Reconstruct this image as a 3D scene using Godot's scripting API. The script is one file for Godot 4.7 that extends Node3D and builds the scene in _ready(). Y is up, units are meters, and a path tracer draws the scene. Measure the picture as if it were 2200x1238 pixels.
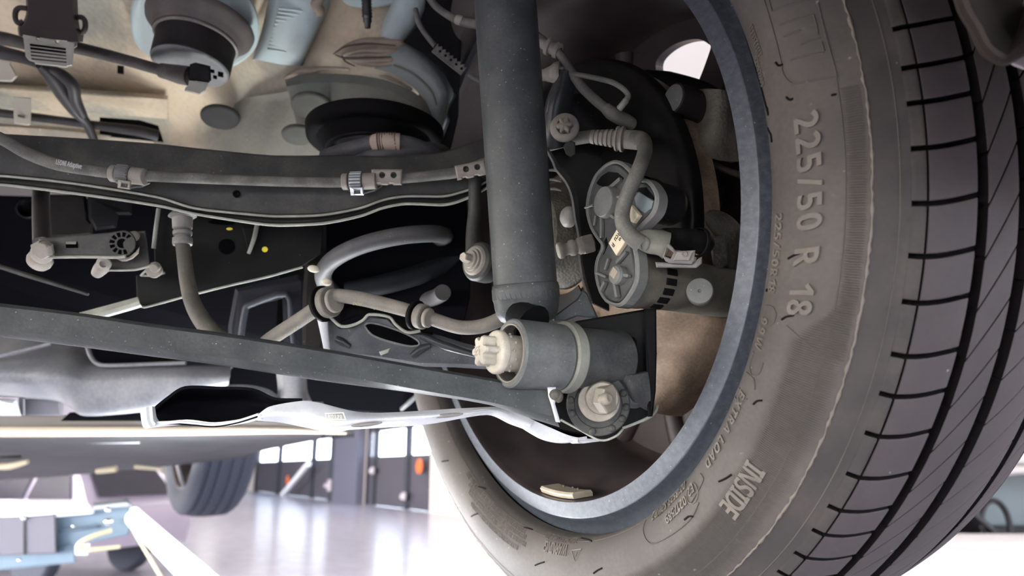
extends Node3D
# Workshop view under a lifted car: suspension, rim and tyre in front, the hall behind.

const FPX := 1574.0                 # focal length in pixels of a 2200x1238 frame
const PITCH := 0.244346             # camera looks up by 14 degrees
const CAM := Vector3(0, 1.45, 0)
var wheel_c := CAM + Vector3(0.01978, 0.19525, -0.58938)
var wheel_x := Vector3(-0.86296, -0.10981, 0.49331).normalized()    # wheel axis, pointing inboard
var wheel_f := Vector3(-0.4963, 0.0, -0.86815).normalized()         # forward along the car
var wheel_u := Vector3.UP
const ADDED_REAR_DAY := 0.7  # added light at the unseen rear windows
const ADDED_LEFT_DAY := 9.0  # added key light at the unseen left windows
const TUBE_E := 30.0
const CEIL_E := 32.0
const DAY_COL := Color(1.0, 0.965, 0.92)
var M := {}

func _ready():
	var cam := Camera3D.new(); cam.name = "camera"
	cam.position = CAM
	cam.rotation = Vector3(PITCH, 0, 0)
	cam.fov = rad_to_deg(2.0 * atan(619.0 / FPX))
	cam.near = 0.02; cam.far = 200.0
	var att := CameraAttributesPhysical.new()
	att.frustum_focal_length = 12.0 / (619.0 / FPX)
	att.frustum_focus_distance = 0.5
	att.exposure_aperture = 9.0
	cam.attributes = att
	cam.fov = rad_to_deg(2.0 * atan(619.0 / FPX))
	add_child(cam, true)
	cam.current = true
	var we := WorldEnvironment.new(); we.name = "surroundings"
	var env := Environment.new()
	env.background_mode = Environment.BG_SKY
	var sky := Sky.new(); var sm := ProceduralSkyMaterial.new()
	sm.sky_top_color = Color(0.72, 0.82, 0.95); sm.sky_horizon_color = Color(0.93, 0.96, 1.0)
	sm.ground_bottom_color = Color(0.5, 0.5, 0.5); sm.ground_horizon_color = Color(0.8, 0.82, 0.85)
	sm.sky_energy_multiplier = 3.0; sm.ground_energy_multiplier = 3.0
	sky.sky_material = sm; env.sky = sky
	env.tonemap_mode = Environment.TONE_MAPPER_LINEAR
	env.tonemap_exposure = 1.15
	env.sdfgi_enabled = true; env.ssao_enabled = true; env.ssil_enabled = true
	we.environment = env
	add_child(we, true)
	wheel_u = wheel_x.cross(wheel_f).normalized()
	if wheel_u.y < 0: wheel_u = -wheel_u
	materials()
	hall()
	hall_lights()
	body()
	tyre()
	rim()
	near_parts()
	background()

# ---------------------------------------------------------------- geometry helpers
class MB:
	var v := PackedVector3Array()
	var n := PackedVector3Array()
	var uv := PackedVector2Array()
	var ix := PackedInt32Array()
	func tri(a: Vector3, b: Vector3, c: Vector3):
		var nn := (c - a).cross(b - a)
		if nn.length() < 1e-14: return
		nn = nn.normalized()
		var k := v.size()
		v.append(a); v.append(b); v.append(c)
		for q in 3: n.append(nn); uv.append(Vector2.ZERO)
		ix.append(k); ix.append(k + 1); ix.append(k + 2)
	func quad(a: Vector3, b: Vector3, c: Vector3, d: Vector3):
		tri(a, b, c); tri(a, c, d)
	# smooth grid of rows x cols; cu/cv close it round
	func grid(g: Array, cu := false, cv := false, uscale := Vector2.ONE):
		var R := g.size(); var Cc: int = g[0].size(); var k := v.size()
		for r in R:
			for c in Cc:
				v.append(g[r][c]); n.append(Vector3.ZERO); uv.append(Vector2(uscale.x * c / maxf(1, Cc - 1), uscale.y * r / maxf(1, R - 1)))
		for r in (R if cv else R - 1):
			for c in (Cc if cu else Cc - 1):
				var i0 := k + r * Cc + c; var i1 := k + r * Cc + (c + 1) % Cc
				var i2 := k + ((r + 1) % R) * Cc + (c + 1) % Cc; var i3 := k + ((r + 1) % R) * Cc + c
				for t in [[i0, i1, i2], [i0, i2, i3]]:
					var nn := (v[t[2]] - v[t[0]]).cross(v[t[1]] - v[t[0]])
					if nn.length() < 1e-15: continue
					for q in t: n[q] += nn
					ix.append(t[0]); ix.append(t[1]); ix.append(t[2])
		for q in range(k, v.size()):
			n[q] = n[q].normalized() if n[q].length() > 0 else Vector3.UP
	func mesh(origin := Vector3.ZERO) -> ArrayMesh:
		var a := []; a.resize(Mesh.ARRAY_MAX)
		var w := PackedVector3Array(); w.resize(v.size())
		for q in v.size(): w[q] = v[q] - origin
		a[Mesh.ARRAY_VERTEX] = w; a[Mesh.ARRAY_NORMAL] = n; a[Mesh.ARRAY_TEX_UV] = uv; a[Mesh.ARRAY_INDEX] = ix
		var m := ArrayMesh.new(); m.add_surface_from_arrays(Mesh.PRIMITIVE_TRIANGLES, a); return m

func P(x: float, y: float, d: float) -> Vector3:      # a point seen at pixel x, y of the photograph, d metres deep
	var c := Vector3((x - 1100.0) / FPX * d, (619.0 - y) / FPX * d, -d)
	return CAM + c.rotated(Vector3.RIGHT, PITCH)
func PA(l: Array, d := 0.0) -> Array:
	var o := []
	for q in l: o.append(P(q[0], q[1], d if q.size() < 3 else q[2]))
	return o
func px(d: float) -> float: return d / FPX           # metres per pixel at depth d
func cdir(x: float, y: float, z: float) -> Vector3:   # right, up, towards the viewer
	return Vector3(x, y, z).rotated(Vector3.RIGHT, PITCH).normalized()
func W(r: float, a: float, t: float) -> Vector3:      # wheel coordinates
	return wheel_c + wheel_x * a + wheel_f * (r * cos(t)) + wheel_u * (r * sin(t))

var used := {}
func thing(called: String, label: String, category: String, at := Vector3.ZERO, group := "") -> Node3D:
	var o := Node3D.new(); o.name = numbered(called); o.position = at
	o.set_meta("label", label); o.set_meta("category", category)
	if group: o.set_meta("group", group)
	add_child(o, true); return o
func numbered(called: String) -> String:
	if not used.has(called): used[called] = 0; return called
	used[called] += 1
	return "%s_%03d" % [called, used[called]]
var made := {}
func part(parent: Node3D, called: String, b: MB, mat: Material, label := "") -> MeshInstance3D:
	var o := MeshInstance3D.new()
	var at := Vector3.ZERO
	var p: Node = parent
	while p is Node3D and p != self: at += p.position; p = p.get_parent()
	o.mesh = b.mesh(at); o.material_override = mat
	var key := str(parent.get_instance_id()) + called
	made[key] = made.get(key, -1) + 1
	o.name = called if made[key] == 0 else "%s_%03d" % [called, made[key]]
	if label: o.set_meta("label", label)
	parent.add_child(o, true); return o
func part2(parent: Node3D, called: String, b: MB, c: MB, m1: Material, m2: Material) -> MeshInstance3D:
	var o := part(parent, called, b, m1)
	o.material_override = null
	var am: ArrayMesh = o.mesh
	var at := Vector3.ZERO
	var p: Node = parent
	while p is Node3D and p != self: at += p.position; p = p.get_parent()
	am.add_surface_from_arrays(Mesh.PRIMITIVE_TRIANGLES, c.mesh(at).surface_get_arrays(0))
	am.surface_set_material(0, m1); am.surface_set_material(1, m2)
	return o
func struct(called: String, b: MB, mat: Material) -> MeshInstance3D:
	var o := MeshInstance3D.new(); o.name = called; o.mesh = b.mesh(); o.material_override = mat
	o.set_meta("kind", "structure"); add_child(o, true); return o

func spline(pts: Array, per := 6) -> Array:
	var o := []
	var N := pts.size()
	if N < 3:
		for k in per + 1: o.append(pts[0].lerp(pts[N - 1], float(k) / per))
		return o
	for i in N - 1:
		var a = pts[maxi(i - 1, 0)]; var b = pts[i]; var c = pts[i + 1]; var d = pts[mini(i + 2, N - 1)]
		for k in per:
			o.append(crom(a, b, c, d, float(k) / per))
	o.append(pts[N - 1]); return o
func crom(a, b, c, d, t: float):
	# centripetal-ish Catmull-Rom, tangents limited to the span
	var L: float = (c - b).length()
	var m1 = (c - a) * 0.5; var m2 = (d - b) * 0.5
	if m1.length() > L: m1 = m1.normalized() * L
	if m2.length() > L: m2 = m2.normalized() * L
	var t2 := t * t; var t3 := t2 * t
	return b * (2 * t3 - 3 * t2 + 1) + m1 * (t3 - 2 * t2 + t) + c * (-2 * t3 + 3 * t2) + m2 * (t3 - t2)
func closed_spline(pts: Array, per := 4) -> Array:
	var o := []; var N := pts.size()
	for i in N:
		for k in per: o.append(crom(pts[(i + N - 1) % N], pts[i], pts[(i + 1) % N], pts[(i + 2) % N], float(k) / per))
	return o

# swept tube; rad: float or array along pts
func tube(b: MB, pts: Array, rad, seg := 14, smooth := 6, caps := true):
	var S := spline(pts, smooth) if smooth > 1 else pts
	var N := S.size(); var g := []
	var t0: Vector3 = (S[1] - S[0]).normalized()
	var up := t0.cross(Vector3.UP if absf(t0.y) < 0.9 else Vector3.RIGHT).normalized()
	for i in N:
		var t: Vector3 = (S[mini(i + 1, N - 1)] - S[maxi(i - 1, 0)]).normalized()
		up = (up - t * up.dot(t)).normalized()
		var w := t.cross(up)
		var r: float
		if rad is Array:
			var f: float = float(i) / (N - 1) * (rad.size() - 1); var k: int = mini(int(f), rad.size() - 2)
			r = lerpf(rad[k], rad[k + 1], f - k)
		else: r = rad
		var row := []
		for s in seg: row.append(S[i] + (up * cos(TAU * s / seg) + w * sin(TAU * s / seg)) * r)
		g.append(row)
	b.grid(g, true)
	if caps:
		for e in [0, N - 1]:
			for s in seg:
				var q := g[e] as Array
				if e == 0: b.tri(S[e], q[(s + 1) % seg], q[s])
				else: b.tri(S[e], q[s], q[(s + 1) % seg])

# surface of revolution: profile [[r, h], ...] ; a null entry breaks the smoothing
func frame(axis: Vector3) -> Array:
	var a := axis.normalized()
	var u := a.cross(Vector3.UP if absf(a.y) < 0.9 else Vector3.RIGHT).normalized()
	return [u, a.cross(u).normalized(), a]
func lathe(b: MB, at: Vector3, axis: Vector3, prof: Array, seg := 32, a0 := 0.0, a1 := TAU, fr := []):
	var f: Array = fr if fr else frame(axis)
	var full := absf(a1 - a0 - TAU) < 1e-6
	var run := []
	var runs := []
	for q in prof:
		if q == null:
			runs.append(run); run = [run[-1]]
		else: run.append(q)
	runs.append(run)
	for rr in runs:
		var g := []
		for q in rr:
			var row := []
			for s in (seg if full else seg + 1):
				var t := a0 + (a1 - a0) * s / seg
				row.append(at + f[0] * (cos(t) * q[0]) + f[1] * (sin(t) * q[0]) + f[2] * q[1])
			g.append(row)
		b.grid(g, full)
# profile with every corner hard
func hard(prof: Array) -> Array:
	var o := []
	for i in prof.size():
		o.append(prof[i])
		if i > 0 and i < prof.size() - 1: o.append(null)
	return o
func cyl(b: MB, a: Vector3, c: Vector3, r0: float, r1 := -1.0, bev := 0.0, seg := 24):
	if r1 < 0: r1 = r0
	var h := (c - a).length()
	lathe(b, a, c - a, hard([[0, 0], [r0 - bev, 0], [r0, bev], [r1, h - bev], [r1 - bev, h], [0, h]]), seg)
func hexa(b: MB, a: Vector3, axis: Vector3, r: float, h: float, seg := 6, turn := 0.0, bev := 0.12):
	var f := frame(axis); var g := []
	for q in [[0.0, 0.0], [r, 0.0], [r, h * (1 - bev)], [r * (1 - bev), h], [0.0, h]]:
		var row := []
		for s in seg + 1:
			var t := turn + TAU * s / seg
			row.append(a + (f[0] * cos(t) + f[1] * sin(t)) * q[0] + f[2] * q[1])
		g.append(row)
	for i in g.size() - 1:
		for s in seg: b.quad(g[i][s], g[i][s + 1], g[i + 1][s + 1], g[i + 1][s])
func ball(b: MB, c: Vector3, r: Vector3, bas := Basis(), seg := 16):
	var g := []
	for i in seg / 2 + 1:
		var row := []; var p := PI * i / (seg / 2)
		for s in seg:
			row.append(c + bas * Vector3(r.x * sin(p) * cos(TAU * s / seg), r.y * cos(p), r.z * sin(p) * sin(TAU * s / seg)))
		g.append(row)
	b.grid(g, true)
# box with bevelled edges, axes u v w are half extents
func box(b: MB, c: Vector3, u: Vector3, v: Vector3, w: Vector3, bev := 0.0):
	if bev <= 0:
		bev = 0.0
	var L := [u, v, w]; var l := [u.length(), v.length(), w.length()]
	var e := [u.normalized(), v.normalized(), w.normalized()]
	bev = minf(bev, minf(l[0], minf(l[1], l[2])) * 0.6)
	for ax in 3:
		var p := (ax + 1) % 3; var q := (ax + 2) % 3
		for s in [-1, 1]:
			var o: Vector3 = c + L[ax] * s
			var a: Vector3 = e[p] * (l[p] - bev); var d: Vector3 = e[q] * (l[q] - bev)
			if s > 0: b.quad(o - a - d, o - a + d, o + a + d, o + a - d)
			else: b.quad(o - a - d, o + a - d, o + a + d, o - a + d)
	if bev > 0:
		for ax in 3:
			var p := (ax + 1) % 3; var q := (ax + 2) % 3
			for s in [-1, 1]:
				for t in [-1, 1]:
					var A: Vector3 = c + L[p] * s + e[q] * (t * (l[q] - bev)); var B: Vector3 = c + L[q] * t + e[p] * (s * (l[p] - bev))
					var h: Vector3 = e[ax] * (l[ax] - bev)
					if s * t > 0: b.quad(A - h, A + h, B + h, B - h)
					else: b.quad(A - h, B - h, B + h, A + h)
		for sx in [-1, 1]:
			for sy in [-1, 1]:
				for sz in [-1, 1]:
					var A: Vector3 = c + L[0] * sx + e[1] * (sy * (l[1] - bev)) + e[2] * (sz * (l[2] - bev))
					var B: Vector3 = c + L[1] * sy + e[0] * (sx * (l[0] - bev)) + e[2] * (sz * (l[2] - bev))
					var D: Vector3 = c + L[2] * sz + e[1] * (sy * (l[1] - bev)) + e[0] * (sx * (l[0] - bev))
					if sx * sy * sz > 0: b.tri(A, D, B)
					else: b.tri(A, B, D)
# loft through rows of world points (all rows alike in count after the spline); "c" entries crease
func loft(b: MB, rows: Array, per := 5, cv := false, smooth_rows := 0, thick := 0.0):
	var runs := []; var run := []
	var N := 0
	for r in rows:
		if r is Array: N = maxi(N, r.size())
	for r in rows:
		if r is String:
			runs.append(run); run = [run[-1]]
		else: run.append(spline(resample(r, N), per) if per > 1 else r)
	runs.append(run)
	for g in runs:
		var q: Array = g
		if smooth_rows > 1 and g.size() > 2:
			q = []
			var C: int = g[0].size(); var cols := []
			for c in C:
				var l := []
				for r in g: l.append(r[c])
				cols.append(spline(l, smooth_rows))
			for r in cols[0].size():
				var row := []
				for c in C: row.append(cols[c][r])
				q.append(row)
		if thick != 0.0: slab(b, q, thick)
		else: b.grid(q, false, cv)
func resample(r: Array, n: int) -> Array:
	if r.size() == n: return r
	var L := [0.0]
	for i in range(1, r.size()): L.append(L[-1] + (r[i] - r[i - 1]).length())
	var o := []
	for k in n:
		var t: float = L[-1] * k / (n - 1); var i := 0
		while i < r.size() - 2 and L[i + 1] < t: i += 1
		o.append(r[i].lerp(r[i + 1], clampf((t - L[i]) / maxf(1e-9, L[i + 1] - L[i]), 0, 1)))
	return o
# a grid given thickness along its own normals, with closed rims
func slab(b: MB, g: Array, t: float):
	var R := g.size(); var C: int = g[0].size()
	var back := []
	for r in R:
		var row := []
		for c in C:
			var du: Vector3 = g[r][mini(c + 1, C - 1)] - g[r][maxi(c - 1, 0)]
			var dv: Vector3 = g[mini(r + 1, R - 1)][c] - g[maxi(r - 1, 0)][c]
			row.append(g[r][c] + du.cross(dv).normalized() * t)
		back.append(row)
	b.grid(g)
	var rev := back.duplicate(); rev.reverse()
	b.grid(rev)
	for c in C - 1:
		b.quad(g[0][c + 1], g[0][c], back[0][c], back[0][c + 1])
		b.quad(g[R - 1][c], g[R - 1][c + 1], back[R - 1][c + 1], back[R - 1][c])
	for r in R - 1:
		b.quad(g[r][0], g[r + 1][0], back[r + 1][0], back[r][0])
		b.quad(g[r + 1][C - 1], g[r][C - 1], back[r][C - 1], back[r + 1][C - 1])
# flat plate: outline of world points, holes, thickness vector (away from the viewer), bevel in metres
func plate(b: MB, pts: Array, thick: Vector3, bev := 0.0, holes := []):
	var c := Vector3.ZERO
	for p in pts: c += p
	c /= pts.size()
	var nrm := -thick.normalized()
	var ex: Vector3 = nrm.cross(Vector3.UP if absf(nrm.y) < 0.9 else Vector3.RIGHT).normalized()
	var ey: Vector3 = nrm.cross(ex)
	var flat := func(l): 
		var o := PackedVector2Array()
		for p in l: o.append(Vector2((p - c).dot(ex), (p - c).dot(ey)))
		return o
	var loops := [pts] + holes
	var f2 := []; var f3 := []; var f4 := []
	var bev0 := bev
	for k in loops.size():
		bev = bev0 if k == 0 else minf(bev0, 0.0003)
		var l: Array = loops[k].duplicate()
		var q: PackedVector2Array = flat.call(l)
		var cw := area2(q) < 0
		if cw != (k > 0): l.reverse(); q.reverse()
		var inn := []; var inn2 := PackedVector2Array()
		for i in l.size():
			var a: Vector2 = q[i] - q[(i + l.size() - 1) % l.size()]; var d: Vector2 = q[(i + 1) % l.size()] - q[i]
			a = a.normalized(); d = d.normalized()
			var na := Vector2(-a.y, a.x); var nd := Vector2(-d.y, d.x)
			var mm := (na + nd); mm = mm.normalized() / maxf(0.5, mm.normalized().dot(na)) if mm.length() > 1e-4 else na
			var off := mm * bev
			inn.append(l[i] + ex * off.x + ey * off.y); inn2.append(q[i] + off)
		var edge := []
		for p in l: edge.append(p + thick.normalized() * bev)
		# sides
		for i in l.size():
			var j := (i + 1) % l.size()
			if bev > 0: b.quad(inn[i], inn[j], edge[j], edge[i])
			b.quad(edge[i], edge[j], l[j] + thick, l[i] + thick)
		f2.append(inn2); f3.append(inn); f4.append(l)
	# join holes with bridges
	var poly2: PackedVector2Array = f2[0]; var poly3: Array = f3[0].duplicate(); var polyb: Array = f4[0].duplicate()
	for k in range(1, f2.size()):
		var best := [1e9, 0, 0]
		for i in poly2.size():
			for j in f2[k].size():
				var dd: float = poly2[i].distance_squared_to(f2[k][j])
				if dd < best[0]: best = [dd, i, j]
		var n2 := PackedVector2Array(); var n3 := []; var nb := []
		for i in poly2.size():
			n2.append(poly2[i]); n3.append(poly3[i]); nb.append(polyb[i])
			if i == best[1]:
				for jj in f2[k].size() + 1:
					var j: int = (best[2] + jj) % f2[k].size()
					n2.append(f2[k][j]); n3.append(f3[k][j]); nb.append(f4[k][j])
				n2.append(poly2[i] + Vector2(1e-7, 1e-7)); n3.append(poly3[i]); nb.append(polyb[i])
		poly2 = n2; poly3 = n3; polyb = nb
	for i in poly2.size(): poly2[i] *= 3000.0
	var tr := earclip(poly2)
	if tr.is_empty(): print("plate not triangulated, ", pts.size())
	for i in range(0, tr.size(), 3):
		var A: Vector3 = poly3[tr[i]]; var B: Vector3 = poly3[tr[i + 1]]; var D: Vector3 = poly3[tr[i + 2]]
		if (D - A).cross(B - A).dot(nrm) < 0: var s := B; B = D; D = s
		b.tri(A, B, D)
		A = polyb[tr[i]] + thick; B = polyb[tr[i + 1]] + thick; D = polyb[tr[i + 2]] + thick
		if (D - A).cross(B - A).dot(nrm) > 0: var s := B; B = D; D = s
		b.tri(A, B, D)
func area2(q: PackedVector2Array) -> float:
	var s := 0.0
	for i in q.size(): s += q[i].cross(q[(i + 1) % q.size()])
	return s
func earclip(q: PackedVector2Array) -> PackedInt32Array:
	var o := PackedInt32Array(); var l := range(q.size()); var guard := 0
	if area2(q) < 0: l.reverse()
	while l.size() > 3 and guard < 5000:
		guard += 1
		var got := -1; var fall := -1; var fb := 0.0
		for i in l.size():
			var a := q[l[(i + l.size() - 1) % l.size()]]; var b := q[l[i]]; var c := q[l[(i + 1) % l.size()]]
			var cr := (b - a).cross(c - b)
			if cr <= 0: 
				if cr > -1e-9 and fall < 0: fall = i
				continue
			var ok := true
			for j in l:
				var p := q[j]
				if p.distance_squared_to(a) < 1e-6 or p.distance_squared_to(b) < 1e-6 or p.distance_squared_to(c) < 1e-6: continue
				if (b - a).cross(p - a) >= -1e-9 and (c - b).cross(p - b) >= -1e-9 and (a - c).cross(p - c) >= -1e-9: ok = false; break
			if ok: got = i; break
			if cr > fb: fb = cr; fall = i
		if got < 0: got = maxi(fall, 0)
		o.append(l[(got + l.size() - 1) % l.size()]); o.append(l[got]); o.append(l[(got + 1) % l.size()])
		l.remove_at(got)
	if l.size() == 3:
		for j in l: o.append(j)
	return o
func ring_pts(c: Vector3, u: Vector3, v: Vector3, n := 20) -> Array:
	var o := []
	for s in n: o.append(c + u * cos(TAU * s / n) + v * sin(TAU * s / n))
	return o
# raised lettering: the TextMesh geometry, mapped by fn(x, y, z) -> Vector3 in text metres
func letters(b: MB, text: String, size: float, depth: float, fn: Callable, serif := false, bold := false, wide := 1.0, spacing := 0.0):
	var f := SystemFont.new(); f.font_names = PackedStringArray(["Droid Serif" if serif else "Droid Sans"])
	if bold: f.font_weight = 700
	var x0 := 0.0
	var list := [text]
	var tot := 0.0
	var shapes := []
	if spacing > 0:
		list = []
		for ch in text: list.append(ch)
	for s in list:
		if s == " ": shapes.append(null); tot += size * 0.35 + spacing; continue
		var tm := TextMesh.new(); tm.text = s; tm.font = f; tm.font_size = 64; tm.pixel_size = 0.001; tm.depth = 0.01; tm.curve_step = 2.0
		var ar := tm.get_mesh_arrays()
		var sc := size / 0.046
		var wdt := tm.get_aabb().size.x * sc
		shapes.append([ar, wdt, tm.get_aabb().position.x * sc]); tot += wdt * wide + spacing
	x0 = -tot / 2
	for s in shapes:
		if s == null: x0 += size * 0.35 + spacing; continue
		var vv: PackedVector3Array = s[0][Mesh.ARRAY_VERTEX]; var ii = s[0][Mesh.ARRAY_INDEX]
		if ii == null or ii.size() == 0: ii = PackedInt32Array(range(vv.size()))
		var out := []
		for q in vv: out.append(fn.call(x0 + (q.x * size / 0.046 - s[2]) * wide, q.y * size / 0.046, q.z))
		for i in range(0, ii.size(), 3): b.tri(out[ii[i]], out[ii[i + 1]], out[ii[i + 2]])
		x0 += s[1] * wide + spacing
# ---------------------------------------------------------------- materials
func noise_img(sz: int, freq: float, sd: int, oct := 4, type := FastNoiseLite.TYPE_SIMPLEX_SMOOTH) -> Image:
	var f := FastNoiseLite.new(); f.seed = sd; f.frequency = freq; f.noise_type = type
	f.fractal_type = FastNoiseLite.FRACTAL_FBM; f.fractal_octaves = oct
	return f.get_seamless_image(sz, sz)
# base colour overlaid by dust in patches, fine grain and pale specks
func dirt_tex(base: Color, dust: Color, amount: float, sd: int, specks := 0.0, fr := 0.012, contrast := 1.0) -> ImageTexture:
	var sz := 512
	var big := noise_img(sz, fr, sd); var fine := noise_img(sz, 0.16, sd + 7, 3)
	var im := Image.create(sz, sz, false, Image.FORMAT_RGB8)
	var rng := RandomNumberGenerator.new(); rng.seed = sd
	for y in sz:
		for x in sz:
			var a := big.get_pixel(x, y).r; var c := fine.get_pixel(x, y).r
			var k := clampf((a - 0.5) * 1.6 * contrast + 0.5, 0, 1) * 0.75 + (c - 0.5) * 0.5
			im.set_pixel(x, y, base.lerp(dust, clampf(k * amount, 0, 1)))
	for i in int(specks):
		var x := rng.randi() % sz; var y := rng.randi() % sz
		var p := dust.lerp(Color(0.85, 0.83, 0.8), rng.randf())
		im.set_pixel(x, y, im.get_pixel(x, y).lerp(p, 0.75))
		if rng.randf() < 0.35:
			im.set_pixel((x + 1) % sz, y, im.get_pixel((x + 1) % sz, y).lerp(p, 0.6))
			im.set_pixel(x, (y + 1) % sz, im.get_pixel(x, (y + 1) % sz).lerp(p, 0.4))
	return ImageTexture.create_from_image(im)
func mat(called: String, col: Color, rough := 0.7, metal := 0.0, spec := 0.5) -> StandardMaterial3D:
	var m := StandardMaterial3D.new(); m.resource_name = called
	m.albedo_color = col; m.roughness = rough; m.metallic = metal; m.metallic_specular = spec
	M[called] = m; return m
func dirty(called: String, base: Color, dust: Color, amount: float, sd: int, rough := 0.75, scale := 5.0, specks := 0.0, metal := 0.0, bump := 0.0, fr := 0.012, contrast := 1.0) -> StandardMaterial3D:
	var m := mat(called, Color.WHITE, rough, metal, 0.36 if base.get_luminance() > 0.13 else 0.2)
	m.albedo_texture = dirt_tex(base, dust, amount, sd, specks, fr, contrast)
	m.uv1_triplanar = true; m.uv1_scale = Vector3.ONE * scale; m.uv1_triplanar_sharpness = 4.0
	if bump > 0:
		m.heightmap_enabled = true; m.heightmap_scale = bump
		if not M.has("_bump"):
			M["_bump"] = ImageTexture.create_from_image(noise_img(512, 0.09, 91, 4))
		m.heightmap_texture = M["_bump"]
	return m
func materials():
	dirty("black_paint", Color(0.168, 0.174, 0.165), Color(0.358, 0.348, 0.313), 0.55, 3, 0.55, 4.0, 160)
	dirty("black_dark", Color(0.038, 0.042, 0.048), Color(0.128, 0.124, 0.114), 0.5, 5, 0.6, 4.0, 60)
	dirty("shock_paint", Color(0.177, 0.191, 0.191), Color(0.323, 0.328, 0.314), 0.5, 11, 0.5, 5.0, 700, 0.0, 0.012)
	dirty("sheet", Color(0.716, 0.656, 0.554), Color(0.467, 0.478, 0.440), 0.95, 21, 0.75, 1.5, 160, 0.0, 0.05, 0.007, 1.9)
	dirty("sheet_green", Color(0.333, 0.349, 0.323), Color(0.475, 0.445, 0.373), 0.6, 23, 0.7, 3.0, 60, 0.0, 0.03)
	dirty("sheet_blue", Color(0.60, 0.66, 0.65), Color(0.60, 0.58, 0.52), 0.4, 25, 0.6, 3.0, 60, 0.0, 0.02)
	dirty("sealer", Color(0.550, 0.502, 0.438), Color(0.452, 0.412, 0.364), 0.8, 27, 0.75, 6.0, 50, 0.0, 0.06)
	dirty("rubber_dusty", Color(0.293, 0.293, 0.274), Color(0.446, 0.444, 0.406), 0.8, 31, 0.75, 6.0, 120, 0.0, 0.01)
	dirty("hose_tan", Color(0.380, 0.370, 0.340), Color(0.504, 0.483, 0.441), 0.8, 33, 0.7, 6.0, 100, 0.0, 0.01)
	dirty("clip_tan", Color(0.435, 0.420, 0.388), Color(0.556, 0.535, 0.491), 0.8, 35, 0.7, 6.0, 60)
	dirty("plastic_black", Color(0.070, 0.070, 0.074), Color(0.232, 0.224, 0.208), 0.45, 37, 0.5, 6.0, 60)
	dirty("plastic_grey", Color(0.33, 0.335, 0.33), Color(0.47, 0.455, 0.42), 0.6, 39, 0.5, 6.0, 200, 0.0, 0.01)
	dirty("bolt_metal", Color(0.467, 0.446, 0.400), Color(0.579, 0.556, 0.502), 0.8, 41, 0.55, 8.0, 90, 0.25, 0.02)
	dirty("tyre_side", Color(0.220, 0.206, 0.193), Color(0.311, 0.292, 0.270), 0.75, 51, 0.72, 3.0, 120, 0.0, 0.01, 0.008)
	dirty("tyre_shoulder", Color(0.166, 0.157, 0.153), Color(0.269, 0.243, 0.218), 0.55, 53, 0.7, 3.5, 14, 0.0, 0.01, 0.014, 1.4)
	dirty("tyre_tread", Color(0.202, 0.183, 0.187), Color(0.251, 0.228, 0.221), 0.6, 55, 0.75, 3.0, 14, 0.0, 0.008)
	dirty("tyre_letter", Color(0.284, 0.267, 0.245), Color(0.399, 0.372, 0.338), 0.75, 52, 0.6, 6.0, 20)
	mat("tyre_pale", Color(0.324, 0.302, 0.272), 0.65)
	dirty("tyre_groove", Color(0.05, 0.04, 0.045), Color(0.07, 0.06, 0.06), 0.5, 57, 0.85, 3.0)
	dirty("rim_paint", Color(0.194, 0.211, 0.235), Color(0.292, 0.308, 0.324), 0.7, 61, 0.42, 6.0, 250, 0.3, 0.008, 0.05)
	dirty("rim_inner", Color(0.17, 0.15, 0.15), Color(0.27, 0.235, 0.22), 0.7, 63, 0.5, 3.0, 40)
	dirty("cast_iron", Color(0.231, 0.228, 0.205), Color(0.421, 0.406, 0.356), 0.7, 65, 0.7, 7.0, 60, 0.2, 0.05)
	dirty("disc_rust", Color(0.378, 0.324, 0.269), Color(0.642, 0.565, 0.477), 0.85, 67, 0.6, 5.0, 60, 0.3, 0.02)
	dirty("arm_white", Color(0.66, 0.67, 0.68), Color(0.80, 0.80, 0.79), 0.6, 71, 0.55, 4.0, 60)
	dirty("tank_grey", Color(0.36, 0.37, 0.39), Color(0.55, 0.55, 0.54), 0.7, 73, 0.45, 2.0, 60)
	dirty("weight_metal", Color(0.696, 0.652, 0.571), Color(0.860, 0.816, 0.729), 0.8, 75, 0.35, 8.0, 40, 0.5)
	dirty("carbon_floor", Color(0.239, 0.244, 0.249), Color(0.331, 0.336, 0.331), 0.8, 77, 0.6, 1.0, 0)
	dirty("concrete", Color(0.612, 0.603, 0.659), Color(0.697, 0.694, 0.744), 0.7, 81, 0.22, 0.35, 0)
	dirty("bolt_dark", Color(0.22, 0.23, 0.23), Color(0.36, 0.37, 0.36), 0.6, 43, 0.4, 8.0, 20, 0.6)
	dirty("rubber_blue", Color(0.099, 0.110, 0.121), Color(0.151, 0.159, 0.159), 0.5, 45, 0.6, 6.0, 30)
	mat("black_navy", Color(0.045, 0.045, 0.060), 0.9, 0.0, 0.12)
	dirty("arch_edge", Color(0.15, 0.13, 0.12), Color(0.22, 0.19, 0.16), 0.6, 47, 0.7, 6.0, 20)
	dirty("shock_paint2", Color(0.286, 0.297, 0.292), Color(0.461, 0.461, 0.433), 0.6, 12, 0.5, 6.0, 400, 0.0, 0.012)
	dirty("knuckle_paint", Color(0.185, 0.190, 0.190), Color(0.384, 0.384, 0.363), 0.6, 14, 0.5, 6.0, 250, 0.0, 0.02)
	dirty("black_dark2", Color(0.059, 0.063, 0.063), Color(0.135, 0.135, 0.125), 0.5, 15, 0.6, 4.0, 60)
	dirty("collar_tan", Color(0.390, 0.394, 0.362), Color(0.524, 0.524, 0.470), 0.7, 16, 0.6, 6.0, 60, 0.0, 0.012)
	dirty("bolt_tan", Color(0.579, 0.556, 0.503), Color(0.739, 0.713, 0.649), 0.8, 17, 0.6, 8.0, 120, 0.0, 0.02)
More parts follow.
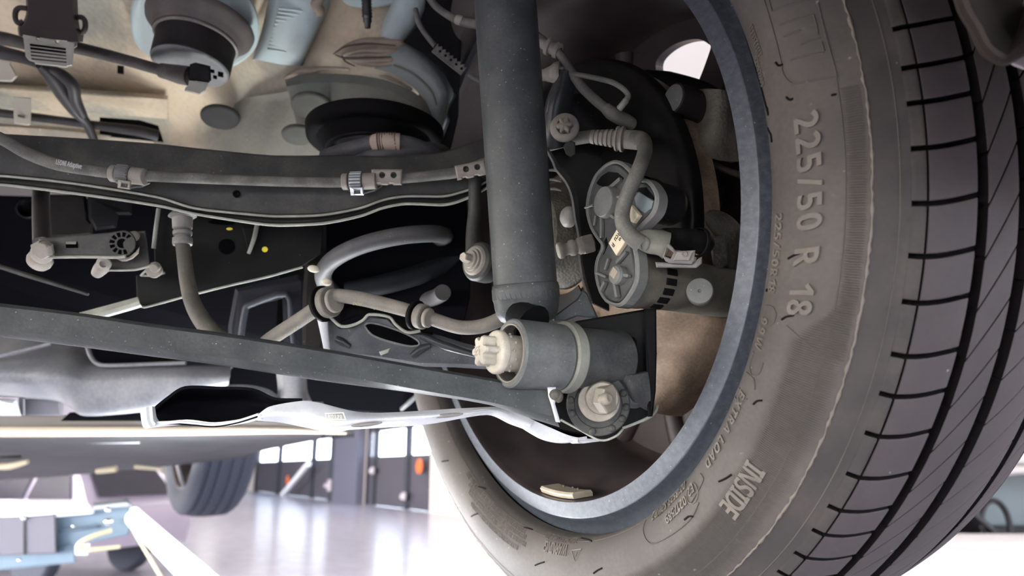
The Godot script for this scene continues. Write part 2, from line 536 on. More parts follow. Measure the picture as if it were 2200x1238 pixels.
	dirty("edge_pale", Color(0.489, 0.495, 0.459), Color(0.645, 0.655, 0.608), 0.7, 18, 0.55, 8.0, 40)
	dirty("edge_grey", Color(0.32, 0.33, 0.33), Color(0.48, 0.47, 0.44), 0.7, 19, 0.5, 8.0, 40)
	dirty("spring_grey", Color(0.249, 0.253, 0.258), Color(0.389, 0.380, 0.356), 0.6, 20, 0.6, 6.0, 60)
	dirty("rubber_black", Color(0.042, 0.039, 0.042), Color(0.091, 0.084, 0.080), 0.5, 22, 0.7, 5.0, 20)
	dirty("fitting_grey", Color(0.40, 0.40, 0.39), Color(0.54, 0.52, 0.48), 0.7, 24, 0.55, 7.0, 60)
	dirty("black_gloss", Color(0.139, 0.148, 0.156), Color(0.303, 0.311, 0.303), 0.5, 26, 0.35, 4.0, 150)
	dirty("black_gloss2", Color(0.050, 0.050, 0.050), Color(0.136, 0.129, 0.114), 0.4, 28, 0.35, 5.0, 20)
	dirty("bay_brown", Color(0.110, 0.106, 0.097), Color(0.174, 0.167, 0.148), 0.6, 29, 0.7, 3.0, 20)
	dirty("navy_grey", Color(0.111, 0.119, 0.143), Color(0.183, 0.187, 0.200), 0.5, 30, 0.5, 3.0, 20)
	dirty("navy_grey2", Color(0.186, 0.196, 0.223), Color(0.268, 0.278, 0.287), 0.5, 32, 0.5, 3.0, 20)
	mat("rod_brown", Color(0.111, 0.086, 0.086), 0.6)
	mat("clip_silver", Color(0.60, 0.62, 0.63), 0.35, 0.5)
	mat("ink_brown", Color(0.30, 0.25, 0.21), 0.7)
	mat("print_pale", Color(0.62, 0.63, 0.62), 0.7)
	mat("print_yellow", Color(0.56, 0.55, 0.38), 0.7)
	dirty("act_grey", Color(0.329, 0.337, 0.329), Color(0.439, 0.439, 0.412), 0.7, 101, 0.5, 7.0, 120)
	dirty("act_grey2", Color(0.230, 0.238, 0.238), Color(0.338, 0.338, 0.322), 0.7, 102, 0.5, 7.0, 120)
	mat("act_blue", Color(0.40, 0.44, 0.45), 0.5)
	dirty("act_brown", Color(0.271, 0.268, 0.239), Color(0.422, 0.406, 0.348), 0.8, 103, 0.6, 6.0, 100)
	dirty("plug_grey", Color(0.453, 0.460, 0.419), Color(0.571, 0.566, 0.507), 0.7, 104, 0.6, 7.0, 60, 0.0, 0.01)
	dirty("rubber_brown", Color(0.197, 0.187, 0.166), Color(0.335, 0.313, 0.268), 0.7, 105, 0.65, 7.0, 40)
	dirty("caliper_dark", Color(0.075, 0.067, 0.060), Color(0.149, 0.130, 0.112), 0.6, 106, 0.75, 5.0, 20)
	dirty("boot_black", Color(0.113, 0.104, 0.100), Color(0.182, 0.169, 0.156), 0.5, 107, 0.7, 6.0, 20)
	mat("bolt_brown", Color(0.44, 0.37, 0.32), 0.6)
	mat("label_dull", Color(0.52, 0.48, 0.42), 0.7)
	dirty("mount_black", Color(0.127, 0.123, 0.123), Color(0.268, 0.250, 0.232), 0.5, 108, 0.6, 5.0, 60)
	dirty("rubber_dusty2", Color(0.19, 0.18, 0.17), Color(0.40, 0.38, 0.35), 0.6, 109, 0.6, 5.0, 80)
	dirty("plastic_black2", Color(0.20, 0.175, 0.165), Color(0.25, 0.22, 0.205), 0.4, 110, 0.6, 4.0, 10)
	dirty("loom_black", Color(0.16, 0.155, 0.15), Color(0.26, 0.25, 0.23), 0.5, 111, 0.5, 5.0, 20)
	mat("support_grey", Color(0.40, 0.40, 0.42), 0.6)
	mat("tyre_far", Color(0.19, 0.21, 0.26), 0.8)
	mat("lift_pale", Color(0.62, 0.64, 0.66), 0.5)
	mat("lift_groove", Color(0.30, 0.37, 0.43), 0.6)
	mat("gate_handle", Color(0.72, 0.68, 0.70), 0.5)
	var lt := mat("lamp_tube", Color(1, 1, 1), 0.5); lt.emission_enabled = true; lt.emission = Color(0.98, 0.99, 1.0); lt.emission_energy_multiplier = 1.6
	mat("plug_matt", Color(0.20, 0.20, 0.195), 0.95, 0.0, 0.1)
	dirty("flange_blue", Color(0.44, 0.47, 0.46), Color(0.52, 0.50, 0.45), 0.6, 121, 0.65, 4.0, 60, 0.0, 0.03)
	dirty("hose_dark", Color(0.255, 0.25, 0.225), Color(0.36, 0.345, 0.305), 0.8, 122, 0.7, 6.0, 100, 0.0, 0.01)
	dirty("louvre", Color(0.552, 0.550, 0.507), Color(0.650, 0.646, 0.585), 0.7, 123, 0.6, 6.0, 40)
	dirty("mount_flange", Color(0.30, 0.28, 0.265), Color(0.42, 0.39, 0.36), 0.6, 124, 0.65, 5.0, 40)
	dirty("arm_gloss", Color(0.20, 0.21, 0.22), Color(0.36, 0.37, 0.365), 0.6, 125, 0.38, 5.0, 150)
	mat("crack", Color(0.27, 0.23, 0.19), 0.8)
	mat("plug_green", Color(0.30, 0.30, 0.275), 0.85, 0.0, 0.2)
	mat("hole_shade", Color(0.03, 0.03, 0.034), 0.95, 0.0, 0.05)  # near-black for flat inlays that paint the darkness inside holes
	dirty("sheet_shaded", Color(0.50, 0.49, 0.43), Color(0.40, 0.405, 0.37), 0.8, 131, 0.75, 3.0, 40, 0.0, 0.04, 0.01, 1.4)  # grey-green dust, darkened to carry the shade of the lower sheet
	dirty("sleeve_tan", Color(0.58, 0.53, 0.47), Color(0.66, 0.60, 0.53), 0.7, 141, 0.7, 6.0, 20)
	mat("wall_cream", Color(0.80, 0.76, 0.73), 0.8)
	mat("ceiling_white", Color(0.78, 0.78, 0.78), 0.9)
	mat("door_dark", Color(0.26, 0.245, 0.28), 0.6)
	mat("door_frame", Color(0.15, 0.16, 0.20), 0.6)
	mat("column_grey", Color(0.34, 0.34, 0.40), 0.6)
	mat("orange", Color(0.90, 0.40, 0.14), 0.5)
	mat("white_trim", Color(0.9, 0.9, 0.92), 0.5)
	mat("cream_strip", Color(0.761, 0.706, 0.624), 0.5)
	mat("sill_dark", Color(0.378, 0.360, 0.332), 0.6)
	mat("label_cream", Color(0.770, 0.730, 0.626), 0.6)
	mat("ink", Color(0.14, 0.13, 0.12), 0.7)
	mat("yellow_paint", Color(0.86, 0.80, 0.14), 0.6)
	mat("clip_cream", Color(0.692, 0.675, 0.595), 0.6)
	mat("car_lilac", Color(0.60, 0.57, 0.64), 0.3, 0.2)
	mat("car_white", Color(0.577, 0.557, 0.557), 0.25)
	mat("glass_dark", Color(0.13, 0.13, 0.17), 0.1)
	mat("interior_dark", Color(0.11, 0.10, 0.12), 0.6)
	mat("interior_grey", Color(0.42, 0.46, 0.48), 0.5)
	mat("chrome", Color(0.85, 0.86, 0.88), 0.2, 0.9)
	mat("lift_blue", Color(0.42, 0.50, 0.56), 0.5)
	mat("lift_grey", Color(0.42, 0.42, 0.46), 0.6)
	mat("cable_yellow", Color(0.80, 0.76, 0.62), 0.6)
	var e := mat("lamp", Color(1, 1, 1), 0.5); e.emission_enabled = true; e.emission = Color(0.97, 0.98, 1.0); e.emission_energy_multiplier = 3.0
	var g := mat("pane", Color(0.9, 0.95, 0.97, 0.06), 0.05); g.transparency = BaseMaterial3D.TRANSPARENCY_ALPHA
# ---------------------------------------------------------------- tyre
var TP := [[0.2462, -0.012], [0.2468, -0.003], [0.2500, 0.0035], [0.2580, 0.0085], [0.2700, 0.0115], [0.2830, 0.0105], [0.2950, 0.0058], [0.3056, -0.001],
	[0.3145, -0.0088], [0.3195, -0.0135], [0.3232, -0.0175], [0.3285, -0.031], [0.3320, -0.049], [0.3370, -0.079], [0.3372, -0.108], [0.3335, -0.138],
	[0.3280, -0.174], [0.3200, -0.188], [0.3020, -0.198], [0.2700, -0.203], [0.2480, -0.190]]
var TS := []          # fine profile
func tyre_profile():
	var pts := []
	for q in TP: pts.append(Vector2(q[0], q[1]))
	TS = spline(pts, 6)
func ts(i: float) -> Vector2:       # i counts profile points of TP
	var f := clampf(i * 6.0, 0, TS.size() - 1.001); var k := int(f)
	return TS[k].lerp(TS[k + 1], f - k)
func tn(i: float) -> Vector2:
	var t := (ts(i + 0.15) - ts(i - 0.15)).normalized()
	return Vector2(-t.y, t.x) * (-1.0 if Vector2(-t.y, t.x).dot(ts(i) - Vector2(0.27, -0.1)) < 0 else 1.0)
func TW(i: float, th: float, out: float) -> Vector3:
	var p := ts(i) + tn(i) * out
	return W(p.x, p.y, th)
# index on the profile for a given r (sidewall side)
func ti(r: float) -> float:
	var i := 0.0
	while i < 10 and ts(i).x < r: i += 0.02
	return i
# a piece of the tread: i0..i1 across, th0..th1 round (each a Callable of i)
func tread_piece(i0: float, i1: float, ta: Callable, tb: Callable, depth: float, ni := 5, nt := 4, bev := 0.0006) -> Array:
	var b := MB.new(); var g := []; var sk := MB.new()
	var bi := bev * 60.0
	for q in ni + 3:
		var row := []
		var edge := q == 0 or q == ni + 2
		var i := i0 if q == 0 else (i1 if q == ni + 2 else lerpf(i0 + bi * 0.6, i1 - bi * 0.6, float(q - 1) / ni))
		var a: float = ta.call(i); var c: float = tb.call(i)
		var s := signf(c - a)
		for k in nt + 3:
			var e2 := k == 0 or k == nt + 2
			var t := a if k == 0 else (c if k == nt + 2 else lerpf(a + s * bev * 3, c - s * bev * 3, float(k - 1) / nt))
			row.append(TW(i, t, -bev if (edge or e2) else 0.0))
		g.append(row)
	b.grid(g)
	var R := g.size(); var C: int = g[0].size()
	for side in [[0, 1], [R - 1, -1]]:
		var r: Array = g[side[0]]; var i: float = i0 if side[0] == 0 else i1
		for k in C - 1:
			var A: Vector3 = r[k]; var B: Vector3 = r[k + 1]
			var n: Vector3 = W(ts(i).x, ts(i).y, 0) - W(ts(i).x - tn(i).x, ts(i).y - tn(i).y, 0)
			var a: float = ta.call(i); var c: float = tb.call(i)
			var dA := TW(i, lerpf(a, c, float(k) / (C - 1)), -depth); var dB := TW(i, lerpf(a, c, float(k + 1) / (C - 1)), -depth)
			if side[1] > 0: sk.quad(A, B, dB, dA)
			else: sk.quad(B, A, dA, dB)
	for side in [0, C - 1]:
		for q in R - 1:
			var A: Vector3 = g[q][side]; var B: Vector3 = g[q + 1][side]
			var iA := lerpf(i0, i1, float(q) / (R - 1)); var iB := lerpf(i0, i1, float(q + 1) / (R - 1))
			var tA: float = (ta if side == 0 else tb).call(iA); var tB: float = (ta if side == 0 else tb).call(iB)
			sk.quad(A, B, TW(iB, tB, -depth), TW(iA, tA, -depth)) if side == C - 1 else sk.quad(B, A, TW(iA, tA, -depth), TW(iB, tB, -depth))
	return [b, sk]
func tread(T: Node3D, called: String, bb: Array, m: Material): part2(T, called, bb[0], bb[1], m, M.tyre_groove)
func wheel_angle(x: float, y: float, r: float, a: float) -> float:   # angle on a wheel circle that lies nearest to a pixel
	var best := 1e9; var out := 0.0
	for k in 1440:
		var t := TAU * k / 1440
		var c := (W(r, a, t) - CAM).rotated(Vector3.RIGHT, -PITCH)
		if c.z > -0.05: continue
		var d := Vector2(1100 + FPX * c.x / -c.z - x, 619 - FPX * c.y / -c.z - y).length()
		if d < best: best = d; out = t
	return out
func deg_of(x: float, y: float, r: float, a: float) -> float: return wheel_angle(x, y, r, a)

func tyre():
	tyre_profile()
	var T := thing("tyre", "large dusty low-profile car tyre with size lettering on its inside wall", "tyre", wheel_c)
	# sidewall, bead to shoulder parting line
	var SEG := 220
	var strip := func(i0: float, i1: float, n: int, off: float) -> MB:
		var b := MB.new(); var g := []
		for q in n + 1:
			var row := []
			for s in SEG: row.append(TW(lerpf(i0, i1, float(q) / n), TAU * s / SEG, off))
			g.append(row)
		b.grid(g, true); return b
	part(T, "sidewall", strip.call(0, 7.0, 36, 0.0), M.tyre_side)
	part(T, "shoulder", strip.call(7.0, 8.75, 12, 0.0), M.tyre_shoulder)
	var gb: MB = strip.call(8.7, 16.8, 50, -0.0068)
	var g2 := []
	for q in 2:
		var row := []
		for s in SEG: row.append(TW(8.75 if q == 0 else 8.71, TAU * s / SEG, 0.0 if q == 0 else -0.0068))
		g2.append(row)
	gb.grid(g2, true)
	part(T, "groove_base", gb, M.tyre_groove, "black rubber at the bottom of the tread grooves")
	part(T, "outer_wall", strip.call(16.75, 20.0, 20, 0.0), M.tyre_side)
	# shoulder blocks: slits where the photograph has them
	var slit := []
	for p in [[1889, 156], [1899, 232], [1906, 321], [1908, 434], [1901, 548], [1889, 639], [1867, 749], [1844, 833], [1816, 913], [1776, 1000], [1742, 1067], [1709, 1118], [1674, 1164], [1640, 1204]]:
		slit.append(wheel_angle(p[0], p[1], 0.3160, -0.0105))
	slit.insert(0, slit[0] - 0.066)
	var top: float = slit[0]
	for k in 4: slit.insert(0, slit[0] - 0.068)
	for k in 12: slit.append(slit[-1] + 0.068)
	# angles grow one way or the other: keep them unwrapped
	for k in range(1, slit.size()):
		while slit[k] - slit[k - 1] > PI: slit[k] -= TAU
		while slit[k] - slit[k - 1] < -PI: slit[k] += TAU
	var sg := signf(slit[8] - slit[5])
	if sg < 0:      # rebuild the added ends the right way round
		for k in 5: slit[4 - k] = slit[5] + 0.068 * (k + 1)
		for k in 12: slit[19 + k] = slit[18] - 0.068 * (k + 1)
	var bend := func(i: float) -> float: return sg * -0.020 * pow(clampf((i - 10.0) / 2.0, 0, 1), 1.6)
	for k in slit.size() - 1:
		var a: float = slit[k]; var c: float = slit[k + 1]; var h := 0.0042 * sg
		var ta := func(i): return a + h + bend.call(i)
		var tb := func(i): return c - h + bend.call(i)
		tread(T, "tread_block", tread_piece(8.75, 9.93, ta, tb, 0.0066, 4, 4, 0.0005), M.tyre_shoulder)
		tread(T, "tread_block", tread_piece(10.09, 11.82, ta, tb, 0.0066, 5, 4, 0.0005), M.tyre_tread)
	# rest of the circle that the photograph does not show: plain bands
	var ta2 := func(_i): return slit[-1] + sg * 0.004
	var span: float = TAU - absf(slit[-1] - slit[0]) - 0.01
	var tb2 := func(_i): return slit[-1] + sg * span
	tread(T, "tread_band", tread_piece(8.75, 9.93, ta2, tb2, 0.0066, 4, 80, 0.0005), M.tyre_shoulder)
	tread(T, "tread_band", tread_piece(10.09, 11.82, ta2, tb2, 0.0066, 5, 80, 0.0005), M.tyre_tread)
	# ribs with slanting sipes
	var ribs := [[12.16, 12.84, 0.10, 0.006], [13.18, 14.80, 0.11, 0.004], [15.17, 15.84, 0.09, 0.003], [16.12, 16.75, 0.09, 0.003]]
	for rr in ribs.size():
		var R: Array = ribs[rr]
		var step: float = [0.078, 0.078, 0.078, 0.078][rr]
		var t0: float = slit[0] + 0.03 * rr
		var n := 30
		for k in n:
			var a: float = t0 + sg * step * k
			var sl := func(i): return sg * -float(R[2]) * (i - R[0]) / (R[1] - R[0])
			var w2: float = R[3] * 0.5 * sg
			var ta := func(i): return a + w2 + sl.call(i)
			var tb := func(i): return a + sg * step - w2 + sl.call(i)
			tread(T, "rib_block", tread_piece(R[0], R[1], ta, tb, 0.0066, 5, 4, 0.0004), M.tyre_tread)
		var e0: float = t0 + sg * step * n
		var e1: float = t0 + sg * (TAU - 0.004)
		var sl2 := func(i): return sg * -float(R[2]) * (i - R[0]) / (R[1] - R[0])
		var ta3 := func(i): return e0 + sl2.call(i) + sg * 0.002
		var tb3 := func(i): return e1 + sl2.call(i)
		tread(T, "tread_band", tread_piece(R[0], R[1], ta3, tb3, 0.0066, 5, 80, 0.0004), M.tyre_tread)
	tyre_marks(T, sg)

# a raised line round the wall: list of [i, theta], width, height
func wall_line(b: MB, pts: Array, w: float, h: float):
	for k in pts.size() - 1:
		var A := TW(pts[k][0], pts[k][1], 0.0); var B := TW(pts[k + 1][0], pts[k + 1][1], 0.0)
		var n: Vector3 = (TW(pts[k][0], pts[k][1], 0.01) - A).normalized()
		var s: Vector3 = (B - A).normalized().cross(n).normalized() * w * 0.5
		b.quad(A - s, B - s, B + n * h, A + n * h)
		b.quad(A + n * h, B + n * h, B + s, A + s)
func to_px(p: Vector3) -> Vector2:
	var c := (p - CAM).rotated(Vector3.RIGHT, -PITCH)
	return Vector2(1100 + FPX * c.x / -c.z, 619 - FPX * c.y / -c.z)
func on_wall(x: float, y: float, i0 := 4.5) -> Vector2:     # (profile index, angle) of the wall point seen at a pixel
	var q := ts(i0)
	var s := Vector2(i0, wheel_angle(x, y, q.x, q.y))
	for k in 12:
		var e := Vector2(x, y) - to_px(TW(s.x, s.y, 0))
		var a := (to_px(TW(s.x + .05, s.y, 0)) - to_px(TW(s.x, s.y, 0))) / .05
		var c := (to_px(TW(s.x, s.y + .002, 0)) - to_px(TW(s.x, s.y, 0))) / .002
		var det := a.cross(c)
		if absf(det) < 1e-6: break
		s += Vector2(clampf(e.cross(c) / det, -1, 1), clampf(a.cross(e) / det, -.3, .3))
		s.x = clampf(s.x, 0.2, 11)
	return s
func wall_px(l: Array) -> Array:
	var o := []
	for q in l: o.append(on_wall(q[0], q[1]))
	return o
func ridge(b: MB, l: Array, w: float, h: float, per := 4):        # raised line along wall points
	var S := spline(l, per) if per > 1 else l
	var pts := []
	for s in S: pts.append(TW(s.x, s.y, h * .35))
	tube(b, pts, w, 6, 1)
func tyre_marks(T: Node3D, sg: float):
	var text := func(s: String, x: float, y: float, size: float, h: float, wide: float, sp: float, bold: bool, slant := 0.0, dr := 0.0):
		var b := MB.new()
		var c := on_wall(x, y)
		var r := ts(c.x).x + dr
		letters(b, s, size, 0.002, func(tx: float, ty: float, z: float) -> Vector3:
			return TW(ti(r + ty - size * .36), c.y + sg * (tx + slant * ty) / r, -.0002 if z < 0 else h), false, bold, wide, sp)
		part(T, "raised_lettering", b, M.tyre_letter)
	text.call("225/50 R 18", 1757, 466, 0.0125, 0.0013, 1.0, 0.0024, true, -.18)
	text.call("225/50R18", 1674, 548, 0.0058, 0.0009, 1.0, 0.0012, true)
	text.call("99W", 1641, 723, 0.0058, 0.0009, 1.0, 0.0016, true)
	text.call("EXTRA LOAD", 1563, 935, 0.0060, 0.0009, 1.0, 0.0012, true)
	text.call("INSIDE", 1607, 1064, 0.0115, 0.0011, 0.85, 0.0004, true)
	text.call("0217589", 1455, 1103, 0.0056, 0.0009, 0.9, 0.0004, true)
	text.call("0218523 S2WR2", 1440, 1106, 0.0052, 0.0009, 0.8, 0.0004, true, 0.0, -.006)
	text.call("E2", 1487, 1060, 0.0056, 0.0009, 0.9, 0.0003, true)
	text.call("WARNING:", 1192, 1187, 0.0072, 0.0010, 0.72, 0.0001, true)
	text.call("1TTTFTTIIT", 1627, 84, 0.0040, 0.0007, 0.7, 0.0004, true)
	text.call("12252309", 1635, 150, 0.0042, 0.0007, 0.75, 0.0003, true)
	# warning paragraph in four arcs
	var rows := ["SERIOUS INJURY MAY RESULT FROM TYRE FAILURE DUE TO UNDERINFLATION", "OVERLOADING FOLLOW OWNERS MANUAL OR TYRE PLACARD IN VEHICLE", "EXPLOSION OF TYRE RIM ASSEMBLY NEVER EXCEED MAXIMUM PRESSURE", "ONLY SPECIALLY TRAINED PERSONS SHOULD MOUNT TYRES"]
	for k in 4:
		text.call(rows[k], [1058, 1062, 1062, 1058][k], [1092, 1108, 1124, 1138][k], 0.0038, 0.0006, 0.62, 0.0, false)
	text.call("TUBELESS RADIAL STEEL BELTED", 1205, 1163, 0.0032, 0.0006, 0.7, 0.0, false)
	var b := MB.new()
	ridge(b, wall_px([[1228, 1183], [1250, 1180], [1236, 1206], [1228, 1183]]), .0004, .0006, 1)
	ridge(b, wall_px([[1240, 1186], [1238, 1196]]), .0004, .0006, 1)
	part(T, "warning_triangle", b, M.tyre_letter)
	b = MB.new()
	var c := on_wall(1487, 1060); var r0 := ts(c.x).x
	var ring := []
	for k in 25: ring.append(Vector2(ti(r0 + .0058 * sin(TAU * k / 24)), c.y + sg * .0062 / r0 * cos(TAU * k / 24)))
	ridge(b, ring, .0004, .0007, 1)
	part(T, "approval_ring", b, M.tyre_letter)
	# outlines of moulded panels
	for l in [
		[[1635, -20], [1660, 60], [1678, 130], [1682, 155], [1692, 172], [1706, 180], [1750, 172], [1798, 166]],
		[[1754, -10], [1772, 70], [1786, 118], [1799, 166]],
		[[1650, -8], [1659, 24]], [[1664, 22], [1700, 10], [1752, -4]],
		[[1677, 54], [1712, 42], [1748, 32]], [[1748, 32], [1755, 56], [1758, 74]], [[1684, 78], [1700, 72], [1720, 66]], [[1722, 95], [1746, 86], [1764, 80]], [[1765, 90], [1771, 110]], [[1699, 129], [1730, 120], [1770, 114]],
		[[1646, 657], [1661, 660], [1668, 676], [1664, 692], [1655, 700]], [[1620, 757], [1612, 780], [1616, 806], [1632, 802], [1640, 780]],
		[[1505, 1018], [1512, 1030], [1502, 1052], [1486, 1080]], [[1388, 1118], [1382, 1140], [1392, 1164], [1412, 1166], [1480, 1120], [1502, 1080]],
		[[1604, 800], [1620, 815], [1622, 838]], [[1590, 835], [1580, 850], [1590, 862], [1606, 858]],
		[[1690, 700], [1730, 735], [1774, 770]]]:
		b = MB.new(); ridge(b, wall_px(l), .00045, .0005)
		part(T, "moulded_line", b, M.tyre_side)
	# mould ticks and vent stubs
	for l in [[[1667, 134], [1673, 141], [1682, 139]], [[1690, 209], [1697, 215], [1704, 212]], [[1786, 205], [1797, 203]], [[1694, 556], [1706, 549], [1717, 545]], [[1680, 687], [1690, 681], [1706, 678]], [[1619, 869], [1627, 862], [1638, 861]], [[1471, 1117], [1480, 1110], [1490, 1110]], [[1545, 1035], [1560, 1028], [1572, 1020]], [[1250, 1157], [1262, 1160], [1272, 1164]], [[1126, 1134], [1136, 1136], [1144, 1139]], [[1150, 1215], [1160, 1211], [1170, 1208]], [[1276, 1232], [1284, 1226], [1294, 1221]], [[1028, 1046], [1036, 1048], [1044, 1051]], [[950, 992], [958, 991], [964, 990]], [[1013, 1110], [1020, 1106], [1028, 1104]], [[1630, 282], [1640, 281], [1648, 282]], [[1550, 18], [1560, 24], [1574, 20]], [[1622, 626], [1634, 625], [1648, 626]]]:
		b = MB.new(); ridge(b, wall_px(l), .0006, .0008, 3)
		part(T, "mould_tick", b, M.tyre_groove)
	# raised rings round the wall
	for q in [[on_wall(1817, 400).x, .00035], [1.9, .0003], [8.05, .0003]]:
		b = MB.new(); var l := []
		for k in 241: l.append(Vector2(q[0], TAU * k / 240))
		ridge(b, l, q[1], .0003, 1)
		part(T, "moulded_ring", b, M.tyre_side)
	# ragged parting line
	b = MB.new()
	var rng := RandomNumberGenerator.new(); rng.seed = 77
	var pl := []; var rad := []
	for k in 701:
		var f := rng.randf()
		pl.append(TW(7.0 + rng.randf_range(-.03, .03), TAU * k / 700, .0002))
		rad.append(.0003 + .0008 * f * f)
	tube(b, pl, rad, 6, 1, false)
	part(T, "parting_line", b, M.tyre_pale, "ragged pale mould parting line")
	# fine radial ribs of the wall
	b = MB.new()
	var ribs := func(i0a: float, i1: float, ta: float, tb: float, cut: Callable):
		var n := int(absf(tb - ta) / .0043)
		for k in n:
			var t := lerpf(ta, tb, float(k) / n)
			var i0: float = cut.call(i0a, float(k) / n)
			if i0 > i1 - .1: continue
			var prev := []
			for q in 6:
				var i := lerpf(i0, i1, q / 5.0)
				var w := .00042 / ts(i).x
				var h := .0007 if q > 0 and q < 5 else 0.0
				var A := TW(i, t - w, 0.00002); var B := TW(i, t, h); var C := TW(i, t + w, 0.00002)
				if prev: b.quad(prev[0], A, B, prev[1]); b.quad(prev[1], B, C, prev[2])
				prev = [A, B, C]
	var tA: float = on_wall(1815, 190).y; var tB: float = on_wall(1772, 770).y; var tC: float = on_wall(1250, 1236).y
	if sg > 0: 
		if tB < tA: tB += TAU
		if tC < tB: tC += TAU
	else:
		if tB > tA: tB -= TAU
		if tC > tB: tC -= TAU
	ribs.call(on_wall(1819, 400).x, 6.85, tA, tB, func(i, _f): return i)
	ribs.call(on_wall(1692, 715).x, 6.85, tB - sg * .13, tC, func(i, f): return i + maxf(0.0, 1.0 - f * 9.0) * 2.3 if f < .112 else i)
	var rb := part(T, "fine_ribs", b, M.tyre_side, "band of fine radial ribs"); rb.set_meta("kind", "stuff")
func wheel_poly(l: Array, a: float) -> Array:
	var o := []
	for q in l: o.append(W(q[0], a, deg_to_rad(q[1])))
	return o
func rim():
	var R := thing("alloy_wheel_rim", "blue-grey painted alloy wheel rim with a scratched inner flange inside the tyre", "wheel rim", wheel_c)
	var fr := [wheel_f, wheel_u, wheel_x]
	var b := MB.new()
	lathe(b, wheel_c, wheel_x, [[0.2212, -0.0032], [0.2326, -0.0040], [0.2336, -0.0046], null, [0.2336, -0.0046], [0.2346, -0.0058], [0.2372, -0.0098], [0.2408, -0.0130], [0.2445, -0.0142], [0.2470, -0.0150]], 220, 0, TAU, fr)
	part(R, "flange", b, M.rim_paint)
	b = MB.new()
	lathe(b, wheel_c, wheel_x, [[0.2212, -0.0032], [0.2204, -0.0045], [0.2200, -0.008], null, [0.2196, -0.03], [0.217, -0.045], [0.211, -0.06], [0.208, -0.10], [0.208, -0.13], [0.206, -0.145], [0.196, -0.155]], 160, 0, TAU, fr)
	part(R, "barrel", b, M.rim_inner, "dark inner barrel of the rim")
	b = MB.new()
	lathe(b, wheel_c, wheel_x, [[0.247, -0.192], [0.244, -0.199], [0.236, -0.198], [0.224, -0.180], [0.214, -0.165], [0.200, -0.170]], 120, 0, TAU, fr)
	part(R, "outer_flange", b, M.rim_inner)
	# wheel face with five openings between the spokes
	var rimline := []
	for k in 72: rimline.append([0.2095, 5.0 * k])
	var holes := []
	for k in 5:
		var c := 107.0 + 72.0 * k
		var v := []
		for q in [[.140, -6], [.140, 7.5], [.150, 10.5], [.175, 12.5], [.179, 11.5], [.184, 7], [.185, 0], [.183, -6], [.178, -10.5], [.170, -11.5], [.150, -9.5]]:
			v.append(Vector3(q[0], deg_to_rad(c + q[1]), 0))
		var h := []
		for p in closed_spline(v, 4): h.append([p.x, rad_to_deg(p.y)])
		holes.append(wheel_poly(h, -0.148))
	b = MB.new()
	plate(b, wheel_poly(rimline, -0.148), wheel_x * -0.010, 0.002, holes)
	part(R, "spoke_face", b, M.rim_inner, "dark back of the spokes")
	# ribs on the back of the spokes
	for k in 5:
		for s in [-1, 1]:
			b = MB.new()
			var c := deg_to_rad(107.0 + 36.0 + 72.0 * k)
			var pts := []
			for q in [[0.07, 0.05], [0.12, 0.10], [0.17, 0.16], [0.204, 0.22]]: pts.append(W(q[0], -0.148, c + s * q[1]))
			tube(b, pts, [0.016, 0.012, 0.010, 0.012], 12, 5)
			part(R, "spoke_rib", b, M.rim_inner)
	b = MB.new()
	cyl(b, W(0, -0.155, 0), W(0, -0.10, 0), 0.075, 0.07, 0.004, 40)
	part(R, "hub_pad", b, M.rim_inner)
	# balance weight stuck in the barrel
	b = MB.new()
	var t0 := deg_to_rad(-91.0); var t1 := deg_to_rad(-78.5)
	var g := []
	for q in [[.2192, -.0075], [.2160, -.0060], [.2142, -.0075], [.2142, -.0245], [.2160, -.026], [.2192, -.026]]:
		var row := []
		for k in 9: row.append(W(q[0], q[1], lerpf(t0, t1, k / 8.0)))
		g.append(row)
	b.grid([g[0], g[1]]); b.grid([g[1], g[2]]); b.grid([g[2], g[3]]); b.grid([g[3], g[4]]); b.grid([g[4], g[5]])
	for e in [0, 8]:
		for k in 5: b.tri(g[0][e], g[k][e], g[mini(k + 1, 5)][e])
	var T := thing("balance_weight", "bright metal balance weight stuck inside the bottom of the wheel rim", "weight", W(.218, -.02, t0))
	part(T, "weight_body", b, M.weight_metal)
	for k in 3:
		b = MB.new()
		var tt := lerpf(t0, t1, 0.3 + 0.22 * k)
		ball(b, W(.2139, -.022 - .002 * (k % 2), tt), Vector3(.0012, .0012, .0012), Basis(), 8)
		part(T, "dimple", b, M.cast_iron)
	brake()
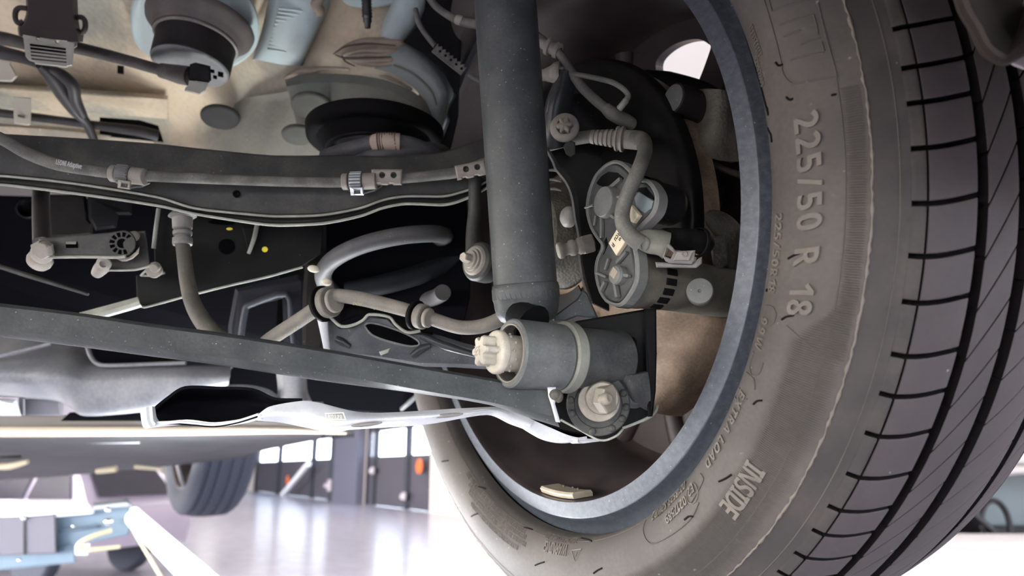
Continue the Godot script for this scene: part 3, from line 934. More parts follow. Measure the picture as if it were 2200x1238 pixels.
func brake():
	var fr := [wheel_f, wheel_u, wheel_x]
	var D := thing("brake_disc", "worn brake disc with hub in the dark middle of the rim", "brake disc", W(0, -.06, 0))
	var b := MB.new()
	lathe(b, wheel_c, wheel_x, [[.045, -.030], [.075, -.030], [.085, -.036], null, [.09, -.048], [.140, -.050], null, [.143, -.053], [.143, -.068], null, [.140, -.071], [.05, -.082]], 120, 0, TAU, fr)
	part(D, "disc", b, M.disc_rust)
	b = MB.new()
	lathe(b, wheel_c, wheel_x, hard([[0, .004], [.034, .004], [.036, .002], [.048, -.03], [.05, -.10]]), 40, 0, TAU, fr)
	part(D, "hub", b, M.cast_iron)
	var T := thing("disc_shield", "tan dusty curved disc shield right of the knuckle inside the rim", "shield", W(.15, -.06, -2.0))
	var g := []
	for q in [[.075, -.034], [.100, -.036], [.128, -.040], [.150, -.046], [.1600, -.0505], [.1645, -.056], [.1668, -.064], [.1690, -.074], [.1705, -.086]]:
		var row := []
		for k in 61: row.append(W(q[0], q[1], deg_to_rad(lerpf(-153.0, -108.0, k / 60.0))))
		g.append(row)
	b = MB.new(); slab(b, g, .0014)
	part(T, "shield_sheet", b, M.disc_rust)
	b = MB.new()
	tube(b, [P(1404, 764, .55), P(1440, 738, .548), P(1476, 700, .545), P(1496, 672, .543)], .0008, 8, 4)
	part(T, "seam", b, M.black_dark)
	b = MB.new(); g = []
	for q in [[.052, -.026], [.10, -.030], [.138, -.034], [.146, -.036], [.148, -.040], [.148, -.046]]:
		var row := []
		for k in 81: row.append(W(q[0], q[1], deg_to_rad(lerpf(-110.0, 195.0, k / 80.0))))
		g.append(row)
	slab(b, g, .0012)
	one("backing_plate", "black dusty backing plate covering most of the brake disc", "shield", "plate", b, M.black_gloss2)
# ---------------------------------------------------------------- the hall, its walls run along the car
# o: towards the car's right side, f: towards its front, y: up; counted from below the camera
const HO := Vector3(0.86815, 0, -0.4963)
const HF := Vector3(-0.4963, 0, -0.86815)
const O0 := -16.0
const O1 := 11.0
const F0 := -9.0
const F1 := 66.0
const HH := 6.5
func H(o: float, y: float, f: float) -> Vector3: return HO * o + HF * f + Vector3.UP * y
func hbox(b: MB, o0, o1, y0, y1, f0, f1, bev := 0.0):
	box(b, H((o0 + o1) * 0.5, (y0 + y1) * 0.5, (f0 + f1) * 0.5), HO * (absf(o1 - o0) * 0.5), Vector3(0, absf(y1 - y0) * 0.5, 0), -HF * (absf(f1 - f0) * 0.5), bev)
func hb(o0, o1, y0, y1, f0, f1) -> MB:
	var b := MB.new(); hbox(b, o0, o1, y0, y1, f0, f1); return b
func hall():
	struct("floor", hb(O0 - 0.3, O1 + 0.4, -0.3, 0, F0 - 0.3, F1 + 0.3), M.concrete)
	struct("ceiling", hb(O0 - 0.3, O1 + 0.4, HH, HH + 0.3, F0 - 0.3, F1 + 0.3), M.ceiling_white)
	var b := MB.new()
	hbox(b, O1, O1 + 0.4, 4.4, HH, F0, F1)
	hbox(b, O1, O1 + 0.4, 0, 4.4, F0, 25.2); hbox(b, O1, O1 + 0.4, 0, 4.4, 32.4, 37.2); hbox(b, O1, O1 + 0.4, 0, 4.4, 57.0, F1)
	struct("wall_right", b, M.wall_cream)
	struct("wall_front", hb(O0, O1, 0, HH, F1, F1 + 0.3), M.wall_cream)
	b = MB.new()
	hbox(b, O0 - 0.3, O0, 0, 0.5, F0, F1); hbox(b, O0 - 0.3, O0, 4.8, HH, F0, F1)
	for k in 11: hbox(b, O0 - 0.3, O0, 0.5, 4.8, F0 + 7.4 * k, F0 + 7.4 * k + 1.0)
	struct("wall_left", b, M.wall_cream)
	b = MB.new()
	hbox(b, O0, O1, 0, 0.15, F0 - 0.3, F0); hbox(b, O0, O1, 4.6, HH, F0 - 0.3, F0)
	for k in 6: hbox(b, O0 + 5.24 * k, O0 + 5.24 * k + 0.8, 0.15, 4.6, F0 - 0.3, F0)
	struct("wall_rear", b, M.wall_cream)
	var n := 1  # unseen glazing, added to bring light under the car
	for k in 5:
		struct("window_%d" % n, hb(O0 + 5.24 * k + 0.8, O0 + 5.24 * (k + 1), 0.15, 4.6, F0 - 0.16, F0 - 0.15), M.pane); n += 1
	for k in 10:
		struct("window_%d" % n, hb(O0 - 0.16, O0 - 0.15, 0.5, 4.8, F0 + 7.4 * k + 1, F0 + 7.4 * (k + 1)), M.pane); n += 1
	# dark column between the gates, proud of the wall
	struct("trim_1", hb(O1 - 0.35, O1 + 0.1, 0, HH, 32.45, 36.1), M.column_grey)
	struct("trim_2", hb(O1 - 0.25, O1, 0, HH, 36.12, 37.15), M.door_frame)
	gate(25.2, 32.4, [[25.2, 25.4], [27.4, 27.8], [31.2, 31.5], [32.2, 32.4]], "dark sectional gate with orange disc beside the cream wall")
	gate(37.2, 57.0, [[37.2, 37.6], [41.2, 41.8], [49.2, 50.0], [56.5, 57.0]], "dark sectional gate with glazed strip beyond the grey column")
func gate(f0: float, f1: float, posts: Array, label: String):
	var G := thing("garage_gate", label, "gate", H(O1 + 0.15, 0, (f0 + f1) * 0.5), "")
	var b := MB.new()
	for q in [[0.01, 0.625], [0.615, 1.27], [1.26, 2.05], [3.1, 4.39]]:
		b = MB.new(); hbox(b, O1 + 0.12, O1 + 0.18, q[0], q[1], f0 + .02, f1 - .02, 0.004)
		part(G, "gate_panel", b, M.door_dark)
	for p in posts:
		b = MB.new(); hbox(b, O1 + 0.02, O1 + 0.22, 0.01, 4.39, p[0] + .02, p[1] - .02, 0.01)
		part(G, "post", b, M.door_frame)
	for k in posts.size() - 1:
		b = MB.new(); hbox(b, O1 + 0.14, O1 + 0.15, 2.05, 3.1, posts[k][1], posts[k + 1][0])
		part(G, "pane", b, M.pane)
func hall_lights():
	# area lights added at the unseen rear and left glazing to light the underside
	for k in 5:
		added_daylight(H(O0 + 5.24 * k + 3.0, 2.35, F0 + 0.03), HF, Vector2(4.4, 4.4), ADDED_REAR_DAY)
	for k in 5:
		added_daylight(H(O0 + 0.03, 2.65, F0 + 7.4 * k + 4.2), HO, Vector2(6.3, 4.2), ADDED_LEFT_DAY)
	var k := 0  # unseen ceiling lamps, added so the floor throws light upward
	for o in [-12.0, -5.5, 6.0]:
		for f in [-5.0, 3.0, 11.0, 20.0, 30.0, 42.0]:
			var L := thing("added_ceiling_light", "long white ceiling lamp added unseen over the hall", "ceiling light", H(o, HH - 0.1, f), "hall ceiling lamps")
			var b := MB.new(); hbox(b, o - 0.15, o + 0.15, HH - 0.08, HH, f - 1.5, f + 1.5, 0.01)
			part(L, "housing", b, M.white_trim)
			b = MB.new(); hbox(b, o - 0.12, o + 0.12, HH - 0.1, HH - 0.08, f - 1.47, f + 1.47)
			part(L, "diffuser", b, M.lamp)
			var l := AreaLight3D.new(); l.name = "ceiling_glow"; l.area_size = Vector2(0.24, 2.9)
			l.position = H(o, HH - 0.13, f)
			l.basis = Basis(HO, HF, Vector3.UP) if HO.cross(HF).dot(Vector3.UP) > 0 else Basis(HF, HO, Vector3.UP)
			if HO.cross(HF).dot(Vector3.UP) <= 0: l.area_size = Vector2(2.9, 0.24)
			l.area_normalize_energy = false
			l.light_energy = CEIL_E; l.shadow_enabled = true; l.light_color = Color(1, 0.98, 0.95)
			add_child(l, true)
func added_daylight(at: Vector3, towards: Vector3, size: Vector2, e: float):
	var l := AreaLight3D.new(); l.name = "added_daylight"
	l.area_size = size; l.position = at
	l.basis = Basis.looking_at(towards, Vector3.UP)
	l.area_normalize_energy = false
	l.light_energy = e; l.light_color = DAY_COL; l.shadow_enabled = true
	add_child(l, true)
# ---------------------------------------------------------------- the car body over the camera
func car(o: float, u: float, f: float) -> Vector3:     # from the wheel centre
	return wheel_c + HO * o + Vector3.UP * u + HF * f
func cbox(b: MB, o0, o1, u0, u1, f0, f1, bev := 0.0):
	box(b, car((o0 + o1) * 0.5, (u0 + u1) * 0.5, (f0 + f1) * 0.5), HO * ((o1 - o0) * 0.5), Vector3(0, (u1 - u0) * 0.5, 0), -HF * ((f1 - f0) * 0.5), bev)
func tubp(b: MB, l: Array, r, seg := 14, sm := 6):
	var pts := []; var ds := 0.0
	for q in l: pts.append(P(q[0], q[1], q[2])); ds += q[2]
	ds /= l.size()
	if r is Array:
		var rr := []
		for k in r.size(): rr.append(r[k] * px(l[mini(k, l.size() - 1)][2] if r.size() == l.size() else ds))
		tube(b, pts, rr, seg, sm)
	else: tube(b, pts, r * px(ds), seg, sm)
func away(x: float, y: float) -> Vector3: return (P(x, y, 1.0) - CAM).normalized()
func platp(b: MB, l: Array, d: float, thick: float, bev := 0.0008, holes := []):
	var c := Vector2.ZERO
	for q in l: c += Vector2(q[0], q[1])
	c /= l.size()
	var hs := []
	for h in holes: hs.append(PA(h, d))
	plate(b, PA(l, d), away(c.x, c.y) * thick, bev, hs)
func curve2(l: Array, per := 5) -> Array:      # closed smooth outline through pixels
	var v := []
	for q in l: v.append(Vector3(q[0], q[1], q[2] if q.size() > 2 else 0.0))
	var o := []
	for p in closed_spline(v, per): o.append([p.x, p.y] if l[0].size() < 3 else [p.x, p.y, p.z])
	return o
func oval(cx: float, cy: float, rx: float, ry: float, turn := 0.0, n := 20) -> Array:
	var o := []
	for k in n:
		var t := TAU * k / n
		o.append([cx + rx * cos(t) * cos(turn) - ry * sin(t) * sin(turn), cy + rx * cos(t) * sin(turn) + ry * sin(t) * cos(turn)])
	return o
# a hollow with a rim: oval or outline in pixels, depth in metres
func cup(b: MB, l: Array, d: float, deep: float):
	var c := Vector2.ZERO
	for q in l: c += Vector2(q[0], q[1])
	c /= l.size()
	var aw := away(c.x, c.y)
	var top := PA(l, d); var cc := P(c.x, c.y, d)
	for k in top.size():
		var j := (k + 1) % top.size()
		var a: Vector3 = top[k]; var e: Vector3 = top[j]
		var a2 := cc + (a - cc) * .9 + aw * deep; var e2 := cc + (e - cc) * .9 + aw * deep
		b.quad(a, e, e2, a2); b.tri(a2, e2, cc + aw * deep)
func one(called: String, label: String, cat: String, partname: String, b: MB, m: Material, group := "") -> Node3D:
	var c := Vector3.ZERO
	for p in b.v: c += p
	c /= maxi(1, b.v.size())
	var T := thing(called, label, cat, c, group)
	part(T, partname, b, m); return T
func body():
	var B := thing("car_body", "cream and grey-green car underbody sheet with boot floor, bumper and fender around the wheel", "car body", car(-0.72, 0.35, 0.2))
	var b := MB.new()
	# shell: boot, cabin and fender, as far as they shade the underside
	cbox(b, -1.62, 0.14, 0.52, 1.10, -0.86, 0.62)                # boot and side above the floor sheet
	cbox(b, -1.62, 0.14, 0.06, 1.10, 0.95, 2.1)                  # cabin and nose
	cbox(b, -1.40, -0.12, 0.06, 0.5, 2.1, 4.0); cbox(b, -1.62, 0.14, 0.45, 0.95, 2.1, 4.0)
	cbox(b, -1.62, 0.14, -0.02, 0.55, -0.92, -0.86)              # bumper skin
	cbox(b, 0.11, 0.14, 0.41, 0.6, -0.86, 0.62)                  # fender over the wheel
	cbox(b, -1.62, -1.58, 0.0, 0.6, -0.86, 0.95)
	part(B, "body_shell", b, M.car_white)
	# floor sheet
	b = MB.new()
	loft(b, [
		PA([[-630, -90, 0.800], [-70, -90, 0.8], [120, -90, 0.8], [300, -90, .79], [470, -90, .78], [640, -90, .77], [800, -90, .76], [900, -80, .76], [960, -80, .78]]),
		PA([[-630, 0, 0.840], [-70, 0, 0.84], [120, 0, 0.84], [300, 0, .83], [470, 0, .82], [640, 0, .80], [800, 0, .79], [880, 0, .78], [920, 0, .79]]),
		PA([[-630, 70, 0.870], [-70, 70, 0.87], [120, 70, 0.87], [300, 70, .86], [470, 70, .86], [640, 70, .83], [780, 70, .80], [850, 60, .79], [888, 50, .80]]),
		PA([[-630, 120, 0.900], [-70, 120, 0.9], [120, 120, 0.9], [300, 130, .89], [470, 130, .88], [640, 120, .84], [760, 110, .80], [820, 95, .79], [852, 84, .80]]),
		PA([[-630, 161, 0.940], [-70, 170, 0.94], [120, 175, 0.94], [300, 185, .93], [470, 190, .91], [630, 170, .86], [740, 150, .81], [820, 135, .78], [900, 140, .77]]),
		PA([[-630, 206, 1.000], [-70, 215, 1], [120, 220, 1], [300, 225, .98], [470, 240, .93], [610, 220, .87], [700, 190, .83], [800, 180, .80], [900, 185, .80]]),
		PA([[-630, 247, 1.080], [-70, 262, 1.08], [120, 270, 1.08], [300, 275, 1.04], [470, 290, .94], [600, 280, .88], [680, 265, .86], [800, 260, .86], [900, 260, .86]]),
		PA([[-630, 312, 1.100], [-70, 330, 1.1], [120, 340, 1.1], [300, 350, 1.06], [470, 360, .95], [600, 360, .90], [680, 360, .88], [800, 360, .88], [900, 360, .88]]),
	], 4, false, 4, 0.002)
	part(B, "floor_sheet", b, M.sheet, "cream dusty sheet metal")
	b = MB.new()  # overlay: grey-green dust plus shade painted into its darker tone
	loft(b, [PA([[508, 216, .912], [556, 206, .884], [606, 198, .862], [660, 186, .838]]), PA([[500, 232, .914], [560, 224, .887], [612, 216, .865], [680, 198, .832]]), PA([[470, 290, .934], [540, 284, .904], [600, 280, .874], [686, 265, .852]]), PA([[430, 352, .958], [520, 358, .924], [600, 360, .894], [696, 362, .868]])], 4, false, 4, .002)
	part(B, "floor_shade_panel", b, M.sheet_shaded, "grey-green dusty floor overlay with shade painted in")
	# flat blue-grey recess round the rubber plug
	b = MB.new()
	platp(b, curve2([[300, -20, .795], [420, -40, .78], [520, -20, .775], [556, 40, .79], [545, 110, .83], [480, 150, .85], [380, 140, .85], [305, 110, .845], [280, 50, .82]]), 0.8, 0.004, 0.002)
	part(B, "recess", b, M.sheet_blue, "pale blue-grey painted recess")
	# stamped rib between the plug and the stud
	b = MB.new()
	loft(b, [
		PA([[590, -40, .80], [572, 40, .815], [560, 90, .83], [545, 130, .85]]),
		PA([[606, -40, .77], [592, 40, .79], [580, 90, .81], [560, 128, .835]]),
		PA([[660, -40, .76], [650, 40, .78], [628, 90, .80], [606, 136, .83]]),
		PA([[700, -40, .765], [682, 40, .785], [658, 95, .805], [640, 138, .835]]),
		PA([[716, -40, .79], [700, 20, .80], [668, 90, .825], [645, 140, .85]])], 5, false, 4, 0.002)
	part(B, "stamped_rib", b, M.sheet_blue, "pale stamped rib with fine grooves")
	for k in 12:
		b = MB.new()
		var rd := .7660 + (20 + k * 8.0) * .00043
		tubp(b, [[600 - k * 2.2, 18 + k * 8, rd + .002], [622 - k * 2.2, 20 + k * 8, rd - .001], [646 - k * 2.8, 23 + k * 8, rd - .001], [662 - k * 2.8, 26 + k * 8, rd + .004]], 2.6, 8, 3)
		part(B, "bead", b, M.sheet_blue)
	b = MB.new()
	tubp(b, [[898, -40, .76], [876, 20, .765], [850, 62, .775], [828, 88, .79]], [40, 36, 30, 14], 16)
	part(B, "flange_roll", b, M.sheet_blue)
	b = MB.new()
	platp(b, curve2([[730, -30, .77], [850, -30, .755], [850, 5, .765], [800, 16, .775], [745, 10, .785]]), 0.8, 0.004, 0.002)
	part(B, "recess", b, M.sheet_blue)
	# seam sealer
	b = MB.new()
	var folds := []
	for k in 13:
		var f := k / 12.0
		var z := -.0022 if k % 4 in [1, 2] else .0012
		folds.append(PA([[718 + 26 * f, 116 + 10 * f, .786], [740 + 20 * f, lerpf(96, 136, f), .779 + z], [775 + 8 * f, lerpf(82, 141, f), .775 + z], [815, lerpf(80, 142, f), .772 + z], [856 - 6 * f, lerpf(83, 138, f), .770 + z * .5], [874 - 10 * f, lerpf(92, 134, f), .776]]))
	loft(b, folds, 4, false, 2, .0015)
	part(B, "sealer_fold", b, M.sealer, "folded seam sealer")
	for l in [[[716, 116, .783], [742, 100, .7755], [790, 94, .771], [850, 98, .767]], [[720, 118, .783], [745, 126, .776], [790, 124, .771], [840, 122, .768]], [[735, 120, .780], [742, 132, .777], [762, 142, .775]]]:
		b = MB.new(); tubp(b, l, [1.2, 2.2, 1.8, 1.0], 6, 5); part(B, "sealer_crack", b, M.crack)
	b = MB.new()
	tubp(b, [[690, -8, .765], [680, 10, .77], [688, 24, .775], [672, 30, .785]], [10, 13, 10, 6], 12, 5)
	part(B, "sealer_bead", b, M.sealer)
	b = MB.new()
	tubp(b, [[612, 168, .86], [640, 155, .84], [668, 150, .825], [700, 147, .815], [760, 150, .805], [838, 168, .785], [884, 192, .775]], [3, 6, 6, 4, 3, 4, 3], 10, 5)
	part(B, "sealer_bead", b, M.sealer)
	# spring turret
	b = MB.new()
	loft(b, [
		PA([[612, 172, .85], [650, 160, .83], [700, 158, .81], [770, 162, .79], [840, 176, .77], [900, 206, .76], [938, 250, .77], [944, 310, .79]]),
		PA([[616, 186, .838], [660, 178, .822], [720, 177, .80], [790, 184, .78], [850, 202, .762], [900, 236, .752], [928, 276, .765], [930, 322, .785]]), "c",
		PA([[622, 205, .842], [664, 194, .824], [720, 190, .802], [790, 196, .782], [850, 214, .764], [896, 248, .756], [922, 286, .768], [924, 330, .788]]),
		PA([[640, 280, .85], [668, 254, .835], [715, 230, .81], [790, 220, .79], [850, 234, .775], [890, 262, .772], [912, 300, .785], [912, 340, .80]])], 5, false, 3, .002)
	part(B, "spring_turret", b, M.sheet_green, "grey-green spring turret")
	b = MB.new()
	loft(b, [
		PA([[806, 146, .786], [850, 158, .778], [890, 184, .768], [918, 222, .764], [926, 262, .772], [914, 300, .785]]),
		PA([[822, 122, .776], [872, 132, .764], [915, 166, .753], [942, 206, .750], [940, 248, .762], [932, 288, .775]]),
		PA([[842, 96, .778], [884, 112, .768], [930, 148, .757], [958, 198, .755], [944, 240, .770], [942, 282, .780]]),
		PA([[852, 84, .80], [892, 106, .78], [938, 144, .77], [974, 204, .765], [950, 236, .78], [960, 260, .785], [940, 290, .795]])], 5, false, 3, .002)
	part(B, "turret_flange", b, M.flange_blue)
	b = MB.new()
	tubp(b, [[846, 140, .768], [890, 160, .758], [926, 196, .750], [938, 226, .752]], [2, 3, 3, 1.5], 8, 4)
	part(B, "flange_crease", b, M.sheet_green)
	b = MB.new()  # dark plate paints a shadowed patch of the ledge
	platp(b, [[214, 252], [300, 258], [340, 270], [352, 306], [214, 292]], .9, .004, .0006)
	part(B, "ledge_shade", b, M.rubber_black, "dark plate painted as shade on the floor ledge")
	for q in [[473, 250, 40, .90], [668, 224, 42, .80], [640, 288, 34, .83]]:
		b = MB.new()
		var R: float = q[2] * px(q[3])
		lathe(b, P(q[0], q[1], q[3]), Vector3.DOWN + HF * -0.25, [[R, 0], [R * .98, .0025], [R * .85, .004], [R * .72, .0028], [R * .5, .0035], [0, .0045]], 28)
		part(B, "sealing_plug", b, M.plug_matt if q[0] < 600 else M.plug_green, "round sealing plug")
	# two threaded studs
	for q in [[790, 60, 786, -30, .74, 11.5], [376, 18, 374, -40, .745, 8.5]]:
		b = MB.new()
		var A := P(q[2], q[3], q[4]); var C := P(q[0], q[1], q[4])
		var prof := []; var L := (C - A).length(); var r: float = q[5] * px(q[4])
		var n := 22
		for k in n: prof.append([r * (1.0 if k % 2 == 0 else 0.80), L * 0.80 * k / n])
		prof += [[r * .8, L * .82], [r * .8, L * .86], [r * .62, L * .88], [r * .55, L], [0, L]]
		lathe(b, A, C - A, prof, 18)
		part(B, "threaded_stud", b, M.bolt_dark, "dark threaded stud")
	# ledges of the floor edge at the left
	b = MB.new()
	loft(b, [PA([[-630, 160, 0.930], [-70, 178, 0.93], [120, 188, 0.92], [240, 196, .92], [360, 205, .93]]), PA([[-630, 168, 0.920], [-70, 186, 0.92], [120, 196, 0.91], [240, 205, .91], [360, 214, .93]]), "c", PA([[-630, 221, 0.970], [-70, 232, 0.97], [120, 238, 0.96], [240, 246, .96], [360, 256, .95]])], 5, false, 0, 0.002)
	part(B, "ledge", b, M.sheet, "")
	b = MB.new()
	loft(b, [PA([[-630, 244, 0.930], [-70, 262, 0.93], [120, 272, 0.92], [240, 284, .92], [330, 296, .92]]), PA([[-630, 248, 0.910], [-70, 268, 0.91], [120, 279, 0.9], [240, 292, .90], [330, 302, .91]]), "c", PA([[-630, 295, 0.920], [-70, 310, 0.92], [120, 318, 0.91], [240, 326, .91], [330, 334, .92]])], 5, false, 0, 0.002)
	part(B, "ledge", b, M.sheet)
	b = MB.new(); platp(b, [[252, 140], [266, 142], [266, 160], [252, 158]], .86, .004)
	part(B, "drain_tab", b, M.plastic_black)
	# wheel-arch liner, curved over the tyre, dark inside
	b = MB.new()
	var g := []
	for k in 19:
		var t := PI * (-0.05 + 1.12 * k / 18)
		var row := []
		for a in [0.10, 0.06, 0.0, -0.10, -0.20, -0.24]:
			var r := 0.43
			row.append(car(-a - 0.02, 0.03, 0.0) + HF * (r * cos(t)) + Vector3.UP * (r * sin(t)))
		g.append(row)
	slab(b, g, 0.003)
	part(B, "wheel_arch_liner", b, M.black_dark, "dark brown-black wheel-arch liner")
	# dark sheets added to paint the shade over the tyre, inboard
	b = MB.new()
	platp(b, [[915, -80], [1000, -80], [990, 100], [985, 250], [965, 335], [940, 330], [966, 262], [962, 240], [980, 205], [950, 150], [905, 112], [866, 90], [896, 60], [912, 20]], .742, .004)
	part(B, "arch_shade", b, M.black_dark)
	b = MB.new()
	platp(b, [[700, 410], [1000, 410], [1012, 520], [1010, 640], [985, 745], [700, 745]], .712, .004)  # second dark sheet, covers the tyre where only shade falls
	part(B, "arch_shade", b, M.black_navy)
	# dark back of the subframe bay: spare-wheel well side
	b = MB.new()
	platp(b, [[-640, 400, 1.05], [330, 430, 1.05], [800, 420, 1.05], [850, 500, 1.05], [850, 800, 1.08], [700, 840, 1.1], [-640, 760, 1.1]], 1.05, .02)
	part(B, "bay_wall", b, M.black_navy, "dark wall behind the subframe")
	# corner of the wheel-arch edge, upper right
	b = MB.new()
	loft(b, [
		PA([[2052, -30, .33], [2066, 20, .33], [2090, 62, .33], [2112, 108, .33], [2140, 128, .33], [2162, 132, .33], [2200, 110, .33], [2260, 80, .33]]),
		PA([[2060, -30, .325], [2074, 18, .325], [2098, 58, .325], [2120, 100, .325], [2146, 122, .325], [2164, 126, .325], [2204, 103, .325], [2260, 70, .325]]), "c",
		PA([[2068, -30, .33], [2082, 14, .33], [2106, 54, .33], [2128, 94, .33], [2150, 115, .33], [2166, 119, .33], [2208, 96, .33], [2260, 62, .33]]),
		PA([[2110, -30, .36], [2120, 0, .36], [2136, 30, .36], [2150, 60, .36], [2166, 84, .36], [2176, 88, .36], [2212, 60, .36], [2260, 40, .36]]),
		PA([[2170, -40, .37], [2176, -20, .37], [2184, 0, .37], [2190, 16, .37], [2196, 24, .37], [2204, 20, .37], [2230, 0, .37], [2270, 0, .37]])], 5, false, 0, 0.002)
	part(B, "bumper_corner", b, M.arch_edge, "dark brown corner of the rear bumper with a pale edge")
	b = MB.new()
	tubp(b, [[2050, -30, .328], [2070, 20, .328], [2094, 61, .328], [2116, 106, .328], [2142, 126, .328], [2162, 130, .328]], 4.5, 10, 5)
	part(B, "edge_bead", b, M.white_trim, "pale edge bead")
	b = MB.new()
	platp(b, [[2160, 132, .335], [2200, 112, .335], [2260, 90, .335], [2260, 160, .335], [2200, 150, .335], [2178, 142, .335]], .335, .01)
	part(B, "bumper_lip", b, M.car_white, "")
# ---------------------------------------------------------------- suspension
const IN := Vector3(-0.86815, 0, 0.4963)
const BK := Vector3(0.4963, 0, 0.86815)
func bolt_head(T: Node3D, at: Vector3, axis: Vector3, r: float, h: float, m: Material, washer := 0.0, called := "bolt"):
	var b := MB.new()
	if washer > 0: cyl(b, at, at + axis * h * 0.25, washer, washer, h * 0.06)
	hexa(b, at + axis * h * 0.2, axis, r, h * 0.8)
	part(T, called, b, m)
func near_parts():
	shock(); crossmember(); spring(); level_sensor(); hoses(); links(); knuckle(); actuator(); upper_lines(); plug_parts(); tank()
func shock():
	var A := P(1081, -60, .50); var C := P(1131, 648, .492)
	var T := thing("shock_absorber", "dark grey tubular shock absorber standing in the middle beside the wheel", "shock absorber", C)
	var L := (C - A).length(); var ax := (C - A) / L
	var b := MB.new()
	lathe(b, A, ax, [[0, 0], [.0212, 0], null, [.0214, L - .012], null, [.0222, L - .0115], [.0228, L - .008], [.0226, L - .002], null, [.0220, L], [.0218, L + .003], [.0208, L + .008], [.0180, L + .0125], [.0120, L + .0155], [0, L + .0165]], 56)
	part(T, "tube", b, M.shock_paint)
	b = MB.new()
	var fr := frame(ax)
	for k in 40:
		var t := TAU * k / 40
		var c: Vector3 = C + (fr[0] * cos(t) + fr[1] * sin(t)) * .0222 - ax * .0055
		var w: Vector3 = (fr[1] * cos(t) - fr[0] * sin(t)) * .0012
		tube(b, [c - ax * .0035 - w, c + w * .6, c + ax * .0035 - w * .4], .0006, 6, 2)
	part(T, "weld_bead", b, M.shock_paint, "rippled weld bead").set_meta("kind", "stuff")
	# lower eye with rubber bush
	b = MB.new()
	var e0 := P(1094, 759, .448); var e1 := e0 - IN * .036
	var R := .0213
	lathe(b, e0, e1 - e0, hard([[.0185, .010], [.0185, .0], [R - .001, 0], [R, .001], [R, .035], [R - .001, .036], [.010, .036]]), 56)
	part(T, "lower_eye", b, M.shock_paint2)
	b = MB.new()
	lathe(b, e0, e1 - e0, hard([[.0172, .002], [.0172, -.0004], [.0181, -.0008], [.0185, .0006]]), 48)
	part(T, "bush_rim", b, M.clip_tan, "tan rim of the rubber bush")
	b = MB.new()
	lathe(b, e0, e1 - e0, hard([[.0172, .001], [.0170, .012], [.0105, .013], [.0105, .002], [.0, .002]]), 40)
	part(T, "bush", b, M.rubber_dusty)
	b = MB.new()
	tube(b, [P(1115, 676, .478), P(1130, 690, .47), P(1145, 700, .465)], [.010, .012, .014], 16, 4)
	part(T, "neck", b, M.black_dark)
	# bolt through the eye
	var Bt := thing("shock_bolt", "dusty pale star-headed bolt through the lower eye of the shock absorber", "bolt", e0)
	b = MB.new()
	var at := e0 + IN * .0
	cyl(b, at - IN * .008, at + IN * .006, .0112, .0112, .001, 36)
	part(Bt, "sleeve", b, M.bolt_tan)
	b = MB.new()
	lathe(b, at + IN * .006, IN, [[0, 0], [.0126, 0], null, [.0134, .0008], [.0134, .0036], [.0126, .0050], [.0105, .0060], [.007, .0062]], 44)
	part(Bt, "flange", b, M.bolt_tan)
	b = MB.new()
	var f2 := frame(IN); var g := []
	for q in [[1.0, .004], [1.0, .0135], [.92, .0148], [0.0, .0152]]:
		var row := []
		for s in 72:
			var t := TAU * s / 72
			var r: float = (.0080 + .0017 * signf(cos(6 * t)) * pow(absf(cos(6 * t)), .45)) * q[0]
			row.append(at + IN * .006 + f2[0] * (cos(t) * r) + f2[1] * (sin(t) * r) + IN * q[1])
		g.append(row)
	b.grid([g[0], g[1]], true); b.grid([g[1], g[2]], true); b.grid([g[2], g[3]], true)
	var shd := part(Bt, "star_head", b, M.bolt_tan)
	var stamp := func(s: String, up: float):
		var lb := MB.new()
		var uu: Vector3 = f2[0]; var vv: Vector3 = f2[1]
		# upright in the view: vertical axis close to world up
		var vy := (Vector3.UP - IN * IN.y).normalized(); var vx := vy.cross(IN).normalized()
		letters(lb, s, .0028, .0006, func(x, y, z): return at + IN * (.0211 + (0.0004 if z >= 0 else 0.0)) + vx * (y + up) + vy * -x)
		part(shd, "stamp", lb, M.bolt_tan)
	stamp.call("60Y", .0006); stamp.call("A80", -.0034)
	b = MB.new()
	for k in 14:
		var t := TAU * k / 14
		var c: Vector3 = at + IN * (.001 + .002 * (k % 2)) + (f2[0] * cos(t) + f2[1] * sin(t)) * .0113
		ball(b, c, Vector3.ONE * .0011, Basis(), 6)
	part(Bt, "knurl", b, M.bolt_tan).set_meta("kind", "stuff")
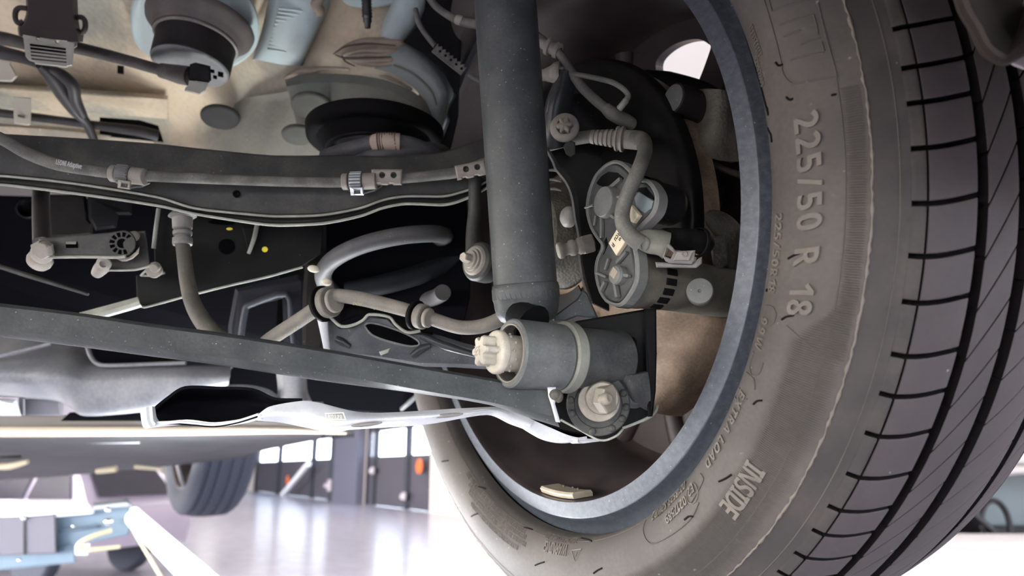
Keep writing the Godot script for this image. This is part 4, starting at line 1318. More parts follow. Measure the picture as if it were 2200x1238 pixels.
func crossmember():
	var T := thing("crossmember", "black pressed-steel subframe crossmember carrying the sensor cable, behind the shock", "crossmember", P(500, 400, .62))
	var xs := [-640, -60, 13, 155, 339, 420, 550, 597, 694, 775, 823, 872, 952, 985, 1030, 1075, 1110]
	var top := [262, 284, 288, 296, 309, 318, 331, 334, 334, 334, 335, 334, 326, 316, 300, 286, 278]
	var la := [360, 377, 380, 395, 425, 449, 463, 466, 463, 448, 431, 423, 423, 416, 400, 372, 350]
	var lb := [380, 395, 399, 416, 443, 461, 481, 485, 481, 465, 448, 439, 441, 434, 414, 384, 360]
	var row := func(ys: Array, dy: float, dd: float) -> Array:
		var o := []
		for k in xs.size():
			var d: float = lerpf(.60, .635, clampf((xs[k] + 60) / 1100.0, 0, 1)) + dd
			o.append(P(xs[k], ys[k] + dy, d))
		return o
	var mid := []
	for k in xs.size(): mid.append(lerpf(top[k], la[k], .55))
	var b := MB.new()
	loft(b, [row.call(top, 4, .09), row.call(top, 0, .010), row.call(top, 4, .0), row.call(mid, 0, -.004), row.call(la, -6, -.002), "c", row.call(la, -3, -.008), "c", row.call(la, 1, -.008), "c", row.call(la, 2, .0), row.call(lb, -7, .001), "c", row.call(lb, -4, -.007), "c", row.call(lb, 1, -.007), "c", row.call(lb, 2, .004), row.call(lb, -4, .07)], 5)
	part(T, "beam", b, M.black_paint)
	for q in [[-60, 1110]]:  # pale beads along both flange edges
		b = MB.new()
		var pa := []; var pb := []
		for k in xs.size(): 
			var d: float = lerpf(.60, .635, clampf((xs[k] + 60) / 1100.0, 0, 1)) - .0085
			pa.append(P(xs[k], la[k] - 1, d)); pb.append(P(xs[k], lb[k] - 1, d + .001))
		tube(b, pa, .0011, 8, 5); 
		part(T, "flange_edge", b, M.edge_pale, "pale upper flange edge")
		b = MB.new(); tube(b, pb, .0012, 8, 5)
		part(T, "flange_edge", b, M.edge_pale, "pale lower flange edge")
	for q in [[508, 417, 6]]:
		b = MB.new(); lathe(b, P(q[0], q[1], .612), -away(q[0], q[1]), [[.0032, -.001], [.0030, .0006], [.0022, .0008], null, [.0018, -.001], [0, -.001]], 20)
		part(T, "rivet_hole", b, M.black_dark)
	# clips and cable
	var C := thing("sensor_cable", "grey dusty sensor cable clipped along the black crossmember to the brake actuator", "cable", P(500, 385, .58))
	b = MB.new()
	tubp(b, [[-600, 180, .56], [-200, 230, .565], [-40, 280, .57], [10, 302, .572], [60, 330, .575], [120, 352, .578], [200, 367, .582], [260, 374, .584], [330, 379, .586], [420, 383, .59], [540, 388, .595], [640, 391, .60], [740, 392, .605], [800, 388, .607], [870, 383, .61], [930, 377, .612], [985, 370, .612], [1040, 352, .61], [1090, 338, .60], [1140, 322, .585], [1175, 312, .575], [1225, 300, .568], [1278, 292, .56]], [12, 12, 13, 13, 13.5, 13.5, 12, 11.5, 11.5, 11.5, 11, 11, 11, 11, 11, 11.5, 11.5, 12, 13, 14, 14.5, 14, 13.5], 16, 5)
	part(C, "cable", b, M.rubber_dusty)
	b = MB.new()
	letters(b, "LEONI Adaptive", .0048, .0004, func(x, y, z): 
		var t: float = clampf((x + .026) / .052, 0, 1)
		var p := P(lerpf(92, 205, t), lerpf(342, 364, t) , lerpf(.5645, .5705, t))
		return p + cdir(.19, 1, 0).normalized() * y * .8 + cdir(0, 0, 1) * (.0004 if z >= 0 else 0.0) , false, false, .55)
	part(C, "print", b, M.print_pale, "pale printed lettering")
	# boot at the bracket and elbow run to the plug
	b = MB.new()
	var s0 := P(1270, 294, .56); var s1 := P(1366, 301, .548)
	var ax := (s1 - s0).normalized(); var r0 := px(.555)
	var prof := [[14.5, 0]]
	for k in 5: prof += [[15.0 + k, 2 + k * 10.0], [15.5 + k, 8 + k * 10.0], [13.2 + k * .8, 9 + k * 10.0], [13.4 + k * .8, 11.5 + k * 10.0]]
	prof += [[19, 53], [21, 55], [26, 56], [27, 60], [24, 62], [23, 66], [27, 67], [27.5, 72], [22, 74], [20, 76], [20.5, 104], [19, 107], [14, 108]]
	var pm := []
	for q in prof: pm.append([q[0] * r0, q[1] * r0])
	lathe(b, s0, ax, hard(pm), 32)
	part(C, "boot", b, M.clip_tan, "tan ribbed rubber boot")
	b = MB.new()
	tubp(b, [[1362, 298, .546], [1374, 296, .532], [1384, 304, .512], [1386, 322, .488], [1378, 350, .464], [1362, 388, .454], [1346, 424, .455], [1337, 456, .456], [1340, 484, .453], [1356, 508, .449], [1378, 524, .448]], [15, 15.5, 16, 16, 16, 16, 16, 16.5, 17, 18, 20], 18, 6)
	part(C, "elbow_run", b, M.rubber_dusty)
	cable_clip(T, 269, 376, .578, 7.0, 1.0)
	cable_clip(T, 766, 390, .598, -1.5, 1.0)
	# flat tan sleeves with round holes
	for q in [[831, 381, .600, 0.0, 66, 34], [1012, 366, .602, -11.0, 66, 32]]:
		var S := MB.new()
		var w: float = q[4] * .5; var h: float = q[5] * .5
		var rot := deg_to_rad(q[3])
		var tr := func(l: Array) -> Array:
			var o := []
			for v in l: o.append([q[0] + v[0] * cos(rot) - v[1] * sin(rot), q[1] + v[0] * sin(rot) + v[1] * cos(rot)])
			return o
		var ol := [[-w, -h], [w, -h], [w, h], [w * .45, h], [w * .35, h - 3], [w * .18, h - 3], [w * .08, h], [-w * .35, h], [-w * .45, h - 3], [-w * .62, h - 3], [-w * .72, h], [-w, h]]
		platp(S, tr.call(ol), q[2], .010, .0012, [tr.call(oval(-w * .3, -h * .28, 6.5, 6.5)), tr.call(oval(w * .45, -h * .28, 6.5, 6.5))])
		part(C, "flat_sleeve", S, M.clip_tan, "flat tan cable sleeve with two holes")
func cable_clip(T: Node3D, x: float, y: float, d: float, rot: float, s: float):
	var t := deg_to_rad(rot)
	var tr := func(l: Array) -> Array:
		var o := []
		for v in l: o.append([x + (v[0] * cos(t) - v[1] * sin(t)) * s, y + (v[0] * sin(t) + v[1] * cos(t)) * s])
		return o
	var K := thing("cable_clip", ("tan ribbed clip holding the sensor cable at the left of the crossmember" if x < 500 else "silver-ribbed clip holding the sensor cable near the shock absorber"), "clip", P(x, y, d), "cable clips on the crossmember")
	var b := MB.new()
	platp(b, tr.call([[-36, 2], [-30, 12], [-12, 24], [14, 28], [40, 22], [56, 12], [58, 2], [40, -2], [-20, -4]]), d + .012, .012, .001)
	part(K, "base", b, M.black_paint)
	b = MB.new()
	for k in [-1, 1]:
		var u := MB.new()
		var c := P(x + (k * 24 + (4 if k > 0 else 0)) * cos(t), y + k * 24 * sin(t), d + .004)
		var ax := (P(x + 40 * cos(t), y + 40 * sin(t), d) - P(x, y, d)).normalized()
		cyl(u, c - ax * (.0024 if k < 0 else .0055), c + ax * (.0024 if k < 0 else .0055), .0068, .0068, .0006, 28)
		part(K, "sleeve", u, M.clip_tan)
	# strap: ribs over the cable and a buckle beneath
	var ax2 := (P(x + 40 * cos(t), y + 40 * sin(t), d) - P(x, y, d)).normalized()
	var o := P(x, y, d + .004)
	var pr := []
	b = MB.new()
	cyl(b, o - ax2 * .0054, o + ax2 * .0054, .0078, .0078, .0006, 28)
	var stp := part(K, "strap", b, M.plastic_grey)
	for k in 7:
		b = MB.new()
		var an := deg_to_rad(-62.0 + 19 * k)
		var nrm := cdir(0, sin(-an), cos(an))
		var p := o + nrm * .0078
		box(b, p, ax2 * .0046, nrm.cross(ax2).normalized() * .0007, nrm * .0007, .0002)
		part(stp, "strap_rib", b, M.clip_silver if x > 500 else M.plastic_grey)
	b = MB.new()
	platp(b, tr.call([[-14, 12], [14, 12], [15, 30], [-13, 30]]), d - .006, .008, .0008, [tr.call([[-6, 18], [8, 18], [8, 26], [-6, 26]])])
	part(K, "buckle", b, M.clip_silver if x > 500 else M.clip_tan)
	b = MB.new()
	platp(b, tr.call([[-5, 19], [7, 19], [7, 25], [-5, 25]]), d - .004, .004, .0004)
	part(K, "tongue", b, M.plastic_grey)
func spring():
	var T := thing("coil_spring", "grey steel coil spring seated in the black ring under the turret", "spring", P(825, 560, .70))
	var ax := Vector3.UP; var o := P(826, 552, .69)
	var f := [cdir(1, 0, 0), Vector3(0, 0, 1).rotated(Vector3.UP, 0.18)]
	var R := .0565; var pitch := .080
	var pts := []; var rr := []
	# angle 0 to the right, 90 towards the viewer, rising turn by turn
	for k in 47:
		var ph := deg_to_rad(-175.0 + 15.0 * k)
		var h := pitch * (rad_to_deg(ph) - 90.0) / 360.0
		if ph < deg_to_rad(-60): h = pitch * (-150.0) / 360.0 - .000 * (deg_to_rad(-60) - ph)
		pts.append(o + f[0] * (R * cos(PI - ph)) + f[1] * (R * sin(ph)) + ax * h)
		rr.append(.0078)
	var b := MB.new()
	tube(b, pts, rr, 16, 2)
	part(T, "coil", b, M.spring_grey)
	# striped sleeve on the upper turn
	b = MB.new()
	var SL := [[806, 308, .655], [820, 305, .652], [836, 305, .651], [859, 306, .652]]
	tubp(b, SL, 19.5, 18, 4)
	var slv := part(T, "sleeve", b, M.sleeve_tan, "tan striped sleeve")
	for k in 8:
		b = MB.new()
		var x := 812.0 + k * 5.4
		tubp(b, [[x, 305.8 - minf(k, 3) * .25, .652], [x + 2.4, 305.6 - minf(k, 3) * .25, .652]], 20.9, 18, 1)
		part(slv, "stripe", b, M.ink_brown)
	b = MB.new()
	tubp(b, [[700, 338, .69], [740, 325, .67], [780, 314, .66], [815, 306, .655], [850, 306, .654], [890, 313, .66], [930, 330, .67], [960, 350, .69]], [17, 18, 18, 18, 18, 17, 15, 12], 16, 6)
	part(T, "upper_turn", b, M.spring_grey)
	# rubber seat ring
	var S := thing("rubber_ring", "black rubber spring seat ring under the sheet-metal turret", "rubber ring", P(806, 285, .75))
	b = MB.new()
	lathe(b, P(806, 294, .75), Vector3.DOWN, [[.070, -.006], [.0685, .004], [.064, .008], [.058, .007], null, [.054, .010], [.050, .018], [.046, .020], null, [.042, .012], [.036, .010], [.028, .016], [.022, .014], [0, .012]], 56)
	part(S, "ring", b, M.rubber_black)
	b = MB.new()
	lathe(b, P(806, 294, .75) + Vector3.DOWN * .016, Vector3.DOWN, [[.049, 0], [.0495, .003], [.047, .005], [.0445, .003]], 48)
	part(S, "lip", b, M.plastic_black)
	# bump stop behind, right of the coil
	b = MB.new(); tubp(b, [[900, 586, .73], [935, 580, .72], [962, 576, .715]], [12, 12.5, 7], 14, 4)
	one("spring_pad_end", "rounded grey rubber pad end right of the coil spring", "rubber pad", "pad", b, M.rubber_dusty)
func level_sensor():
	var T := thing("level_sensor_lever", "dark lever of the ride-height sensor with toothed hub and pale nut", "sensor lever", P(190, 530, .62))
	var d := .615
	var b := MB.new()
	var hub := [262.0, 523.0]
	var slots := []
	for k in 12:
		var t := TAU * k / 12 + .2
		var c := [hub[0] + cos(t) * 21.5, hub[1] + sin(t) * 19.0]
		var l := []
		for q in [[-5.5, -3.2], [5.5, -4.2], [5.5, 4.2], [-5.5, 3.2]]:
			l.append([c[0] + q[0] * cos(t) - q[1] * sin(t), c[1] + (q[0] * sin(t) + q[1] * cos(t)) * .9])
		slots.append(l)
	slots.append(oval(262, 523, 11, 10.5, 0, 18))
	slots.append([[140, 520], [166, 519], [168, 533], [142, 533]])
	var outline := [[84, 512], [112, 510], [180, 504], [232, 500]]
	for k in 9:
		var t := deg_to_rad(-80 + 20.0 * k)
		outline.append([262 + cos(t) * 31, 523 + sin(t) * 29])
	outline += [[250, 552], [180, 549], [112, 548], [92, 544], [80, 530]]
	platp(b, outline, d, .006, .0008)
	var lpl := part(T, "lever_plate", b, M.black_paint)
	for sl in slots:  # flat dark inlays paint the shade of the slots
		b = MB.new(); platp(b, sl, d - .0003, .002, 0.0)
		part(lpl, "hub_slot_inlay", b, M.hole_shade)
	b = MB.new(); platp(b, [[141, 519.5], [164, 519], [163, 525], [141, 525]], d - .0006, .001, 0.0)
	part(T, "slot_glint", b, M.edge_grey)
	b = MB.new()
	tubp(b, [[96, 553, d - .001], [180, 552, d - .001], [250, 553, d - .001], [270, 551, d - .001]], 3.4, 8, 3)
	part(T, "lower_edge", b, M.edge_pale, "pale lower edge")
	b = MB.new()
	cyl(b, P(262, 523, d + .012), P(262, 523, d + .004), .0048, .0048, .0005, 20)
	part(T, "pivot", b, M.plastic_black)
	b = MB.new()
	platp(b, [[244, 554], [278, 552], [292, 541], [300, 530], [298, 545], [286, 556], [272, 562], [262, 562]], d + .001, .012, .001)
	part(T, "hub_skirt", b, M.clip_tan)
	for q in [[84, 561, 25, .627, .010], [89, 547, 22, .619, .006]]:
		b = MB.new()
		lathe(b, P(q[0], q[1], q[3]), Vector3.DOWN + cdir(0, 0, 1) * .9, [[0, -.004], [q[2] * px(q[3]), -.004], [q[2] * px(q[3]) * 1.02, 0], [q[2] * px(q[3]) * .9, .003], [0, .004]], 28)
		part(T, "spacer", b, M.clip_tan)
	var nax := (Vector3.DOWN * .55 + cdir(0, 0, 1)).normalized()
	b = MB.new()
	hexa(b, P(97, 532, .612), nax, 21.5 * px(.61), .008, 6, .4)
	part(T, "nut", b, M.clip_tan, "pale hexagon nut")
	b = MB.new()
	cyl(b, P(97, 528, .606), P(97, 528, .606) + nax * .004, 10.5 * px(.6), 9.5 * px(.6), .0006, 20)
	part(T, "stud_end", b, M.clip_tan)
	b = MB.new()
	tubp(b, [[88, 412, .66], [88, 460, .64], [90, 520, .625]], [17, 17, 18], 14, 3)
	one("sensor_link", "dark vertical link rod running up from the sensor lever nut", "rod", "rod", b, M.rod_brown)
	# sensor bracket plate with screws
	var K := thing("sensor_bracket", "dark sensor bracket plate with three pale screws behind the toothed hub", "bracket", P(290, 540, .63))
	b = MB.new()
	platp(b, [[250, 500], [313, 496], [319, 540], [323, 570], [318, 574], [290, 580], [235, 582], [212, 576], [218, 556], [250, 553]], .628, .004, .0007)
	part(K, "plate", b, M.black_paint)
	b = MB.new(); tubp(b, [[232, 581, .627], [290, 580, .627], [322, 572, .627]], 2.4, 8, 3)
	part(K, "plate_edge", b, M.edge_pale)
	b = MB.new()
	tubp(b, [[226, 566, .626], [216, 578, .628], [207, 589, .631]], [16, 15, 11], 16, 4)
	part(K, "stand_off", b, M.clip_tan)
	b = MB.new()
	tubp(b, [[207, 589, .631], [240, 576, .632]], [9, 4], 10, 1)
	part(K, "stand_off_web", b, M.clip_tan)
	b = MB.new()
	lathe(b, P(225, 565, .618), nax, hard([[.0058, 0], [.0060, .002], [.0030, .0032], [.0028, .0012], [0, .001]]), 20)
	part(K, "screw", b, M.clip_tan)
	b = MB.new()
	lathe(b, P(290, 509, .623), cdir(-.1, .3, 1), [[.0045, 0], [.0046, .002], [.0036, .0042], [.0014, .005], [0, .005]], 18)
	part(K, "screw", b, M.clip_tan)
	b = MB.new()
	cyl(b, P(334, 578, .634), P(334, 578, .634) + nax * .006, 17 * px(.63), 16 * px(.63), .0008, 24)
	cyl(b, P(336, 572, .624), P(336, 572, .624) + nax * .005, 11 * px(.62), 10 * px(.62), .0006, 18)
	part(K, "screw", b, M.clip_tan)
	# big dark subframe plate
	var S := thing("subframe_plate", "large dark subframe side plate with round hole and two yellow paint dots", "plate", P(480, 560, .68))
	b = MB.new()
	var l := [[343, 440], [700, 440], [690, 546], [668, 560], [648, 574], [575, 594], [500, 611], [400, 636], [312, 660], [300, 657], [294, 646], [292, 592], [322, 584], [332, 560], [331, 530]]
	var big: Array = []
	for q in l: big.append([q[0], q[1]])
	platp(b, big, .675, .004, .0007)
	part(S, "plate", b, M.black_dark2)
	b = MB.new(); platp(b, oval(487, 530, 18, 17, 0, 24), .6746, .002, 0.0)  # hole and slot are dark inlays, their shade painted
	part(S, "round_hole_inlay", b, M.hole_shade, "dark inlay painted as the shade of a round hole")
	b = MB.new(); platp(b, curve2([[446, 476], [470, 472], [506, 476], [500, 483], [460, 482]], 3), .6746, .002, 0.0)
	part(S, "slot_hole_inlay", b, M.hole_shade, "dark inlay painted as the shade of a slot")
	b = MB.new(); tubp(b, [[296, 656, .6735], [312, 660, .6735], [400, 637, .6735], [500, 612, .6735], [575, 595, .6735], [650, 574, .6735]], 2.4, 8, 4)
	part(S, "plate_edge", b, M.edge_pale, "pale lower edge")
	b = MB.new(); tubp(b, [[341, 448, .668], [335, 490, .668], [330, 534, .668]], 4.5, 8, 3)
	part(S, "upright_flange", b, M.edge_pale)
	b = MB.new(); tubp(b, [[552, 484, .67], [546, 512, .668], [534, 545, .668]], [5, 5, 4], 8, 4)
	part(S, "upright_flange", b, M.edge_pale)
	b = MB.new(); platp(b, [[520, 488], [552, 486], [546, 515], [533, 544]], .672, .01, .001)
	part(S, "fin", b, M.black_dark2)
	b = MB.new(); tubp(b, [[303, 592, .668], [330, 592, .668], [354, 586, .668]], 2.6, 8, 3); tubp(b, [[303, 592, .668], [312, 583, .664], [323, 572, .660]], 2.6, 8, 3)
	part(S, "bracket_edge", b, M.edge_pale)
	for q in [[493, 492, 7, 3], [569, 536, 6.5, 6]]:
		b = MB.new(); platp(b, oval(q[0], q[1], q[2], q[3], 0, 14), .6745, .0005, 0.0)
		part(S, "paint_dot", b, M.yellow_paint, "yellow paint dot")
	# pieces seen in the bay behind
	b = MB.new()
	platp(b, [[103, 418], [185, 418], [190, 470], [200, 480], [198, 505], [150, 510], [105, 512]], .80, .03, .003)
	one("bay_bracket", "dull grey-brown bracket in the dark bay above the sensor lever", "bracket", "plate", b, M.bay_brown)
	b = MB.new()
	platp(b, [[188, 420], [282, 424], [284, 462], [255, 462], [250, 490], [205, 496], [190, 470]], .78, .03, .003)
	one("bay_block", "black block in the dark bay left of the brake hose", "block", "block", b, M.black_dark)
	b = MB.new()
	lathe(b, P(58, 449, .9), -away(58, 449), [[.012, 0], [.010, .002], null, [.010, -.01], [0, -.01]], 20)
	one("bay_hole_plug", "round dark recess in the bay wall at far left", "recess", "ring", b, M.black_dark)
	b = MB.new()
	tubp(b, [[-40, 560, .72], [60, 592, .72], [140, 617, .72], [190, 633, .72]], [5, 5, 4, 3], 8, 4)
	one("bay_edge", "thin dark ridge line crossing the bay above the long link", "ridge", "ridge", b, M.black_paint)
	b = MB.new()
	loft(b, [PA([[170, 672, .66], [230, 656, .66], [296, 638, .66]]), PA([[196, 682, .65], [240, 670, .65], [300, 652, .65]]), "c", PA([[200, 690, .66], [250, 676, .66], [305, 660, .67]])], 4, false, 0, .002)
	one("pale_strut", "short pale strut end between bay and long link", "strut", "strut", b, M.edge_pale)
	# framed opening right of the hose
	b = MB.new()
	platp(b, [[505, 620], [640, 590], [655, 600], [655, 770], [490, 770], [490, 700]], .80, .03, .004, [[[530, 660], [608, 640], [612, 760], [514, 760]]])
	one("frame_web", "dark framed web with a rectangular opening behind the hoses", "frame", "web", b, M.navy_grey)
	b = MB.new()
	tubp(b, [[514, 752, .79], [528, 662, .79], [545, 652, .79], [616, 632, .79], [626, 690, .79], [634, 755, .79]], 7, 10, 3)
	one("frame_bead", "raised bead round the rectangular opening behind the hoses", "bead", "bead", b, M.navy_grey2)
	b = MB.new()
	platp(b, [[655, 560], [700, 560], [705, 700], [688, 780], [648, 780], [650, 640]], .76, .02, .004)
	one("grey_web", "grey upright web left of the control arm", "web", "web", b, M.bay_brown)
func hoses():
	var T := thing("brake_hose", "tan dusty rubber brake hose hanging in a curve from the crossmember fitting", "hose", P(400, 560, .62))
	var b := MB.new()
	tubp(b, [[392, 520, .62], [396, 555, .618], [402, 600, .614], [412, 645, .608], [432, 685, .60], [462, 720, .59], [500, 752, .58]], [14.5, 15, 16, 17, 18.5, 20, 21], 18, 6)
	part(T, "hose", b, M.hose_dark)
	var up := P(392, 530, .62); var dn := P(392, 462, .625)
	var ax := (up - dn).normalized(); var L := (up - dn).length(); var k := px(.62)
	b = MB.new()
	var pr := []
	for q in [[10, -12], [17, -10], [27, 0], [29, 3], [24, 6], [21, 7], [20, 30], [18, 32], [15, 34], [19, 36], [20, 39], [19, 45], [15, 47], [15, 50], [20, 52], [20.5, 62], [19.5, 67], [15, 68]]: pr.append([q[0] * k, q[1] * k])
	lathe(b, dn, ax, hard(pr), 28)
	part(T, "fitting", b, M.fitting_grey, "grey stepped end fitting")
	var H2 := thing("brake_line_hose", "beige hose with faint yellow print running through two grommets to the knuckle", "hose", P(800, 650, .56))
	b = MB.new()
	tubp(b, [[540, 762, .60], [582, 728, .595], [640, 690, .588], [690, 656, .58]], [15, 15.5, 16, 16], 18, 5)
	part(H2, "hose", b, M.hose_tan)
	b = MB.new()
	tubp(b, [[700, 640, .578], [728, 636, .572], [770, 641, .566], [830, 655, .56], [885, 670, .556], [930, 686, .553], [985, 703, .55], [1030, 702, .547], [1070, 688, .545], [1110, 662, .545]], [15, 15, 15.5, 15.5, 15, 15, 15, 15.5, 16, 16], 18, 6)
	part(H2, "hose", b, M.hose_tan)
	for q in [["DOT", 596, 728, 622, 711], ["3J-9", 624, 709, 648, 694], ["1/8", 652, 691, 676, 676], ["DOT", 748, 646, 790, 652], ["J1401", 796, 654, 836, 664]]:
		b = MB.new()
		var a := P(q[1], q[2] + 2, .5755 if q[1] < 700 else .5605); var c := P(q[3], q[4] + 2, .571 if q[1] < 700 else .556)
		var dx := (c - a)
		letters(b, q[0], .0022, .0003, func(x, y, z): return a + dx * (x / .010 + .5) + (cdir(.25, 1, 0) * (y - .001)) + cdir(0, 0, 1) * (.0004 if z >= 0 else 0.0), false, false, .8)
		part(H2, "print", b, M.print_yellow)
	# grommets
	for q in [[706, 650, .574, -22.0, 42], [906, 680, .552, 18.0, 34]]:
		var G := thing("hose_grommet", "flanged rubber grommet of the beige hose " + ("at the control arm clamp" if q[0] < 800 else "in the bracket nearer the shock"), "grommet", P(q[0], q[1], q[2]), "grommets on the beige hose")
		var axg := cdir(cos(deg_to_rad(q[3])), -sin(deg_to_rad(q[3])) * .6, .55)
		var kk: float = px(q[2])
		var R: float = q[4]
		for z in [[-16, .95, 5, M.rubber_black], [0, .80, 9, M.hose_tan], [17, .62, 5, M.clip_tan]]:
			b = MB.new()
			var c: Vector3 = P(q[0], q[1], q[2]) + axg * (z[0] * kk)
			cyl(b, c - axg * z[2] * kk, c + axg * z[2] * kk, R * z[1] * kk, R * z[1] * kk, 2 * kk, 28)
			part(G, "collar", b, z[3])
	for q in [[674, 578, 14], [702, 606, 12]]:
		b = MB.new()
		ball(b, P(q[0], q[1], .60), Vector3(q[2], 8, 8) * px(.6), Basis(Vector3(0, 0, 1), -.2), 12)
		one("white_clip_tab", ("left" if q[0] < 690 else "right") + " pale tab of the small clip where coil and hose meet", "clip", "tab", b, M.clip_cream, "pale clip tabs by the coil")
func links():
	# long link
	var T := thing("lateral_link", "long dark grey suspension link crossing the picture down to the knuckle", "suspension link", P(600, 760, .46))
	var b := MB.new()
	loft(b, [
		PA([[-620, 615, 0.490], [-60, 652, 0.49], [159, 676, 0.485], [318, 699, .48], [477, 720, .475], [700, 752, .47], [900, 790, .47], [1050, 818, .47], [1130, 832, .47], [1190, 842, .472]]),
		PA([[-620, 607, 0.462], [-60, 646, 0.462], [159, 671, 0.458], [318, 694, .455], [477, 715, .452], [700, 750, .45], [900, 786, .452], [1050, 812, .455], [1130, 824, .458], [1190, 834, .46]]),
		PA([[-620, 617, 0.452], [-60, 654, 0.452], [159, 678, 0.449], [318, 702, .446], [477, 723, .443], [700, 757, .442], [900, 792, .446], [1050, 818, .45], [1130, 832, .453], [1190, 842, .455]]), "c",
		PA([[-620, 671, 0.446], [-60, 705, 0.446], [159, 727, 0.443], [318, 748, .44], [477, 768, .438], [700, 802, .437], [900, 838, .441], [1050, 864, .445], [1130, 882, .448], [1194, 896, .45]]), "c",
		PA([[-620, 681, 0.452], [-60, 718, 0.452], [159, 742, 0.449], [318, 763, .446], [477, 783, .443], [700, 817, .442], [900, 843, .446], [1050, 868, .45], [1130, 892, .453], [1200, 912, .455]]),
		PA([[-620, 673, 0.462], [-60, 716, 0.462], [159, 744, 0.458], [318, 765, .455], [477, 786, .452], [700, 820, .45], [900, 846, .452], [1050, 870, .455], [1130, 896, .458], [1202, 918, .46]]),
		PA([[-620, 669, 0.490], [-60, 712, 0.49], [159, 740, 0.485], [318, 760, .48], [477, 780, .475], [700, 812, .47], [900, 838, .47], [1050, 862, .47], [1130, 888, .468], [1200, 910, .47]])], 6, false, 2)
	part(T, "pressed_arm", b, M.shock_paint)
	# pale stamped arm with bowl at the knuckle
	var A := thing("stamped_arm", "pale stamped lower arm with a cream label and dark open left end", "control arm", P(700, 890, .48))
	b = MB.new()
	loft(b, [
		PA([[552, 893, .470], [579, 874, .472], [646, 862, .474], [683, 865, .476], [787, 887, .478], [1000, 877, .482], [1083, 875, .484], [1120, 890, .486], [1150, 905, .487]]),
		PA([[560, 897, .466], [600, 890, .466], [660, 896, .466], [720, 908, .466], [800, 904, .468], [1000, 890, .474], [1064, 884, .478], [1105, 902, .482], [1140, 914, .484]]),
		PA([[552, 904, .470], [600, 908, .472], [660, 920, .474], [716, 931, .476], [750, 924, .478], [912, 913, .482], [1046, 892, .484], [1096, 912, .486], [1136, 926, .487]])], 6, false, 4, .0025)
	part(A, "web", b, M.arm_white)
	b = MB.new()  # near-black colour paints the shade inside the open channel
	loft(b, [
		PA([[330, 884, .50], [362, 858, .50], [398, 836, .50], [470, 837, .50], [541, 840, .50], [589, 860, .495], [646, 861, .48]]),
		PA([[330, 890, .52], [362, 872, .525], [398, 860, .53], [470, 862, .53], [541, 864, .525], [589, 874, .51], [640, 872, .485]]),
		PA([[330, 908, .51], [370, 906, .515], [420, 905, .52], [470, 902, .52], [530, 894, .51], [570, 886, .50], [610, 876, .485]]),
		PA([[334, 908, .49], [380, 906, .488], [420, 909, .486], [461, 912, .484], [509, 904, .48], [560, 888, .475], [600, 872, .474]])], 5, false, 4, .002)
	part(A, "channel", b, M.black_navy, "inside of the open channel with its shade painted dark")
	b = MB.new()
	tubp(b, [[334, 908, .489], [380, 907, .487], [420, 910, .485], [461, 913, .483], [509, 905, .479], [556, 890, .474]], 2.6, 8, 5)
	part(A, "channel_edge", b, M.arm_white)
	b = MB.new()
	loft(b, [PA([[307, 879, .492], [312, 912, .492], [318, 918, .492]]), PA([[320, 874, .486], [323, 905, .486], [330, 915, .486]]), "c", PA([[326, 875, .492], [330, 898, .492], [336, 908, .492]])], 4, false, 0, .002)
	part(A, "end_lip", b, M.arm_white)
	b = MB.new()
	loft(b, [PA([[318, 916, .488], [400, 908, .486], [461, 914, .484], [530, 904, .48], [562, 892, .476]]), PA([[320, 920, .492], [400, 913, .49], [461, 918, .488], [530, 909, .484], [562, 900, .48]])], 5, false, 0, .002)
	part(A, "lower_flange", b, M.arm_white)
	b = MB.new()
	loft(b, [
		PA([[1120, 890, .486], [1150, 905, .487], [1180, 918, .488], [1230, 938, .489], [1290, 945, .49]]),
		PA([[1108, 898, .483], [1135, 922, .484], [1165, 942, .485], [1200, 950, .486], [1240, 948, .487]]),
		PA([[1098, 904, .485], [1136, 930, .486], [1170, 947, .487], [1212, 953, .488], [1262, 944, .489]]),
		], 6, false, 3, .002)
	part(A, "bowl_edge", b, M.arm_white)
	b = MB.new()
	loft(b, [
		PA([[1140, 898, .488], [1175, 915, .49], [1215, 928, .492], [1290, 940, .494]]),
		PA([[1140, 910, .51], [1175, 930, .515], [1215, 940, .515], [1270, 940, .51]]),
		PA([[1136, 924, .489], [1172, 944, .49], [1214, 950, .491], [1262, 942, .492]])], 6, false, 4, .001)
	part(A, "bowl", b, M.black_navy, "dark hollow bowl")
	for q in [[788, 912, 34, 5, -.12], [960, 893, 36, 5, -.10]]:  # grey ovals paint the shading of two grooves
		b = MB.new(); platp(b, oval(q[0], q[1], q[2], q[3], q[4], 20), .4655 if q[0] < 900 else .4725, .004, .001)
		part(A, "groove_shade", b, M.fitting_grey)
	b = MB.new()
	for k in 2:
		pass
	var lab := [[698, 888], [738, 886], [744, 903], [700, 902]]
	platp(b, lab, .4638, .0006, 0.0, [[[700, 890], [736, 888], [741, 901], [702, 900]]])
	part(A, "label_frame", b, M.label_cream, "thin cream label outline")
	for q in [["K0123", 720, 896, .0026]]:
		b = MB.new()
		letters(b, q[0], q[3], .0003, func(x, y, z): return P(q[1], q[2], .4636) + cdir(1, -.08, 0) * x + cdir(.1, 1, 0) * y + cdir(0, 0, 1) * (.0003 if z >= 0 else 0.0), false, false, .9)
		part(A, "label_print", b, M.label_cream)
	# black control arm with oval hole behind the hose
	var C := thing("control_arm", "black pressed control arm with an oval hole under the beige hose", "control arm", P(830, 710, .60))
	b = MB.new()
	var ol := [[684, 632], [690, 655], [712, 681], [733, 699], [758, 697], [778, 688], [792, 675], [812, 676], [836, 680], [846, 690], [858, 702], [875, 713], [902, 711], [950, 722], [1000, 738], [1060, 752], [1060, 795], [980, 790], [900, 788], [820, 775], [760, 768], [706, 768], [696, 740], [690, 700]]
